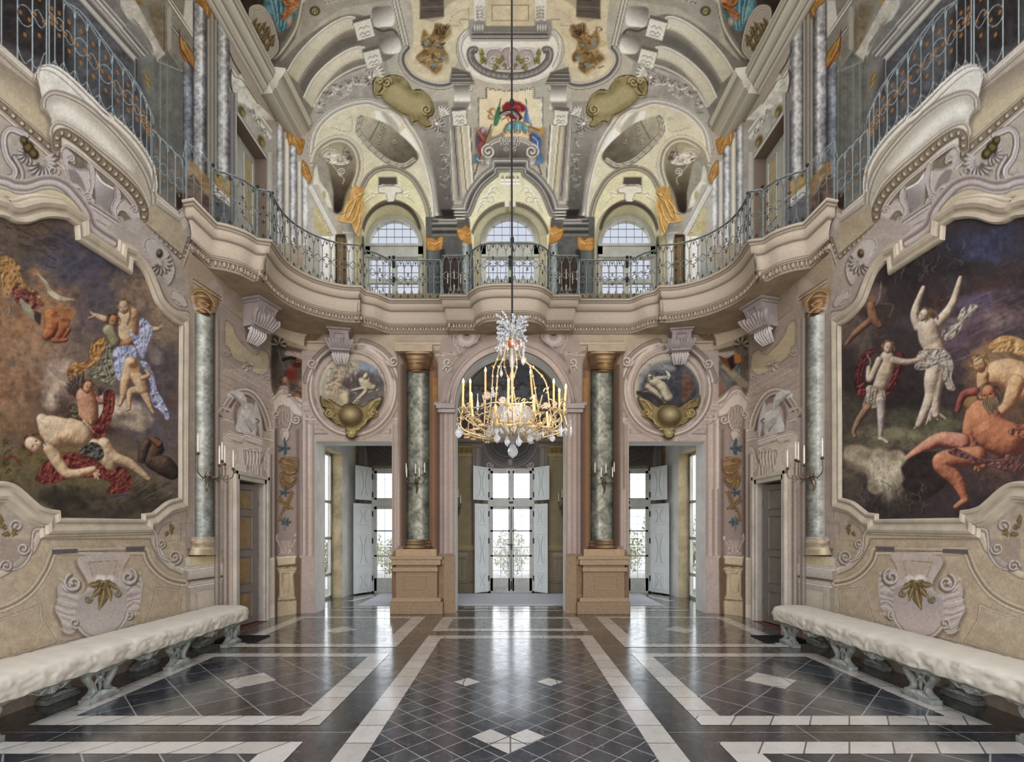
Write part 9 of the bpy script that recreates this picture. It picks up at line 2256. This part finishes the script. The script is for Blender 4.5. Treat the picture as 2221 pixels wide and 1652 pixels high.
for s_,w_ in((-1,'left'),(1,'right')):
    px_=444 if s_<0 else AX-444;Yd=XW*F/abs(px_-PX)
    sconce(px_,1030,Yd*.98,Vector((-s_,0,0)),1,'tarnished brass sconce with pale candles on the side column beside the %s small door'%w_,[(-.3,.1,.26),(-.16,.3,.12),(.0,.24,.2),(.2,.28,.12),(.3,.1,.2)],ch=.2,sc_=.95)
    sconce(995 if s_<0 else AX-995,1098,YB-.05,Nf,1,'small brass sconce on the vestibule wall %s of the centre garden window'%w_,[(-.08,.1,.1),(.06,.14,.06),(.0,.1,.2)],ch=.18)
# candelabra standing behind the gallery rail
for s_,w_ in((-1,'left'),(1,'right')):
    p=wpt(985 if s_<0 else AX-985,640,8.95);g=empty('candelabrum',(p.x,p.y,ZG),'unlit three-candle candelabrum behind the gallery railing, %s of the centre bow'%w_,'candelabrum')
    m=MB();m.lathe([(.07,0),(.07,.015),(.03,.03),(.012,.1),(.03,.16),(.014,.22),(.035,.27),(.012,.33),(.02,.42)],(p.x,p.y,ZG),12);m.build('stem',M_bf,g,True)
    for a,z in((-.12,.44),(0,.52),(.12,.44),(.2,.5)):
        m=MB();m.tube(vsp([(p.x,p.y,ZG+.36),(p.x+a*.5,p.y,ZG+.33),(p.x+a,p.y,ZG+.37),(p.x+a,p.y,ZG+z)],4),.006,5);m.lathe([(.005,-.02),(.022,0),(.012,.01)],(p.x+a,p.y,ZG+z),8)
        ar=m.build('arm',M_br,g,True);fake_candle(None,ar,p.x+a,p.y,ZG+z,.17,.009,M_ca,M_bulb0)

# ---------------------------------------------------------------- chandelier
YC=5.0;KC=YC/F;XC=(1111-PX)*KC
def cp(px,py,dy=0):return Vector(((px-PX)*(YC+dy)/F,YC+dy,EYE+(PY-py)*(YC+dy)/F))
ch=empty('chandelier',(XC,YC,cp(0,690).z),'gilt chandelier with lit candle bulbs and clear crystal drops hanging from a long cord','chandelier')
M_cr=bpy.data.materials.new('cut_crystal');M_cr.use_nodes=True
_b=M_cr.node_tree.nodes['Principled BSDF'];_b.inputs['Base Color'].default_value=(.93,.95,.97,1);_b.inputs['Roughness'].default_value=.03;_b.inputs['Transmission Weight'].default_value=.75;_b.inputs['IOR'].default_value=1.5;_b.inputs['Specular IOR Level'].default_value=.9
M_bulb=mat('glowing_bulb',(255,226,170),.4,emis=(255,214,150),estr=26)
M_rope=mat('black_cord',(26,22,24),.8)
cord=MB();cord.tube([(XC,YC,cp(0,700).z),(XC-.005,YC,5.2),(XC-.004,YC,7.4),(XC,YC,ZS+CH-.02)],.0095,8)
co=cord.build('hanging_cord',M_rope,ch)
kn=MB();kn.ball((XC,YC,cp(0,520).z),.02,sc=(1,1,2));kn.ball((XC-.004,YC,cp(0,222).z),.022,sc=(1,1,2.2));kn.tube([(XC,YC,cp(0,530).z),(XC+.015,YC,cp(0,545).z)],.006);kn.build('cord_knot',M_rope,co)
cxm=XC
# centre stem and turned ball
st=MB();zt_,zb_=cp(0,700).z,cp(0,940).z
st.ball((XC,YC,cp(0,709).z),.036,14,10);st.build('cream_ball',M_ca,ch,True)
st=MB();st.lathe([(.012,zt_-.03),(.05,zt_-.13),(.03,zt_-.17),(.055,zt_-.2),(.02,zt_-.24),(.015,zt_-.5),(.03,zt_-.55),(.015,zt_-.6),(.012,zb_+.1),(.05,zb_+.05),(.09,zb_+.02),(.1,zb_),(.04,zb_-.02)],(XC,YC,0),12);st.build('stem',M_gd,ch,True)
gs=MB();gs.lathe([(.018,cp(0,800).z),(.035,cp(0,780).z),(.022,cp(0,765).z),(.03,cp(0,750).z),(.02,cp(0,740).z)],(XC,YC,0),10);gs.build('glass_sleeve',M_cr,ch,True)
def drop(p,r,h,parent=ch,name='crystal_drop'):
    m=MB();m.lathe([(.0015,0),(.003,-.02),(r*.35,-h*.22-.02),(r*.9,-h*.5-.02),(r,-h*.62-.02),(r*.7,-h*.84-.02),(.001,-h-.02)],p,7);m.ball((p[0],p[1],p[2]-.008),.007,6,4)
    return m.build(name,M_cr,parent)
# branches: 14 radial arms with flowers, drip pans and candles, photographed candle positions first
cand=[(1005,823,-.05,60),(1020,823,.22,60),(1053,798,.42,62),(1022,852,-.34,52),(1103,820,-.52,56),(1150,802,.46,60),(1158,857,-.46,36),(1201,823,.16,62),(1213,843,-.22,46),(1228,834,.02,60),(1130,876,-.6,44),(1004,856,.12,30),(1075,880,-.56,40),(1186,893,-.44,34)]
rs=np.random.RandomState(2)
rim_z=cp(0,905).z
for i,(px_,py_,dy,hp)in enumerate(cand):
    tp=cp(px_,py_,dy);h=hp*(YC+dy)/F;base=Vector((tp.x+rs.randn()*.012,tp.y,tp.z-h));root=Vector((XC,YC,cp(0,945).z))
    d=base-root;d.z=0;dn=d.normalized()if d.length>.01 else Vector((0,-1,0))
    m=MB();mid1=root+d*.35+Vector((0,0,-.03));mid2=root+d*.8+Vector((0,0,.015))
    P=vsp([root+dn*.05,mid1,mid2,root+d*1.04+Vector((0,0,.09)),Vector((base.x,base.y,min(base.z-.02,rim_z+.3)))],6);m.tube(P,.008,6)
    m.lathe([(.006,-.035),(.014,-.028),(.034,-.012),(.04,0),(.012,-.004),(.012,.01)],base,10)
    for k in range(3,len(P)-2,3):
        q=P[k];a_=rs.rand()*6.28
        m.tube(vsp([q,q+Vector((math.cos(a_)*.03,math.sin(a_)*.03,.03)),q+Vector((math.cos(a_)*.05,math.sin(a_)*.05,.01)),q+Vector((math.cos(a_)*.035,math.sin(a_)*.035,-.01))],3),[.006,.005,.004],5)
    arm=m.build('arm',M_gd,ch,True)
    fl_m=MB();q=root+d*.92+Vector((0,0,.0))
    for c_ in(q,P[len(P)//2]+Vector((0,0,.03))):
        for k in range(6):t_=k*math.pi/3;fl_m.lathe([(.001,0),(.012,.01),(.001,.026)],c_+Vector((math.cos(t_)*.012,math.sin(t_)*.012,0)),5,Matrix.Rotation(math.radians(60),3,Vector((-math.sin(t_),math.cos(t_),0))))
    fl_m.build('gilt_flower',mat('pale_gilt',(236,204,150),.4,metal=.4),arm)
    lit=i not in(11,12,13)
    t3=fake_candle(None,arm,base.x,base.y,base.z,h*.86,.0115,M_cy,M_bulb if lit else mat('amber_bulb',(236,190,120),.3,emis=(255,190,110),estr=3),tilt=((tp.x-base.x)/h,0))
    if lit and i%2==0:
        l=bpy.data.lights.new('candle_glow','POINT');l.energy=1.4;l.color=(1,.76,.48);l.shadow_soft_size=.02;lo_=bpy.data.objects.new('candle_glow',l);COL.objects.link(lo_);lo_.location=(t3[0],t3[1],t3[2]+.03);lo_.parent=ch;lo_.matrix_parent_inverse=Matrix.Translation(-ch.location)
# tall S-shaped gilt stems rising to the crown
for px0,px1,dy,kk in[(1068,1088,.25,0),(1078,1100,-.28,1),(1158,1130,.2,2),(1184,1122,-.1,3),(1112,1112,-.2,4),(1104,1103,.3,5)]:
    m=MB();P=vsp([cp(px0-(12 if px0<1105 else-16),925,dy),cp(px0+(-4 if px0<1105 else 8),880,dy),cp(px0,830,dy),cp((px0+px1)/2+(-8 if px0<1105 else 8),800,dy*.7),cp(px1+(-8 if px0<1105 else 8),775,dy*.4),cp(px1,735,dy*.2)],7);m.tube(P,.0075,6)
    for k in range(2,len(P),5):m.ball(P[k],.013,6,5,(1,1,1.4));a_=k;m.tube([P[k],P[k]+Vector((.02*math.cos(a_),.02*math.sin(a_),.018))],[.007,.002],5)
    m.build('stem_scroll',M_gd,ch,True)
# basket ribs and rim
for k in range(12):
    t_=k*math.pi/6;m=MB();c_,s2=math.cos(t_),math.sin(t_)
    m.tube(vsp([(XC+c_*r_,YC+s2*r_,z_)for r_,z_ in((.03,cp(0,945).z),(.2,cp(0,940).z),(.36,cp(0,925).z),(.5,cp(0,905).z),(.56,cp(0,885).z))],4),.006,5)
    m.tube(vsp([(XC+c_*r_,YC+s2*r_,z_)for r_,z_ in((.06,cp(0,938).z),(.14,cp(0,905).z),(.12,cp(0,880).z),(.16,cp(0,870).z))],4),.006,5);m.build('basket_rib',M_gd,ch,True)
m=MB()
for r_,z_ in((.3,cp(0,932).z),(.52,cp(0,902).z)):m.tube([(XC+r_*math.cos(t_),YC+r_*math.sin(t_),z_+.012*math.sin(t_*9))for t_ in np.linspace(0,2*math.pi,49)[:-1]],.006,5,closed=True)
m.build('rim',M_gd,ch,True)
m=MB()
for k in range(130):
    t_=rs.rand()*6.28;r_=.3+rs.rand()*.26;z_=cp(0,935-90*(r_-.3)-rs.rand()*40).z;q=Vector((XC+r_*math.cos(t_),YC+r_*math.sin(t_),z_));a_=rs.rand()*6.28
    m.tube(vsp([q,q+Vector((.025*math.cos(a_),.025*math.sin(a_),.02)),q+Vector((.04*math.cos(a_+1),.04*math.sin(a_+1),.005)),q+Vector((.03*math.cos(a_+2),.03*math.sin(a_+2),-.012))],3),[.006,.005,.002],4)
m.build('gilt_foliage',M_gd,ch,True)
# crystals
for px_,py_,dy,r,h in[(995,918,-.1,.04,.13),(1027,922,.2,.028,.11),(1213,918,.1,.03,.1),(1198,934,-.2,.03,.09),(1228,915,.1,.018,.14),(1217,908,-.2,.018,.16),(1238,910,0,.014,.16),(1087,792,-.1,.018,.1),(1135,762,-.1,.026,.12),(1070,838,-.2,.02,.09),(1036,853,-.3,.012,.16),(1178,925,-.3,.016,.08),
(1078,930,-.25,.034,.12),(1100,938,-.2,.03,.12),(1125,938,-.2,.034,.12),(1150,930,-.2,.036,.13),(1060,920,-.1,.04,.12),(1165,925,-.05,.04,.13),(1112,955,-.12,.05,.0),(1090,905,-.1,.04,.15),(1118,905,-.12,.042,.15),(1142,896,0,.014,.12),(1155,896,.1,.014,.12),(1076,893,0,.014,.12)]:
    if h>0:drop(cp(px_,py_,dy),r,h)
m=MB();c_=cp(1112,978,-.02);m.lathe([(.002,.09),(.03,.06),(.05,.02),(.056,-.01),(.04,-.045),(.002,-.075)],c_,9);m.build('pendant_crystal',M_cr,ch)
m=MB();m.lathe([(.01,cp(0,962).z),(.12,cp(0,955).z),(.2,cp(0,940).z),(.235,cp(0,915).z),(.22,cp(0,892).z),(.12,cp(0,880).z)],(XC,YC,0),16);m.build('glass_bowl',M_cr,ch)
for k in range(22):
    t_=k*2*math.pi/22;drop((XC+.24*math.cos(t_),YC+.24*math.sin(t_),cp(0,925).z),.026,.10)
m=MB()  # crown of crystal sprays
for k in range(84):
    t_=rs.rand()*6.28;u=rs.rand();r0,z0=.04+.02*u,cp(0,745-32*u).z;r1=.10+.08*rs.rand();z1=z0+.04+.12*rs.rand()-.17*(k%3==0)
    P=vsp([(XC+r0*math.cos(t_),YC+r0*math.sin(t_),z0),(XC+r1*.6*math.cos(t_),YC+r1*.6*math.sin(t_),(z0+z1)/2+.03),(XC+r1*math.cos(t_),YC+r1*math.sin(t_),z1)],3);m.tube(P,.0025,4)
    for q in P[1::1]:m.ball(q,.009+.006*rs.rand(),5,4)
m.build('crystal_spray',M_cr,ch)
m=MB();m.lathe([(.03,cp(0,738).z),(.07,cp(0,742).z),(.075,cp(0,748).z),(.03,cp(0,756).z)],(XC,YC,0),14);m.build('crown_plate',mat('rose_gilt',(206,140,100),.35,metal=.6),ch,True)
for k in range(16):
    t_=k*2*math.pi/16;drop((XC+.125*math.cos(t_),YC+.105*math.sin(t_),cp(0,740+10*(k%2)).z),.015,.07)
# flower glass discs
for px_,py_,dy,r in[(1057,858,-.1,.05),(1184,880,-.2,.04),(1203,876,-.1,.03),(1090,868,-.3,.04)]:
    m=MB();c_=cp(px_,py_,dy);
    for k in range(14):t_=k*2*math.pi/14;m.lathe([(.001,0),(.008,r*.5),(.001,r)],c_,5,Matrix.Rotation(t_,3,'Y')@Matrix.Rotation(.3,3,'X'))
    m.build('glass_rosette',mat('pink_glass',(230,206,190),.2,trans=.4),ch)

# ---------------------------------------------------------------- beyond the windows
M_gp=mat('gravel_terrace',(196,190,178),.9,var=.1);M_bu=mat('autumn_shrub',(176,168,128),.9,col2=(128,132,96),vscale=9);M_hl=mat('hazy_hill',(206,212,224),1)
t=MB();t.boxb((-40,12.4,-.3),(40,60,-.12));tag(t.build('terrace',M_gp),kind='structure')
def shrub(x,y,r,h,lab,seed):
    rs_=np.random.RandomState(seed);g=empty('shrub',(x,y,-.12),lab,'shrub','shrubs beyond the garden windows')
    m=MB()
    for k in range(1300):
        a,b,c_=rs_.randn(3);L_=math.sqrt(a*a+b*b+c_*c_);u=rs_.rand()**.4;q=Vector((x+r*u*a/L_,y+r*u*b/L_,-.12+h*(.5+.48*u*c_/L_)));s_=.025+.035*rs_.rand();e1=Vector(rs_.randn(3)).normalized()*s_;e2=Vector(rs_.randn(3)).normalized()*s_
        m.add([q-e1,q+e2,q+e1,q-e2],[(0,1,2,3)])
    f_=m.build('foliage',M_bu,g)
    st=MB()
    for k in range(5):st.tube([(x,y,-.12),(x+r*.5*math.cos(k*1.26),y+r*.5*math.sin(k*1.26),h*.7)],[.03,.01],5)
    st.build('stem',mat('bark',(96,84,70),.9),g)
for k in range(11):
    xk=-6.6+1.32*k;shrub(xk,17.2+.5*math.sin(k*2.1),.64,1.5+.35*math.sin(k*1.7)+(1.1 if k in(9,10)else 0),'pale yellow-green shrub on the terrace outside the garden windows',40+k)
for xa in(-2.8,0,2.8):
    g=tag(MB().build('x',None)if False else(lambda m:(m.tube([(xa-1.3,15.2,1.0),(xa+1.3,15.2,1.0)],.02,5),m.tube([(xa-1.3,15.2,.0),(xa+1.3,15.2,.0)],.015,5),[m.tube([(xa-1.3+k*.13,15.2,-.12),(xa-1.3+k*.13,15.2,.85)],.008,4)for k in range(21)],[m.tube([(xa-1.3+(k+.5)*.13+.065*math.cos(t_),15.2,.9+.09*math.sin(t_))for t_ in np.linspace(0,math.pi,7)],.007,4)for k in range(20)],m)[-1])(MB()).build('terrace_railing',mat('pale_iron_railing',(196,198,196),.6)),'pale iron railing on the terrace outside the %s garden window'%({-2.8:'left',0:'centre',2.8:'right'}[xa]),'railing')
hh=MB();rs_=np.random.RandomState(7);xs3=np.linspace(-160,160,60);top=[2+5*(math.sin(x*.03)+1)+rs_.rand()*1.2 for x in xs3]
for k in range(59):hh.add([(xs3[k],200,-6),(xs3[k+1],200,-6),(xs3[k+1],215,top[k+1]),(xs3[k],215,top[k])],[(0,1,2,3)])
tag(hh.build('hills',M_hl),kind='structure')
